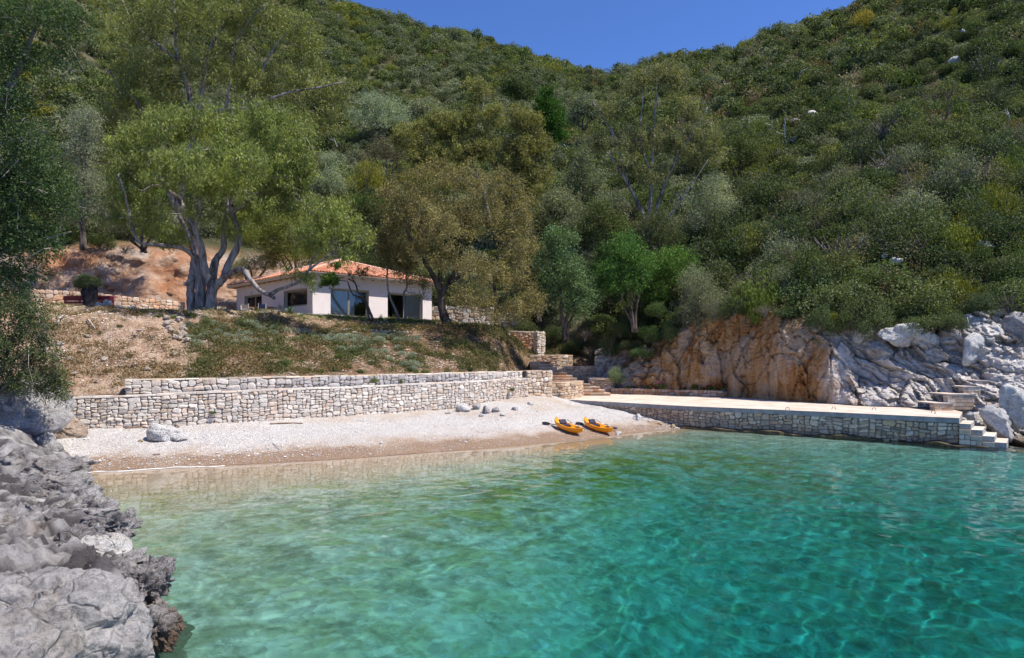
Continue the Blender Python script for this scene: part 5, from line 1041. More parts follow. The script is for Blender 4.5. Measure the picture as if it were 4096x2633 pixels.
tree('pine_tree', 'dark green pine standing alone on the valley side', [([(2200, 590, 95), (2198, 480, 95), (2192, 345, 95)], .3, .05)],
     [(2190, 365, 24, 18, 1.2), (2178, 400, 34, 16), (2205, 415, 38, 16), (2175, 445, 40, 15), (2215, 452, 42, 16), (2180, 482, 46, 15), (2220, 492, 46, 16), (2235, 530, 40, 14), (2190, 520, 36, 14), (2225, 552, 34, 10)], 95, (.32, .1), 15000, 0, color=(.035, .085, .015), seed=512, bark=BARKD, nclump=210, clump=.5, lmat=LEAFM)
def simple(name, label, base, blobs, d, col, seed, nleaf=16000, leaf=(.13, .07), bark=BARKD, ncl=200, clump=.38, r0=.18, mat=None, **kw):
    bx, by = base; lim = []
    for k, b in enumerate(sorted(blobs, key=lambda q: -q[2]*q[3])[:4]): lim.append(([(bx+6*k, by, d), ((bx*2+b[0])/3, (by*2+b[1])/3, d), ((bx+2*b[0])/3+8, (by+2*b[1])/3, d), (b[0], b[1], d)], r0*(1-.15*k), .04))
    return tree(name, label, lim, blobs, d, (leaf[0]*1.12, leaf[1]*1.12), int(nleaf*.74), 0, bark=bark, lmat=mat or LEAFM, color=col, seed=seed, nclump=ncl, clump=clump, **kw)
simple('broad_tree', 'blue-green leafy tree bulging over the upper alcove', (2255, 1360), [(2230, 960, 80, 45), (2225, 1040, 95, 60), (2290, 1110, 90, 70), (2300, 1210, 70, 65), (2200, 1150, 60, 60), (2340, 1190, 50, 60)], 49, (.085, .135, .065), 520, 30000, ncl=320)
simple('broad_tree', 'fresh green tree with a dark stem in the gully beside the stairs', (2535, 1330), [(2500, 1000, 85, 55), (2440, 1080, 70, 50), (2560, 1070, 75, 55), (2500, 1130, 85, 45), (2420, 1140, 50, 35)], 50, (.055, .115, .03), 521, 24000, ncl=280)
simple('broad_tree', 'bright green bushy tree right of the dark-stemmed one', (2680, 1280), [(2690, 1040, 100, 50), (2620, 1100, 70, 45), (2740, 1110, 80, 45), (2640, 1170, 70, 40)], 52, (.07, .13, .03), 522, 22000, ncl=240)
simple('olive_tree', 'grey olive tree with hanging sprays on top of the orange rock face', (2800, 1330), [(2790, 1130, 80, 60), (2830, 1210, 80, 70), (2770, 1230, 60, 60), (2830, 1310, 45, 50, .7)], 48.5, (.135, .15, .105), 523, 22000, ncl=240, leaf=(.1, .035))
simple('olive_tree', 'silver olive tree at the foot of the right slope beside the bare limbs', (2870, 960), [(2840, 740, 90, 45), (2760, 800, 80, 40), (2880, 820, 90, 50), (2790, 880, 80, 45)], 60, (.20, .225, .155), 524, 22000, ncl=240, leaf=(.13, .045), clump=.45)
simple('olive_tree', 'silver olive tree behind the villa roof', (1330, 900), [(1310, 640, 45, 28), (1300, 710, 80, 40), (1350, 740, 70, 35), (1260, 740, 50, 30)], 84, (.20, .24, .17), 525, 15000, ncl=170, leaf=(.17, .06), clump=.5)
simple('olive_tree', 'big silver olive high on the slope right of the eucalyptus crown', (1520, 560), [(1480, 400, 70, 30), (1560, 430, 80, 35), (1450, 460, 70, 30), (1540, 490, 80, 30), (1600, 480, 50, 25)], 118, (.19, .23, .165), 526, 16000, ncl=190, leaf=(.24, .09), clump=.65)
simple('dark_tree', 'small dark tree with a bare black stem on the slope above the oak', (1555, 760), [(1530, 580, 60, 28), (1590, 620, 60, 28), (1490, 620, 45, 25), (1600, 680, 40, 20, .5)], 88, (.09, .085, .055), 527, 9000, ncl=130, leaf=(.17, .06), clump=.5, bark=BARKD)
simple('carob_tree', 'green-gold tree behind the left side of the villa', (1200, 1150), [(1150, 900, 90, 60), (1240, 1010, 80, 50), (1130, 1010, 80, 60), (1060, 950, 70, 60)], 60, (.095, .115, .03), 528, 22000, ncl=240, leaf=(.13, .06), clump=.4)
simple('olive_tree', 'pale olive tree above the left end of the villa roof', (1010, 1150), [(990, 1060, 60, 35), (1070, 1050, 50, 30), (950, 1080, 40, 28)], 61, (.23, .235, .16), 529, 12000, ncl=140, leaf=(.12, .05), clump=.35)
simple('olive_tree', 'grey-green tree above the orange earth cut left of the tall trunks', (570, 1010), [(560, 850, 90, 60), (480, 900, 70, 45), (640, 880, 70, 50), (400, 850, 60, 50)], 60, (.13, .15, .095), 530, 18000, ncl=220, leaf=(.13, .05), clump=.42)
simple('olive_tree', 'tall silver-grey tree behind the dark foreground foliage', (330, 1000), [(340, 480, 60, 70), (320, 600, 60, 80), (350, 720, 60, 70), (310, 830, 60, 60)], 46, (.15, .175, .13), 531, 20000, ncl=260, leaf=(.12, .04), clump=.38)
for k, (px, pb, d, col, lab, blobs) in enumerate([
    (2330, 900, 80, (.12, .14, .09), 'grey-green tree in the gully left of the bare-limbed eucalyptus', [(2320, 680, 70, 50), (2280, 740, 60, 45), (2370, 740, 60, 50), (2330, 620, 45, 35)]),
    (2420, 1060, 66, (.065, .085, .035), 'dark tree under the bare-limbed eucalyptus', [(2400, 860, 80, 60), (2340, 920, 70, 55), (2450, 930, 70, 50)]),
    (2250, 960, 72, (.15, .17, .11), 'pale olive tree above the blue-green leafy tree', [(2240, 800, 70, 50), (2200, 850, 60, 40), (2290, 850, 60, 40)]),
    (2960, 760, 72, (.07, .09, .035), 'dark round tree right of the bare-limbed eucalyptus', [(2950, 560, 90, 60), (2900, 620, 70, 50), (3010, 620, 70, 50)]),
    (2640, 1100, 56, (.06, .075, .035), 'shaded tree behind the bright green bushy tree', [(2620, 900, 80, 60), (2690, 950, 70, 50), (2560, 960, 60, 50)]),
    (1700, 560, 125, (.16, .18, .12), 'small silver olive above the wide pale eucalyptus group', [(1690, 430, 50, 26), (1740, 450, 45, 24), (1650, 460, 40, 22)]),
    (2060, 480, 130, (.06, .08, .035), 'dark tree high in the valley left of the pine', [(2050, 340, 50, 34), (2100, 370, 40, 26)]),
    (2330, 520, 115, (.13, .15, .10), 'grey tree right of the pine on the valley side', [(2330, 420, 55, 34), (2380, 450, 45, 28), (2290, 470, 40, 25)]),
    (1500, 1010, 68, (.055, .075, .03), 'dark green tree behind the round oak and villa', [(1480, 830, 80, 60), (1540, 880, 60, 50), (1430, 890, 60, 45)]),
    (1180, 820, 84, (.09, .10, .045), 'olive-green tree right of the big eucalyptus crown', [(1200, 560, 60, 50), (1160, 640, 70, 60), (1230, 660, 55, 45)]),
    (2150, 1290, 54, (.10, .10, .05), 'brown-green tree filling the gap behind the oak boughs', [(2140, 1020, 60, 60), (2110, 1110, 60, 50), (2170, 1140, 45, 50)]),
    (1290, 480, 140, (.13, .155, .105), 'grey-green tree by the eucalyptus crown high on the slope', [(1300, 360, 50, 26), (1350, 380, 40, 22)])]):
    simple('hill_tree', lab, (px, pb), blobs, d, col, 540+k, 12000, ncl=190, leaf=(.0024*d, .0011*d), clump=.006*d)
# bigger single shrubs on and over the rocks, placed where they stand in the photograph
def big(px, py, rp, d, kind, label, col, squash=.9, cat='shrub', ci=0, name=None):
    r = rp/F0*d; p = P(px, py, d); p[2] -= r*squash*.5; return put_shrub(p, r, kind, label=label, g=gv, squash=squash, col=col, category=cat, name=name, sink=0)
big(3250, 1180, 165, 44, 'evergreen', 'large dark green bush overhanging the orange rock face', (.055, .09, .04)); big(3130, 1120, 120, 46, 'olive', 'grey-green bush above the middle of the orange rock', (.105, .125, .08)); big(3010, 1165, 110, 46.5, 'dry', 'thin grey twiggy bush above the orange rock face', (.13, .125, .10))
big(3440, 1240, 100, 42, 'evergreen', 'green bush at the join of orange and grey rock', (.07, .105, .04)); big(3335, 1275, 45, 40.8, 'broom', 'small yellow-green bush lit up where the orange rock ends', (.20, .20, .02)); big(3610, 1160, 130, 41.5, 'evergreen', 'light green mastic bush above the ribbed rock', (.12, .15, .06))
big(3590, 1245, 120, 40.2, 'evergreen', 'mastic bush with reddish tips just over the ribbed grey rock', (.085, .11, .045)); big(3730, 1225, 120, 39.8, 'evergreen', 'broad mastic bush right above the ribbed grey rock', (.08, .105, .045)); big(3850, 1275, 50, 38.8, 'broom', 'small orange-green bush beside the grey boulders', (.16, .14, .03))
big(3260, 1360, 50, 41.2, 'evergreen', 'small tuft of leaves hanging on the orange rock', (.07, .095, .04)); big(3215, 1340, 30, 41.5, 'olive', 'little grey sprig on the orange rock', (.15, .15, .1)); big(3960, 1150, 110, 42, 'evergreen', 'dark bush over the rightmost grey rocks', (.06, .08, .045)); big(4080, 1180, 100, 41, 'olive', 'grey bush at the right edge above the rocks', (.10, .12, .08))
big(2960, 1000, 120, 55, 'evergreen', 'dense dark bush with deep shade on the slope above the orange rock', (.04, .07, .02)); big(3130, 900, 150, 60, 'evergreen', 'yellowish green spreading bush halfway up above the orange rock', (.12, .14, .02)); big(3980, 640, 190, 60, 'broom', 'large golden green bush near the right edge of the slope', (.16, .155, .02), 1.0)
big(3850, 720, 110, 62, 'dry', 'rusty brown bush left of the golden green one', (.16, .085, .035), .6); big(4080, 1000, 60, 47, 'dry', 'rusty bush low at the right edge', (.2, .09, .03), 1.3); big(3460, 95, 85, 118, 'broom', 'yellow flowering bush high on the right slope', (.3, .24, .03), .7)
big(2630, 1235, 60, 50, 'evergreen', 'leafy green clump low in the gully', (.07, .12, .04)); big(2480, 1310, 70, 52, 'evergreen', 'dark bush filling the gully behind the terrace walls', (.045, .07, .03)); big(2560, 1400, 65, 49.6, 'evergreen', 'dark green bush on the mossy rocks above the planter', (.05, .10, .04)); big(2465, 1495, 48, 49.8, 'olive', 'pale green bush at the right end of the terrace walls', (.16, .22, .11), 1.3)
big(2400, 1250, 80, 53, 'evergreen', 'shaded green bush behind the stairs', (.05, .08, .03)); big(2340, 1330, 60, 52, 'dry', 'brown undergrowth bush behind the terrace walls', (.10, .07, .045)); big(2590, 1320, 60, 50, 'evergreen', 'small bright bush between gully rocks', (.09, .15, .04)); big(2720, 1250, 70, 50, 'evergreen', 'dark bush left of the orange rock top', (.05, .08, .035)); big(2680, 1330, 60, 49.2, 'evergreen', 'leafy bush on the broken rocks left of the orange face', (.07, .10, .04))
big(1440, 800, 35, 75, 'evergreen', 'small round bright green bush behind the villa', (.035, .12, .02)); big(1470, 700, 100, 80, 'broom', 'yellow-green bush between the silver olive and the dark stem', (.15, .15, .02))
for k, (px, py, rp, kd, cc) in enumerate([(250, 930, 90, 'evergreen', 0), (160, 980, 70, 'dry', 1), (400, 960, 70, 'evergreen', 1), (500, 985, 50, 'dry', 0), (680, 960, 60, 'evergreen', 4), (770, 960, 60, 'dry', 0), (1000, 930, 90, 'broom', 0), (1180, 1060, 70, 'evergreen', 0), (1290, 1000, 80, 'dry', 0), (1400, 960, 90, 'evergreen', 0), (1550, 900, 80, 'evergreen', 1), (1500, 1010, 80, 'evergreen', 0), (1120, 1090, 50, 'evergreen', 3), (70, 960, 90, 'evergreen', 0)]):
    d_ = hill_seen(px, min(py+rp*.5, 1000))[1]; big(px, py, rp, d_-.3, kd, 'bush', KCOL[kd][cc % 3]).__setitem__('label', KADJ[kd][cc % 3]+' on the earth cut rim '+['above the left end of the orange wall', 'behind the foreground foliage edge', 'above the middle of the orange wall', 'above the charred stump', 'left of the big eucalyptus trunks', 'just behind the eucalyptus trunks', 'right of the eucalyptus trunks', 'above the left roof slope', 'over the villa roof apex', 'behind the right roof slope', 'well above the far roof corner', 'behind the far roof corner', 'touching the left roof edge', 'at the left edge of the picture'][k])
for k, (px, py, rp, d, kd, c_, lab) in enumerate([(2740, 1275, 60, 49.4, 'evergreen', (.06, .08, .04), 'dark shrub spilling over the left shoulder of the orange rock'), (2860, 1240, 60, 47.2, 'olive', (.13, .14, .1), 'grey sprig hanging left of the orange stain'), (2940, 1215, 70, 46.4, 'evergreen', (.055, .08, .035), 'green shrub hanging over the middle orange stain'), (3060, 1225, 60, 44.4, 'dry', (.12, .10, .07), 'brown twiggy shrub drooping over the orange rock'), (3160, 1225, 80, 43.4, 'evergreen', (.055, .085, .04), 'dark shrub drooping over the right of the orange rock'),
    (3290, 1290, 70, 41.2, 'evergreen', (.06, .09, .04), 'leafy shrub covering the top corner of the orange rock'), (3400, 1255, 80, 40.4, 'evergreen', (.07, .10, .04), 'green shrub over the pale capping slab'), (3500, 1270, 90, 39.6, 'evergreen', (.08, .105, .045), 'mastic shrub spilling onto the ribbed rock'), (3680, 1265, 90, 38.6, 'evergreen', (.075, .10, .045), 'mastic shrub over the jutting grey block'), (3800, 1245, 80, 38.2, 'evergreen', (.07, .095, .045), 'mastic shrub above the slanted grey block'),
    (3920, 1190, 80, 38.6, 'evergreen', (.05, .07, .04), 'dark shrub in the notch at the upper right rocks'), (4040, 1215, 70, 38, 'dry', (.10, .09, .07), 'brown-grey shrub over the right edge rocks'), (2620, 1330, 60, 50.2, 'evergreen', (.05, .075, .035), 'shrub on the broken rocks left of the orange face'), (2520, 1360, 60, 51.4, 'evergreen', (.045, .065, .03), 'dark shrub above the terrace walls'), (2440, 1385, 50, 52.6, 'evergreen', (.06, .09, .035), 'green shrub on top of the middle terrace wall'), (2360, 1395, 45, 55.4, 'dry', (.09, .065, .045), 'dead brown brush behind the uppermost terrace wall'), (2290, 1370, 50, 57, 'evergreen', (.05, .07, .03), 'shrub in the shade right of the alcove'), (2220, 1330, 50, 58.6, 'evergreen', (.05, .075, .03), 'shrub over the pale alcove pier'), (2090, 1290, 55, 59.5, 'evergreen', (.07, .085, .04), 'shrub above the orange alcove wall')]):
    big(px, py+(24 if px > 3350 else 8), rp*1.12, d-.3, kd, lab, c_, .95)
# bare dead branches sticking out of the scrub
for k, (px, py, h, lab) in enumerate([(3080, 545, 60, 'white forked dead tree above the pale rock'), (3130, 560, 70, 'white dead tree with a hooked limb beside the pale rock'), (3515, 310, 45, 'bright forked dead stump high on the right slope'), (3670, 205, 35, 'bleached dead branch lying high on the slope'), (4010, 500, 70, 'white dead tree near the right edge'), (3570, 620, 60, 'thin dead stems in the middle of the right slope'), (3470, 680, 90, 'grey dead trunk low on the right slope'), (1355, 590, 35, 'small grey dead stump above the villa'), (3180, 330, 50, 'spindly dead tree near the top of the right slope')]):
    q = hill_seen(px, py+h*.5); m = q[1]/F0; mb = MB(); g = np.random.default_rng(900+k)
    def br(p, dr, L_, r, lv):
        pts = [p]; 
        for j in range(4): dr = dr+g.normal(0, .22, 3); dr /= np.linalg.norm(dr); pts.append(pts[-1]+dr*L_/4)
        mb.tube(pts, np.linspace(r, r*.5, 5), 5, tint=(1, 1, 1))
        if lv:
            for _ in range(2 if lv > 1 else 2): e = dr+g.normal(0, .6, 3); e[2] = abs(e[2]); br(pts[3 if _ else 2], e/np.linalg.norm(e), L_*.6, r*.55, lv-1)
    br(q+np.array([0, -1.2, .2]), np.array([g.normal(0, .3), -.1, 1]), h*m*1.1, max(.05, h*m*.035), 2); o = mb.build('dead_tree', DEAD); o['label'] = lab; o['category'] = 'dead tree'
# ------------------------------------------------------------------ boulders
_ico = {}
def ico(n_):
    if n_ not in _ico:
        bm = bmesh.new(); bmesh.ops.create_icosphere(bm, subdivisions=n_, radius=1); _ico[n_] = (np.array([v.co[:] for v in bm.verts]), np.array([[v.index for v in f.verts] for f in bm.faces])); bm.free()
    return _ico[n_]
def boulder(name, c, r, label, mat=ROCKG, sub=5, seed=0, planes=12, rot=0, group=None, rough=.06, cat='rock', tilt=0, cut=(.55, .95), fine=1.0, parent=None, pit=0, crk=.13):
    g = np.random.default_rng(seed); V, F = ico(sub); V = V.copy()
    for _ in range(planes):
        n_ = g.normal(size=3); n_ /= np.linalg.norm(n_); h = g.uniform(*cut); d = V@n_; m = d > h; V[m] -= (d[m]-h)[:, None]*n_*.92
    V = V*np.asarray(r); ca, sa = math.cos(tilt), math.sin(tilt); V = np.stack([V[:, 0]*ca-V[:, 2]*sa, V[:, 1], V[:, 0]*sa+V[:, 2]*ca], -1)
    ca, sa = math.cos(rot), math.sin(rot); V = np.stack([V[:, 0]*ca-V[:, 1]*sa, V[:, 0]*sa+V[:, 1]*ca, V[:, 2]], -1)
    R_ = float(np.mean(r)); nn_ = V/(np.linalg.norm(V, axis=1)[:, None]+1e-9); W_ = V+np.asarray(c)
    f1, gp, idn, vec = worley(W_/(R_*.62)+.3*fbm(W_/R_*2, 3, seed)[:, None], seed+5)
    dsp = R_*(.10*(idn-.5)-crk*np.exp(-gp*9)+rough*1.3*fbm(W_/R_*2.2, 5, seed+1)+rough*.6*ridged(W_/R_*6, 3, seed+2)*fine)
    if pit:
        f2, g2_, i2, _ = worley(W_*3.2+.5*fbm(W_*3, 3, seed)[:, None], seed+9); f3, g3_, i3, _ = worley(W_*8, seed+19); dsp = dsp+pit*(.09*(i2-.5)-.13*np.exp(-g2_*9)+.05*(i3-.5)-.05*np.exp(-g3_*7)+.06*ridged(W_*5, 4, seed+3))
    V = V+nn_*dsp[:, None]
    o = link(name, mesh(V+np.asarray(c), F, True, None, [mat]), parent)
    if parent is None: o['label'] = label; o['category'] = cat
    if group: o['group'] = group
    return o
def at_px(px, py): q = on_ground(px, py); return q
q = at_px(652, 1768); boulder('boulder', q+np.array([-.05, .35, .25]), (.72, .55, .56), 'large white boulder lying alone on the pebble beach', ROCKW, 5, 3, 14, .4, cut=(.45, .8), crk=.04, rough=.03); boulder('boulder', q+np.array([.42, .30, .08]), (.38, .3, .22), 'low white rock leaning against the right of the big beach boulder', ROCKW, 4, 8, 10)
boulder('rock_outcrop', P(60, 1720, 24.5), (2.1, 1.4, 1.75), 'big cracked blue-grey rock block at the left end of the beach', ROCKG, 5, 21, 16, .3, rough=.05, tilt=.35); boulder('rock_outcrop', P(165, 1810, 24.0), (.75, .6, .75), 'smaller split grey rock in front of the big block on the left', ROCKG, 5, 22, 12)
boulder('rock_outcrop', P(225, 1690, 26.6), (1.25, .8, .75), 'tan slanting rock slab between the grey block and the beach wall', m_rock('tan_rock', (.52, .40, .31), (.3, .22, .16), (.6, .52, .46), .5), 5, 24, 10, .2, tilt=-.62, rough=.05)
boulder('rock_outcrop', P(110, 1600, 26), (.8, .6, 1.0), 'brown ribbed earth rock under the shaded bush on the left', plain('brown_rock', (.24, .15, .09), .9, .3, 3, .5), 5, 26, 12)
boulder('rock', P(330, 1850, 23.6)+np.array([0, 0, -.02]), (.62, .4, .22), 'flat striped grey rock at the left edge of the wash', ROCKG, 5, 27, 8)
heap = [(1850, 1650, .42, .34, 'W', 'big white rock at the left end of the heap under the beach wall'), (1905, 1640, .30, .24, 'G', 'grey rock second from the left in the heap under the wall'), (1945, 1655, .28, .26, 'G', 'round grey rock in the middle of the heap under the wall'), (1985, 1652, .24, .2, 'G', 'dark grey rock right of the middle of the heap'), (1925, 1668, .18, .12, 'W', 'small white rock lying in front of the heap'), (2010, 1665, .17, .1, 'W', 'small pale rock at the right front of the heap'), (2060, 1645, .2, .14, 'G', 'small brown-grey rock at the right end of the heap'), (1990, 1600, .3, .2, 'G', 'grey rock leaning on the wall above the heap'), (1790, 1655, .22, .1, 'W', 'low white rock left of the heap'), (2120, 1622, .22, .14, 'W', 'pale rock on the shaded pebbles near the stone pier')]
for k, (px, py, r, h, m_, lab) in enumerate(heap):
    q = at_px(px, py); boulder('boulder', q+np.array([0, r*.6, h*.45]), (r, r*.8, h*1.1), lab, ROCKW if m_ == 'W' else ROCKG, 4, 40+k, 11, k)
for k, (px, py, r, h, m_, lab) in enumerate([(2556, 1682, .36, .24, 'W', 'white boulder leaning at the foot of the quay wall by the beach'), (2692, 1712, .2, .16, 'T', 'round brown rock at the waterline where the quay wall begins'), (2640, 1700, .25, .1, 'T', 'flat brown rock left of the round one at the quay foot'), (2476, 1742, .2, .16, 'W', 'small white rock beside the bow of the right kayak'), (2600, 1690, .2, .09, 'W', 'flat pale rock between the white boulder and the brown rocks'), (3130, 1728, .3, .16, 'W', 'pale rock lying on the weedy ledge in the middle of the quay'), (2740, 1716, .25, .1, 'T', 'yellow-green weedy rock at the corner of the quay and beach'), (1440, 1690, .22, .1, 'W', 'flat white stone on the beach below the wall'), (430, 1795, .2, .07, 'W', 'low pinkish white stone left of the big beach boulder'), (560, 1768, .18, .07, 'T', 'small tan stone left of the big beach boulder')]):
    q = at_px(px, py); q[2] = max(q[2], -.05); boulder('rock', q+np.array([0, r*.4, h*.4]), (r, r*.7, h), lab, {'W': ROCKW, 'T': plain('tan_stone', (.3, .23, .13), .9, .3, 4), 'G': ROCKG}[m_], 4, 70+k, 11, k*1.3)
# near rocks on the left
DARKR = m_rock('dark_jagged_rock', (.40, .375, .37), (.10, .09, .09), (.33, .24, .17), .4, 2.0, True)
CRAG = m_rock('craggy_grey_rock', (.52, .49, .475), (.16, .145, .14), (.42, .33, .26), .35, 2.0, True)
near = [(120, 2650, 7.6, (1.25, 1.1, 1.10), 'N', 'very large smooth pale grey boulder in the bottom left corner'), (420, 2540, 8.2, (.48, .55, .66), 'N', 'pale grey rock shoulder on the water side of the corner boulder'), (60, 2640, 6.3, (.7, .5, .5), 'N', 'pale rock with rusty lichen at the very bottom left'),
        (585, 2520, 9.0, (.42, .4, .42), 'D', 'dark brown jagged rock at the waterline bottom left'), (650, 2470, 9.6, (.30, .32, .34), 'D', 'rust-brown pitted rock furthest out at the left waterline'), (610, 2330, 10.2, (.50, .4, .36), 'D', 'round jagged knob of grey rock above the rust-brown one'), (500, 2260, 10.8, (.42, .5, .34), 'D', 'jagged rock behind the round knob on the left shore'),
        (450, 2110, 12.2, (.62, .5, .32), 'D', 'dark blocky rock with sharp edges halfway along the left shore'), (300, 2060, 13.2, (.9, .6, .36), 'D', 'long dark grey ledge rock on the left shore'), (560, 2370, 9.9, (.34, .35, .3), 'D', 'small jagged rock between the knob and the corner boulder'),
        (250, 1950, 16.5, (.8, .7, .5), 'D', 'dark rock at the water edge below the beach on the left'), (120, 1960, 16.0, (1.0, .8, .5), 'D', 'grey rock hump left of the dark water edge rock'), (60, 2150, 12.0, (1.0, .7, .45), 'D', 'shaded blue-grey rock on the left edge'), (380, 2220, 11.2, (.55, .6, .34), 'T', 'brownish rounded rock behind the corner boulder'), (100, 1880, 19.0, (1.2, .8, .5), 'D', 'broken rocks under the big block on the left'), (290, 1880, 20.0, (.55, .5, .35), 'D', 'low dark rock where the shore meets the beach'),
        (10, 2060, 13.0, (.8, .7, .42), 'D', 'sunlit craggy rock on the left edge above the shaded one'), (190, 2110, 12.4, (.75, .6, .38), 'D', 'craggy grey rock behind the long ledge rock'), (140, 2230, 10.9, (.7, .6, .36), 'D', 'craggy rock just behind the large corner boulder'), (290, 2190, 11.2, (.6, .6, .35), 'D', 'broken rock left of the brownish rounded rock'), (10, 2270, 9.9, (.7, .6, .35), 'D', 'craggy rock behind the corner boulder on the left edge'),
        (290, 2300, 9.8, (.5, .5, .34), 'D', 'blocky rock touching the back of the corner boulder'), (420, 2330, 9.6, (.42, .4, .36), 'D', 'blocky rock between the corner boulder and the round knob'), (60, 1985, 15.2, (.9, .8, .4), 'D', 'low craggy rock on the left edge below the big block'), (320, 1985, 15.2, (.55, .6, .36), 'D', 'pitted rock beside the water halfway up the left shore'), (180, 1890, 18.2, (.9, .7, .4), 'D', 'long craggy rock crossing the shore below the beach end'), (390, 2180, 11.8, (.5, .5, .3), 'D', 'low jagged rock over the water beside the dark blocky one'), (40, 1820, 21.5, (1.0, .8, .4), 'W', 'pale broken rock in front of the big cracked block')]
for k, (px, py, d, r, m_, lab) in enumerate(near):
    c = P(px, py, d); boulder('shore_boulder', c, r, lab, {'N': ROCKG, 'D': DARKR if k % 2 else CRAG, 'T': ROCKW, 'W': ROCKG}[m_], 6 if k in (0, 4) else 4 if d > 15 else 5, 110+k, 16 if m_ == 'D' else 10, k*.9, rough=.10 if m_ == 'D' else .045, cat='rock', cut=(.5, .85) if m_ == 'D' else (.7, .98), pit=1.0 if m_ == 'D' else .3, crk=.13 if m_ == 'D' else .09)
# blocks in the rock face
for k, (px, py, d, r, lab) in enumerate([(3600, 1335, 38.6, (1.3, .8, .75), 'large grey block jutting from the top of the ribbed rock'), (3460, 1335, 40.0, (.9, .7, .6), 'grey block under the bushes at the left of the ribbed rock'), (3400, 1310, 40.6, (.9, .6, .55), 'pale grey slab capping the right end of the orange rock'), (3520, 1400, 39.0, (.7, .6, .55), 'orange-bottomed grey block below the big jutting one'), (3690, 1360, 38.6, (.8, .6, .5), 'rounded grey block right of the big jutting one'), (3890, 1400, 36.8, (.75, .5, 1.0), 'tall slanted grey block above the rock steps'), (3980, 1350, 37.2, (.7, .5, .8), 'smooth upright grey slab high at the right edge'), (4080, 1330, 36.8, (.8, .6, 1.2), 'big dark-sided grey rock at the right edge'), (3990, 1690, 31.0, (.55, .5, 1.0), 'smooth grey rock beside the last quay step'), (4070, 1640, 31.2, (.7, .6, 1.3), 'tall ribbed grey rock at the right edge above the water'), (3905, 1690, 32.0, (.45, .4, .8), 'slanting grey rock right behind the quay steps')]):
    boulder('cliff_block', P(px, py, d), r, lab, ROCKW if k not in (2, 3, 7) else ROCKG, 4, 150+k, 14, k*.7, cat='rock', tilt=.5 if k > 4 else .15, rough=.07)
for k, (px, py, r, lab) in enumerate([(3160, 520, 1.3, 'pale pink rock showing through the scrub beside the dead trees'), (3230, 500, 1.6, 'larger pale rock right of the dead trees on the slope'), (3160, 590, .9, 'small pale rock low beside the dead trees'), (3790, 280, 1.5, 'white rock high on the right slope'), (3830, 165, 1.0, 'small white rock near the top of the right slope'), (3880, 1035, 1.3, 'flat white rock in the scrub near the right edge'), (3540, 1090, .8, 'pale rock between the mastic bushes'), (3500, 1070, .5, 'small grey rock between the mastic bushes')]):
    p = hill_seen(px, py); boulder('hill_rock', p+np.array([0, -1.2, .55]), (r*.55, r*.4, r*.36), lab, ROCKW, 4, 180+k, 12, k)
# ------------------------------------------------------------------ kayaks and paddles
M_KAY = plain('orange_kayak_plastic', (.95, .33, .008), .35, .03, 3, .02, .5); M_BLK = plain('black_plastic', (.02, .02, .025), .45, .1); M_NAVY = plain('dark_seat_fabric', (.035, .03, .055), .8); M_ALU = plain('white_sleeve', (.75, .75, .78), .3)
def hull_mesh(L_, W_):
    N, V = 40, []; ts = np.linspace(-1, 1, N)
    for t in ts:
        w = W_/2*(1-abs(t)**2.6)**.85+.006; kz = .22*abs(t)**3.2; gz = .27+.13*abs(t)**2.4; ck = max(0, 1-(abs(t+.02)/.62)**6); dk = gz+.05*(1-abs(t))-.19*ck
        prof = [(0, kz), (w*.5, kz+.012), (w*.82, kz+.07), (w, kz+(gz-kz)*.55), (w*.98, gz-.015), (w*.9, gz+.012), (w*.78, gz+.012-.02*ck), (w*.66, gz-.16*ck), (w*.3, dk), (0, dk+.012)]
        ring = prof+[(-a, b) for a, b in prof[-2:0:-1]]
        V += [(t*L_/2, a, b) for a, b in ring]
    M_ = len(ring); i = np.arange(N-1)[:, None]*M_; j = np.arange(M_)[None]; k = (j+1) % M_
    return np.array(V), [np.stack([i+j, i+k, i+M_+k, i+M_+j], -1).reshape(-1, 4), np.arange(M_)[None, ::-1], (np.arange(M_)+(N-1)*M_)[None]]
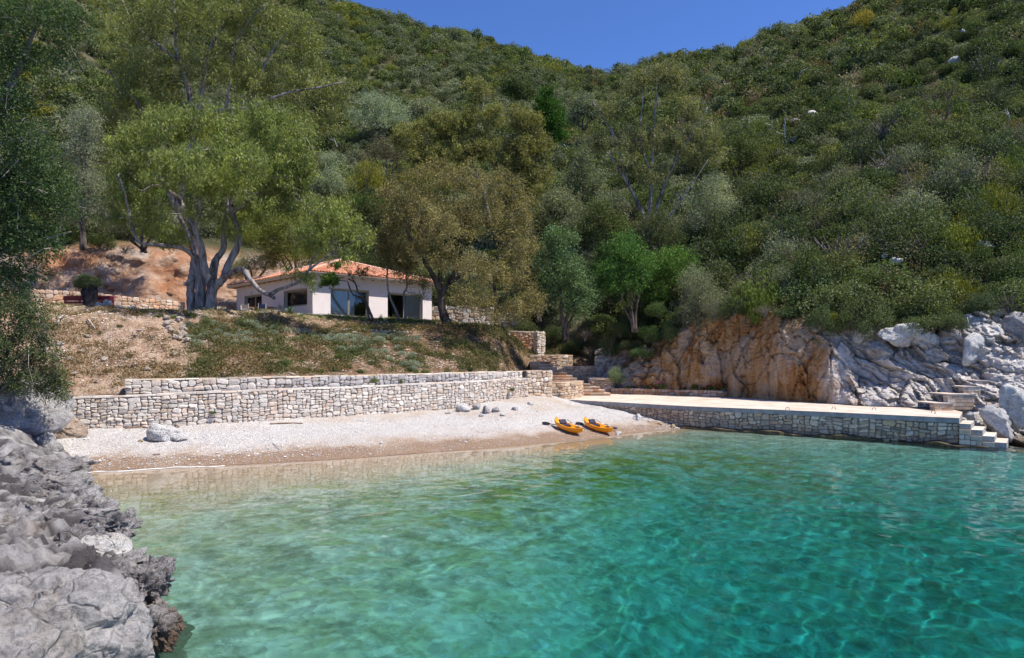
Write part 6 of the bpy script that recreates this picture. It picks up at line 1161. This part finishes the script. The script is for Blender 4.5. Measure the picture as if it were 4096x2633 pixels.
def kayak(pa, pb, label, side):
    A, B = on_ground(*pa), on_ground(*pb); L_ = np.linalg.norm(B-A)*1.2; x_ = (B-A)/np.linalg.norm(B-A); y_ = np.cross([0, 0, 1.], x_); y_ /= np.linalg.norm(y_); z_ = np.cross(x_, y_); R_ = np.stack([x_, y_, z_]); c = (A+B)/2+z_*.0+np.array([0, 0, .03])
    root = empty('kayak', c, label, 'kayak', 'orange kayaks pulled up on the beach'); T_ = lambda V: c+np.asarray(V, float)@R_
    V, F = hull_mesh(L_, .70); mb = MB(); mb.add(T_(V), F); mb.build('hull', M_KAY, root, True)
    def bx(name, ctr, size, mat, tilt=0, par=root):
        ct, st_ = math.cos(tilt), math.sin(tilt); ax = np.array([[ct, 0, st_], [0, 1, 0], [-st_, 0, ct]])@R_; m_ = MB(); m_.box(T_([ctr])[0], size, ax); return m_.build(name, mat, par)
    s_ = bx('seat', (-.42*L_/3, 0, .22), (.46, .46, .06), M_NAVY); bx('seat_back', (-.64*L_/3, 0, .35), (.05, .42, .22), M_NAVY, .8, s_)
    for sg in (-1, 1): m_ = MB(); m_.tube(T_([(-.62*L_/3, sg*.24, .44), (-.2*L_/3, sg*.35, .31)]), .012, 4); m_.build('strap', M_BLK, root)
    for sg in (-1, 1): m_ = MB(); m_.tube(T_([(.1, sg*.36, .30), (.16, sg*.37, .335), (.28, sg*.37, .335), (.34, sg*.355, .30)]), .016, 5); m_.build('side_handle', M_BLK, root)
    bx('foot_rest', (.55, .2, .17), (.09, .07, .06), M_BLK); bx('foot_rest', (.55, -.2, .17), (.09, .07, .06), M_BLK); bx('hatch', (1.02*L_/3, 0, .345), (.26, .2, .03), M_BLK)
    m_ = MB(); m_.tube(T_([(L_/2-.06, 0, .40), (L_/2+.05, .02, .38), (L_/2+.12, .05, .33)]), .018, 5); m_.build('bow_handle', M_BLK, root)
    m_ = MB(); m_.tube(T_([(-L_/2+.1, -.06, .42), (-L_/2+.1, 0, .45), (-L_/2+.1, .06, .42)]), .014, 5); m_.build('stern_handle', M_BLK, root)
    return T_, L_, c
def paddle(pa, pb, d1, d2, label):
    A, B = P(pa[0], pa[1], d1), P(pb[0], pb[1], d2); x_ = (B-A)/np.linalg.norm(B-A); L_ = np.linalg.norm(B-A); root = empty('paddle', (A+B)/2, label, 'paddle', 'black paddles laid across the kayaks')
    m_ = MB(); m_.tube([A+x_*.38, B-x_*.38], .018, 8); m_.build('shaft', M_BLK, root, True); m_ = MB(); m_.tube([A+x_*(L_/2-.2), A+x_*(L_/2+.25)], .024, 8); m_.build('sleeve', M_ALU, root, True)
    up = np.cross(x_, [0, 1., 0]); up /= np.linalg.norm(up)
    for e, sg, w3 in ((A, 1, np.array([0, .5, .86])), (B, -1, np.array([0, .9, .45]))):
        y_ = w3-x_*(w3@x_); y_ /= np.linalg.norm(y_); n_ = np.cross(x_, y_); prof = [(0, .03), (.05, .07), (.15, .088), (.3, .08), (.4, .045), (.44, .02)]; V = []
        for hh in (-.006, .006):
            for (a, w) in prof: V += [e+sg*x_*a+y_*w+n_*hh, e+sg*x_*a-y_*w+n_*hh]
        V = np.array(V); m2 = len(prof)*2; f = [[2*i, 2*i+1, 2*i+3, 2*i+2] for i in range(5)]; f2 = [[m2+b for b in a[::-1]] for a in f]; sd = [[2*i, 2*i+2, m2+2*i+2, m2+2*i] for i in range(5)]+[[2*i+3, 2*i+1, m2+2*i+1, m2+2*i+3] for i in range(5)]+[[1, 0, m2, m2+1], [10, 11, m2+11, m2+10]]
        m_ = MB(); m_.add(V, np.array(f+f2+sd)); m_.build('blade', M_BLK, root)
KA = kayak((2226, 1708), (2318, 1744), 'orange sit-on-top kayak, the left one of the two on the beach', 0); KB = kayak((2342, 1706), (2438, 1742), 'orange sit-on-top kayak, the right one beside a white rock', 1)
dA, dB = KA[2][1], KB[2][1]
paddle((2168, 1692), (2330, 1713), dA+.7, dA+.2, 'black paddle with white sleeve lying across the left kayak'); paddle((2302, 1693), (2470, 1714), dB+.8, dB+.3, 'black paddle with white sleeve lying across the right kayak')
# ------------------------------------------------------------------ terrace: table and director chairs
M_TEAK = plain('oiled_wood', (.38, .17, .07), .5, .2, 6); M_BEIGE = plain('beige_canvas', (.66, .55, .42), .9); M_NVC = plain('navy_canvas', (.02, .035, .09), .9); M_WFR = plain('pale_chair_frame', (.62, .58, .55), .6)
ZT = 6.86
def onT(px, d): x = (px-CX)/F0*d; return np.array([x, d, ZT])
t0 = onT(1052, 51.2); tb_ = empty('garden_table', t0, 'brown wooden garden table in front of the villa side wall', 'table')
m_ = MB()
for k in range(7): m1 = MB(); m1.box(t0+np.array([0, -.42+.14*k, .74]), (1.75, .13, .03)); m1.build('plank', M_TEAK, tb_)
for sx in (-1, 1):
    for sy in (-1, 1): m1 = MB(); m1.box(t0+np.array([sx*.78, sy*.38, .36]), (.07, .07, .72)); m1.build('leg', M_TEAK, tb_)
m1 = MB(); m1.box(t0+np.array([0, 0, .69]), (1.5, .7, .06)); m1.build('apron', M_TEAK, tb_)
def chair(px, d, rz, fab, label):
    o_ = onT(px, d); root = empty('director_chair', o_, label, 'chair', 'folding canvas chairs round the garden table'); ca, sa = math.cos(rz), math.sin(rz); R_ = np.array([[ca, sa, 0], [-sa, ca, 0], [0, 0, 1.]]); T_ = lambda V: o_+np.asarray(V, float)@R_
    m1 = MB(); pts = [(x, .24+.03*(1-(x/.26)**2), z) for z in (.58, .92) for x in (-.26, -.15, 0, .15, .26)]; pts = [(x, y, z-(.05*(1-(x/.26)**2) if z > .8 else 0)) for x, y, z in pts]; V = T_(pts); V2 = V+np.array([0, .012, 0]); i = np.arange(4); m1.add(np.concatenate([V, V2]), [np.stack([i, i+1, i+6, i+5], -1), np.stack([i+10, i+15, i+16, i+11], -1)]); m1.build('backrest', fab, root)
    m1 = MB(); m1.add(T_([(-.25, -.22, .45), (0, -.22, .41), (.25, -.22, .45), (.25, .22, .45), (0, .22, .41), (-.25, .22, .45)]), np.array([[0, 1, 4, 5], [1, 2, 3, 4]])); m1.build('seat', fab, root)
    for sx in (-1, 1):
        m1 = MB(); m1.tube(T_([(sx*.27, .24, 0), (sx*.27, .24, .95)]), .02, 5); m1.build('leg', M_WFR, root); m1 = MB(); m1.tube(T_([(sx*.27, -.24, 0), (sx*.27, -.24, .64)]), .02, 5); m1.build('leg', M_WFR, root)
        m1 = MB(); m1.box(T_([(sx*.27, 0, .65)])[0], (.05, .54, .025), R_); m1.build('armrest', M_WFR, root); m1 = MB(); m1.tube(T_([(sx*.27, -.24, .42), (-sx*.27, -.24, .02)]), .014, 4); m1.build('brace', M_WFR, root)
chair(1053, 50.2, math.pi, M_NVC, 'navy blue canvas chair seen from behind at the garden table'); chair(993, 50.6, math.pi*.86, M_BEIGE, 'beige canvas chair left of the garden table, seen from behind'); chair(978, 51.6, math.pi*.6, M_BEIGE, 'pale canvas chair at the far left end of the garden table'); chair(1106, 51.0, -math.pi*.55, M_BEIGE, 'beige canvas chair at the right end of the garden table')
# ------------------------------------------------------------------ left terrace: orange wall, maroon boards, charred stump
wall('orange_wall', [p2(120, 48.6), p2(300, 49.8), p2(560, 52.2), p2(740, 54.5)], 6.2, lambda u: np.interp(u, [0, .15, .5, 1], [8.70, 8.72, 8.55, 8.25]), 'long low orange stone wall below the earth cut on the left terrace', sw=.42, sh=.32, pal=[(.68, .5, .38), (.62, .38, .24), (.7, .56, .45), (.6, .42, .3), (.66, .46, .33)], seed=51, warp=.12, proud=.03, thick=.4)
wall('orange_wall', [p2(800, 57.5), p2(905, 58.5)], 6.2, 8.2, 'short stone wall between the eucalyptus trunks and the villa', sw=.4, sh=.3, pal=WHITE+ORANGE[:2], seed=52, warp=.12, proud=.03, thick=.4)
wall('orange_wall', [p2(1722, 60.5), p2(2080, 61.0)], 5.2, 8.4, 'rough pale stone wall glimpsed behind the oak right of the villa', sw=.5, sh=.36, pal=TAN+WHITE, seed=53, warp=.12, proud=.05, thick=.4)
M_MAR = plain('maroon_paint', (.22, .035, .05), .6, .15, 3); M_BR = plain('brown_board', (.26, .12, .05), .8, .2, 3)
bd = empty('low_shed', onT(370, 46.5), 'low maroon board shed in front of the orange wall', 'shed')
for k, (a, b_, y0, y1, m_) in enumerate([(255, 456, 1187, 1204, M_MAR), (255, 456, 1205, 1216, M_MAR), (330, 456, 1217, 1228, M_MAR), (270, 328, 1217, 1228, M_BR)]):
    A, B = P(a, y0, 46.5), P(b_, y1, 46.5); mb = MB(); mb.box(((A[0]+B[0])/2, 46.5+.03*k, (A[2]+B[2])/2), (B[0]-A[0], .05, A[2]-B[2]-.008)); mb.build('plank', m_, bd)
A, B = P(250, 1184, 46.3), P(458, 1187, 46.9); mb = MB(); mb.box(((A[0]+B[0])/2, 46.85, A[2]), (B[0]-A[0], .9, .05)); mb.build('roof', M_MAR, bd)
for px in (262, 450): A = P(px, 1195, 47.1); mb = MB(); mb.box((A[0], 47.1, 7.2), (.1, .1, 1.3)); mb.build('post', M_BR, bd)
sb = P(358, 1235, 46); stp = empty('charred_stump', sb, 'hollow charred olive stump sprouting green shoots on top', 'stump'); g = np.random.default_rng(5)
mb = MB(); th = np.linspace(0, 2*math.pi, 25)[:-1]; V = []
for z, r in [(-.3, .50), (.1, .46), (.5, .40), (.9, .46), (1.15, .5), (1.4, .42)]:
    for t in th: rr = r*(1+.18*math.sin(3*t+z*2)+.1*math.sin(7*t)); V.append(sb+np.array([rr*math.cos(t), rr*.7*math.sin(t), z+(.22*math.sin(2.5*t+1) if z > 1.2 else 0)]))
i = np.arange(5)[:, None]*24; j = np.arange(24)[None]; k = (j+1) % 24; mb.add(V, np.stack([i+j, i+k, i+24+k, i+24+j], -1).reshape(-1, 4)); mb.build('trunk', plain('charred_wood', (.03, .025, .03), .9, .5, 6, .6), stp, True)
C, u, kk = lobe_cloud(4200, [(0, 0, 0, .75, .6, .45), (-.55, 0, -.1, .4, .4, .3), (.5, 0, .0, .45, .4, .35), (-.2, 0, .3, .5, .4, .3)], g); V, F = leaf_quads(C+sb+np.array([-.1, 0, 1.75]), .12, .03, g); cr = link('crown', mesh(V, F, False, {'v': ('FACE', np.clip(.4+.15*g.normal(size=len(C)), 0, 1))}, [LEAFM]), stp, kind='stuff'); cr.color = (.06, .085, .04, 1)
for k, (px, py, r, lab) in enumerate([(395, 1222, .28, 'pale round rock in front of the maroon shed'), (428, 1215, .35, 'leaning grey slab in front of the maroon shed'), (480, 1232, .3, 'white rock left of the charred stump'), (530, 1238, .35, 'grey-white rock right of the charred stump')]): boulder('rock', P(px, py, 44.5), (r, r*.7, r*.7), lab, ROCKW, 4, 210+k, 10, k)
# ------------------------------------------------------------------ bank planting
def small(px, py, rp, kind, label, group, col, cat='plant', name=None, sq=.8, src=bank_seen):
    p = src(px, py+rp*.5); r = rp/F0*p[1]; return put_shrub(p, r, kind, label=label, group=group, g=gv, squash=sq, col=col, category=cat, name=name, sink=.05)
def cushion_mesh(seed):
    g = np.random.default_rng(seed); n_ = 900; u = g.normal(size=(n_, 3)); u[:, 2] = np.abs(u[:, 2]); u /= np.linalg.norm(u, axis=1)[:, None]; r = g.uniform(.55, 1.0, n_)[:, None]*(1+.12*vnoise(u*3, seed))[:, None]; C = u*r*np.array([1, 1, .8]); a = u+g.normal(0, .35, (n_, 3)); a /= np.linalg.norm(a, axis=1)[:, None]
    b = np.cross(a, g.normal(size=(n_, 3))); b /= np.linalg.norm(b, axis=1)[:, None]; V = np.stack([C-a*.11, C+b*.028, C+a*.13, C-b*.028], 1).reshape(-1, 3); me = mesh(V, np.arange(n_*4).reshape(-1, 4), False, {'v': ('FACE', np.clip(.45+.12*g.normal(size=n_), 0, 1))}, [LEAFM]); me.name = 'cushion'; return me
CUSH = [cushion_mesh(60+k) for k in range(4)]
cr4 = [(1290, 760), (1350, 790), (1310, 850), (1390, 840), (1480, 860), (1470, 760), (1530, 785), (1490, 810), (1420, 820), (1560, 840), (1550, 870), (1630, 850), (1600, 880), (1690, 830), (1690, 870), (1750, 870), (1350, 890), (1740, 770), (1700, 750), (1790, 790), (1880, 790), (1870, 820), (1960, 800), (2020, 810), (2080, 820), (2140, 830), (2200, 850), (2270, 850), (2310, 870), (2360, 860), (2335, 920), (1440, 775), (1375, 770), (1640, 830), (2160, 850), (2240, 870)]
cr5 = [(20, 850), (100, 850), (160, 840), (230, 850), (300, 860), (340, 830), (400, 830), (450, 850), (500, 870), (500, 920), (520, 960), (560, 870), (620, 850), (110, 930), (190, 925), (260, 920), (320, 940), (400, 945), (440, 990), (590, 980), (610, 1030), (500, 830), (370, 870), (540, 1030), (600, 1060), (60, 875), (210, 870), (285, 885)]
cs = sorted([(a/1.711, 850+b/1.711) for a, b in cr4]+[(1300+a/1.711, 850+b/1.711) for a, b in cr5])
cl_names = [(870, 'below the big eucalyptus'), (1050, 'below the garden table'), (1290, 'below the villa corner'), (1480, 'below the first glass door'), (9999, 'below the second glass door')]
cnt = {}
for k, (px, py) in enumerate(cs):
    p = bank_seen(px, py+10); r = gv.uniform(20, 29)/F0*p[1]; o = bpy.data.objects.new('cushion_plant', CUSH[k % 4]); COL.objects.link(o); o.location = (p[0], p[1], p[2]-.02); o.scale = (r, r, r*1.05); o.rotation_euler = (.25, 0, gv.uniform(0, 6)); o.color = (*(np.array([.22, .255, .215])*gv.uniform(.85, 1.15)), 1)
    nm = [n_ for lim_, n_ in cl_names if px < lim_][0]; cnt[nm] = cnt.get(nm, 0)+1
    lv_ = 'upper' if py < 1320 else 'middle' if py < 1360 else 'lower'
    o['label'] = ORD[min(cnt[nm]-1, 29)]+' silver cushion plant from the left on the bank '+nm; o['category'] = 'cushion plant'; o['group'] = 'silver cushion plants on the bank '+nm
weeds = [(1235, 1470, 26), (1280, 1478, 24), (1340, 1470, 30), (1390, 1460, 26), (1440, 1478, 24), (1480, 1440, 34), (1420, 1400, 36), (1350, 1420, 30), (1640, 1478, 20), (1665, 1484, 24), (1700, 1480, 22), (1790, 1478, 24), (1840, 1480, 20), (1880, 1470, 24), (1960, 1478, 18), (2010, 1478, 18), (1800, 1420, 30), (1850, 1370, 34), (1900, 1400, 30), (1860, 1440, 26), (1980, 1475, 16), (1330, 1470, 20), (1020, 1480, 26), (960, 1485, 22), (1080, 1470, 26), (1130, 1440, 40), (1200, 1400, 36), (1160, 1390, 30), (760, 1250, 36), (700, 1262, 26), (830, 1290, 40), (900, 1300, 40), (960, 1290, 34), (1010, 1290, 40), (1100, 1300, 36), (1050, 1330, 34), (640, 1260, 22), (560, 1245, 20), (1260, 1300, 24), (1350, 1300, 24), (1040, 1420, 24), (880, 1430, 30), (700, 1330, 22), (480, 1300, 16), (400, 1330, 16), (980, 1370, 24), (520, 1420, 16), (1560, 1350, 24)]
SPOT = lambda px, py: ('on the bank crest ' if py < 1310 else 'halfway down the bank ' if py < 1440 else 'just above the wall ')+('near the left end' if px < 800 else 'below the garden table' if px < 1150 else 'below the villa corner' if px < 1350 else 'below the glass doors' if px < 1680 else 'below the oak')
wc = {}
for k, (px, py, rp) in enumerate(sorted(weeds)):
    gcol = [(.06, .09, .025), (.085, .11, .03), (.10, .10, .045), (.05, .085, .03)][k % 4]; an = ['dark green', 'bright green', 'olive', 'deep green'][k % 4]; s_ = SPOT(px, py); key = (an, s_); wc[key] = wc.get(key, 0)+1
    small(px, py, rp, 'evergreen' if k % 3 else 'broom', an+' weed clump '+('' if wc[key] == 1 else ORD[wc[key]-1]+' from left ')+s_, 'weed clumps on the bank', gcol, 'weed', 'weed_clump', .75)
for k, (px, py, rp) in enumerate([(985, 1248, 12), (1010, 1250, 12), (1045, 1252, 14), (1085, 1252, 12), (1115, 1256, 12), (1205, 1258, 12), (1282, 1264, 13), (1315, 1268, 12), (1355, 1270, 10), (1395, 1272, 14), (1425, 1272, 16), (1450, 1274, 16), (1525, 1276, 14), (1560, 1278, 13), (1600, 1280, 13), (1642, 1280, 16), (1672, 1284, 16), (1700, 1286, 14), (1735, 1288, 14), (880, 1244, 14), (925, 1248, 12)]):
    small(px, py, rp, 'evergreen', ORD[k if k < 16 else 15] .replace('sixteenth', ['sixteenth', 'seventeenth', 'eighteenth', 'nineteenth', 'twentieth', 'twenty-first'][max(0, k-15)])+' small leafy border plant along the front of the villa', 'border plants along the villa', [(.10, .17, .03), (.06, .11, .03), (.13, .2, .03)][k % 3], 'plant', 'border_plant', .9)
# agave-like plant
ap = bank_seen(1160, 1256); ag = empty('agave', ap, 'spiky green agave-like plant in front of the villa side', 'plant'); M_AG = plain('agave_green', (.09, .15, .05), .5, .3, 5)
for k in range(14):
    a = k*2.4; L_ = gv.uniform(.5, .75); el = gv.uniform(.35, 1.35); d_ = np.array([math.cos(a)*math.cos(el), math.sin(a)*math.cos(el), math.sin(el)]); sd = np.cross(d_, [0, 0, 1.]); sd /= np.linalg.norm(sd); V = []
    for t, w in ((0, .05), (.35, .07), (.7, .05), (1, .004)): c = ap+d_*L_*t+np.array([0, 0, -.18*t*t*L_]); V += [c-sd*w, c+np.array([0, 0, -.02]), c+sd*w]
    f = [[3*i+j, 3*i+j+1, 3*i+j+4, 3*i+j+3] for i in range(3) for j in (0, 1)]; mb = MB(); mb.add(V, np.array(f)); mb.build('leaf', M_AG, ag, True)
# stones on the bank
TANW = m_rock('tan_white_rock', (.58, .49, .41), (.36, .28, .22), (.5, .36, .26), .4)
def bank_stones(n_, f, seed, rlo, rhi):
    g = np.random.default_rng(seed); px = g.uniform(150, 2070, n_); s = g.uniform(.02, f, n_); p = bank_at(px, s); r = g.uniform(rlo, rhi, n_); return px, s, p, r
px, s, p, r = bank_stones(9000, .62, 5, .03, .10); dens = np.clip(.5+.9*fbm(p*.6, 3, 7), .05, 1); keep = gv.random(9000) < dens; base = np.where((px < 1100)[:, None], np.array([.60, .47, .37]), np.array([.56, .42, .33])); tc = base*gv.uniform(.65, 1.25, (9000, 1))
stones_stuff('rubble', p[keep]+np.array([0, 0, .01]), r[keep], np.clip(tc[keep], 0, .8), 'loose limestone rubble littering the earth bank', 8)
named = [(560, 1325), (600, 1350), (540, 1345), (470, 1470), (610, 1460), (540, 1465), (590, 1480), (650, 1490), (420, 1440), (330, 1410), (390, 1530), (300, 1500), (700, 1420), (450, 1400), (500, 1440), (1390, 1345), (1420, 1335), (1330, 1330), (1075, 1425), (1170, 1500), (830, 1440), (905, 1500), (760, 1480), (350, 1350), (280, 1440), (240, 1380), (1485, 1450), (1250, 1345)]
for k, (px_, py_) in enumerate(sorted(named)):
    q = bank_seen(px_, py_); r_ = gv.uniform(.13, .24); boulder('bank_stone', q+np.array([0, -.02, r_*.2]), (r_, r_*.8, r_*.55), ORD[k % 14]+(' larger' if k < 14 else ' single')+' pale stone from the left lying '+SPOT(px_, py_), TANW, 3, 300+k, 9, k, group='larger loose stones on the bank')
for k in range(20):
    px_, py_ = 655+gv.uniform(0, 75)+k*1.2, 1278+k*4.6; q = bank_seen(px_, py_); r_ = gv.uniform(.15, .27); boulder('revetment_stone', q+np.array([0, -.05, r_*.3]), (r_*.8, r_*.6, r_*.6), 'pale stone in the rough stone patch left of the silver plants, '+ORD[k if k < 16 else 15]+' down' if k < 16 else 'pale stone at the lower end of the rough stone patch, '+ORD[k-16], TANW, 3, 340+k, 9, k, group='stones of the rough patch on the bank')
for k in range(15):
    px_ = 1385+k*17.5; q = bank_seen(px_, 1322+k*.9+gv.normal(0, 1)); r_ = gv.uniform(.14, .2); boulder('edging_stone', q+np.array([0, -.05, .05]), (r_*1.2, r_*.7, r_*.6), ORD[k]+' stone from the left in the edging row above the silver plants', ROCKW, 3, 370+k, 8, k, group='edging stones below the villa')
# grass and small weeds over the bank and terrace
g = np.random.default_rng(91); n_ = 52000; px = g.uniform(-200, 2300, n_); s = g.random(n_); w_ = np.where(s > .5, 1.0, .55)*np.where((px < 750) & (s < .5), .2, 1); p = bank_at(px, s); keep = (g.random(n_) < w_) & (fbm(p*.9, 3, 17)+.6*fbm(p*3, 2, 18) > .05) & (s < .9); p = p[keep]; cc_ = np.repeat(p, 5, 0)+np.c_[g.normal(0, .07, (len(p)*5, 2)), g.uniform(.0, .10, len(p)*5)]
V, F = leaf_quads(cc_, .17, .018, g, (0, 0, 1), .6); o = link('bank_grass', mesh(V, F, False, {'v': ('FACE', np.clip(.4+.2*g.normal(size=len(cc_)), 0, 1))}, [LEAFM]), kind='stuff', label='short grass and weeds covering the bank top and terrace'); o.color = (.09, .10, .035, 1)
for nm_, n_, x0, x1, s0, s1, col_, lab_ in [('ground_cover', 2600, 760, 2010, .02, .46, (.075, .085, .035), 'low olive-green ground cover creeping over the bank below the villa'), ('dry_ground_cover', 2400, 170, 2050, .02, .5, (.15, .11, .06), 'dry brown weeds mixed into the bank vegetation'), ('undergrowth', 1500, 1900, 2480, .3, .9, (.06, .065, .03), 'dark undergrowth in the gully behind the stairs')]:
    px = g.uniform(x0, x1, n_*2); s = g.uniform(s0, s1, n_*2); p = bank_at(px, s); k_ = (fbm(p*.55+(3 if nm_[0] == 'd' else 0), 3, 27)+.6*fbm(p*2.2, 2, 28) > .12) | (nm_[0] == 'u'); p = p[k_][:n_]
    m_ = 22; cc_ = np.repeat(p, m_, 0)+np.c_[g.normal(0, .15, (len(p)*m_, 2)), np.abs(g.normal(.09, .10, len(p)*m_))]; V, F = leaf_quads(cc_, .12, .04, g, (0, 0, 1), .3); o = link(nm_, mesh(V, F, False, {'v': ('FACE', np.clip(.4+.16*g.normal(size=len(cc_)), 0, 1))}, [LEAFM]), kind='stuff', label=lab_); o.color = (*col_, 1)
n_ = 260; px = g.uniform(700, 1750, n_); s = g.uniform(.25, .8, n_); p = bank_at(px, s); cc_ = np.repeat(p, 2, 0)+np.c_[g.normal(0, .05, (n_*2, 2)), g.uniform(.12, .3, n_*2)]
V_, f_ = octas(cc_, g.uniform(.018, .03, len(cc_)), 4); cl_ = np.array([(.75, .55, .05), (.8, .8, .76)])[(g.random(len(cc_)) > .5).astype(int)]; link('wild_flowers', mesh(V_, f_, False, {'tint': ('FACE', np.repeat(cl_, 8, 0))}, [TINT]), kind='stuff', label='tiny yellow and white wild flowers dotted over the bank')
# plants in the gully undergrowth (leaf litter and ivy on the broken rocks)
# geraniums in the planter
for k, (px_, py_, rp, cc_, lab) in enumerate([(2648, 1545, 17, (.75, .06, .30), 'pink geranium in the middle of the planter'), (2606, 1540, 7, (.75, .03, .08), 'small red flower left of the pink geranium'), (2510, 1536, 6, (.75, .1, .12), 'single red flower at the left of the planter'), (2740, 1552, 6, (.8, .03, .03), 'tiny red geranium right of the pink one'), (2778, 1550, 12, (.8, .02, .02), 'red geranium second from the middle in the planter'), (2812, 1549, 7, (.7, .06, .3), 'small pink geranium between two red ones'), (2838, 1547, 12, (.8, .02, .02), 'red geranium near the right end of the planter'), (2876, 1546, 15, (.82, .02, .02), 'largest red geranium at the right end of the planter')]):
    d = np.interp(px_, [2443, 2700, 2900], [49.75, 47.55, 45.6]); p = P(px_, py_+8, d); p[2] = 1.62; r_ = 1.25*rp/F0*d; rt = empty('geranium', p, lab, 'flowering plant', 'geraniums in the planter'); g2 = np.random.default_rng(k+600)
    C, u, kk = lobe_cloud(260, [(0, 0, .5, .9, .8, .6)], g2); V, F = leaf_quads(p+C*r_+np.array([0, 0, r_*.3]), .09, .07, g2); o = link('foliage', mesh(V, F, False, {'v': ('FACE', g2.uniform(.2, .6, len(C)))}, [LEAFM]), rt); o.color = (.05, .09, .025, 1)
    n_ = max(4, int(rp*1.4)); c_ = p+np.c_[g2.normal(0, .5*r_, (n_, 2)), g2.uniform(.6, 1.5, n_)*r_]; V_, f_ = octas(c_, g2.uniform(.035, .06, n_), k); link('blossoms', mesh(V_, f_, False, {'tint': ('FACE', np.tile(cc_, (len(f_), 1)))}, [TINT]), rt, kind='stuff')
# ------------------------------------------------------------------ quay details
M_HOSE = plain('black_hose', (.05, .04, .035), .6); M_RUST = plain('rusty_iron', (.12, .06, .035), .8, .3); M_ROPE = plain('grey_rope', (.42, .4, .38), .9)
hp = [(2940, 1589), (3050, 1592), (3160, 1600), (3260, 1608), (3340, 1617), (3450, 1625), (3600, 1630), (3735, 1636)]; pts = [PZ(a, 7237/(b-HZ), 1.225) for a, b in hp]
mb = MB(); mb.tube(curve(pts, 60), .028, 6); o = mb.build('hose', M_HOSE, None, True, label='black water hose lying along the back of the quay', category='hose')
for k, (px_, py_, lab) in enumerate([(3150, 1640, 'iron mooring ring on the middle of the quay edge'), (3335, 1638, 'iron mooring ring third from the quay steps'), (3496, 1642, 'iron mooring ring second from the quay steps'), (3733, 1653, 'iron mooring ring nearest the quay steps, holding a rope')]):
    c = PZ(px_, 7237/(py_-HZ), 1.2); th = np.linspace(0, math.pi, 12); mb = MB(); mb.tube([c+np.array([.10*math.cos(t), 0, .13*math.sin(t)]) for t in th], .014, 5); mb.build('mooring_ring', M_RUST, None, True, label=lab, category='mooring ring', group='mooring rings along the quay')
e1 = PZ(3735, 7237/(1655-HZ), 1.22); e2 = e1+np.array([1.15, -1.2, -1.27]); mb = MB(); mb.tube([e1, e1+np.array([.03, -.27, -.03]), (e1+e2)/2+np.array([0, -.2, -.05]), e2], .014, 5); mb.build('rope', M_ROPE, None, True, label='thin grey rope slanting from the ring down into the water', category='rope')
mb = MB(); mb.tube(curve([P(4250, 1330, 36), P(4096, 1378, 35.6), P(4040, 1402, 35.6), P(3990, 1424, 35.8)], 20), .02, 5); mb.build('cable', M_HOSE, None, True, label='thin dark cable hanging over the grey rocks at the right edge', category='cable')
mb = MB(); mb.tube(curve([P(3868, 1270, 37.4), P(3885, 1320, 37.0), P(3915, 1350, 36.6), P(3925, 1388, 36.4)], 20), .02, 5); mb.build('hose', plain('pale_hose', (.5, .5, .44), .7), None, True, label='pale hose trailing down the grey rocks above the rock steps', category='hose')
# driftwood on the beach
for k, (pts, r, lab) in enumerate([([(715, 1712), (690, 1700), (640, 1706)], .035, 'bent brown driftwood branch behind the beach boulder'), ([(1120, 1798), (1098, 1782), (1092, 1779)], .02, 'pale driftwood stick on the middle of the beach'), ([(640, 1822), (610, 1824)], .025, 'short dark driftwood piece below the boulder'), ([(500, 1718), (560, 1712), (590, 1716)], .03, 'brown stick at the foot of the left wall end'), ([(1080, 1700), (1150, 1696), (1210, 1698)], .03, 'brown branch lying along the foot of the wall')]):
    q = [on_ground(*a)+np.array([0, 0, .04]) for a in pts]; mb = MB(); mb.tube(curve(q, 10), r, 5); mb.build('driftwood', plain('driftwood', (.22, .14, .09), .9, .3) if k != 1 else DEAD, None, True, label=lab, category='driftwood')
for k, (px_, y0, x1, y1, lab) in enumerate([(258, 1268, 232, 1308, 'bleached branch lying on the bank near the left bushes'), (348, 1285, 382, 1322, 'bent pale branch on the upper left of the bank')]):
    a, b_ = bank_seen(px_, y0), bank_seen(x1, y1); mb = MB(); mb.tube(curve([a+np.array([0, 0, .1]), (a+b_)/2+np.array([0, -.1, .2]), b_+np.array([0, 0, .05])], 10), .03, 5); mb.build('fallen_branch', DEAD, None, True, label=lab, category='branch')
# tufts growing on the wall
for k, (px_, py_, lab) in enumerate([(855, 1645, 'small green tuft growing out of the beach wall'), (1500, 1520, 'dry green tuft on the ledge between the wall tiers'), (1605, 1523, 'green tuft on the wall ledge right of the dry one'), (2048, 1555, 'little green tuft on the wall near the stone pier')]):
    d = float(np.interp(px_, [215, 600, 1000, 1400, 1800, 2060], [27.5, 28.6, 30.3, 33, 36.5, 39.5]))-(.1 if k in (0, 3) else -.35); p = P(px_, py_+8, d); put_shrub(p, (16 if k != 1 else 24)/F0*d, 'evergreen', label=lab, g=gv, col=(.09, .12, .05), category='tuft', name='wall_tuft')

for k, (px_, py_, rp, lab) in enumerate([(2005, 1345, 30, 'dusty green bush at the top of the bank edge beside the stairs'), (2040, 1400, 26, 'dry bush halfway down the bank edge beside the stairs'), (2078, 1452, 24, 'low green bush at the foot of the bank edge beside the stairs')]):
    small(px_, py_, rp, 'evergreen' if k != 1 else 'dry', lab, 'bushes on the bank edge by the stairs', (.08, .09, .045), 'bush', 'bank_bush', .9)
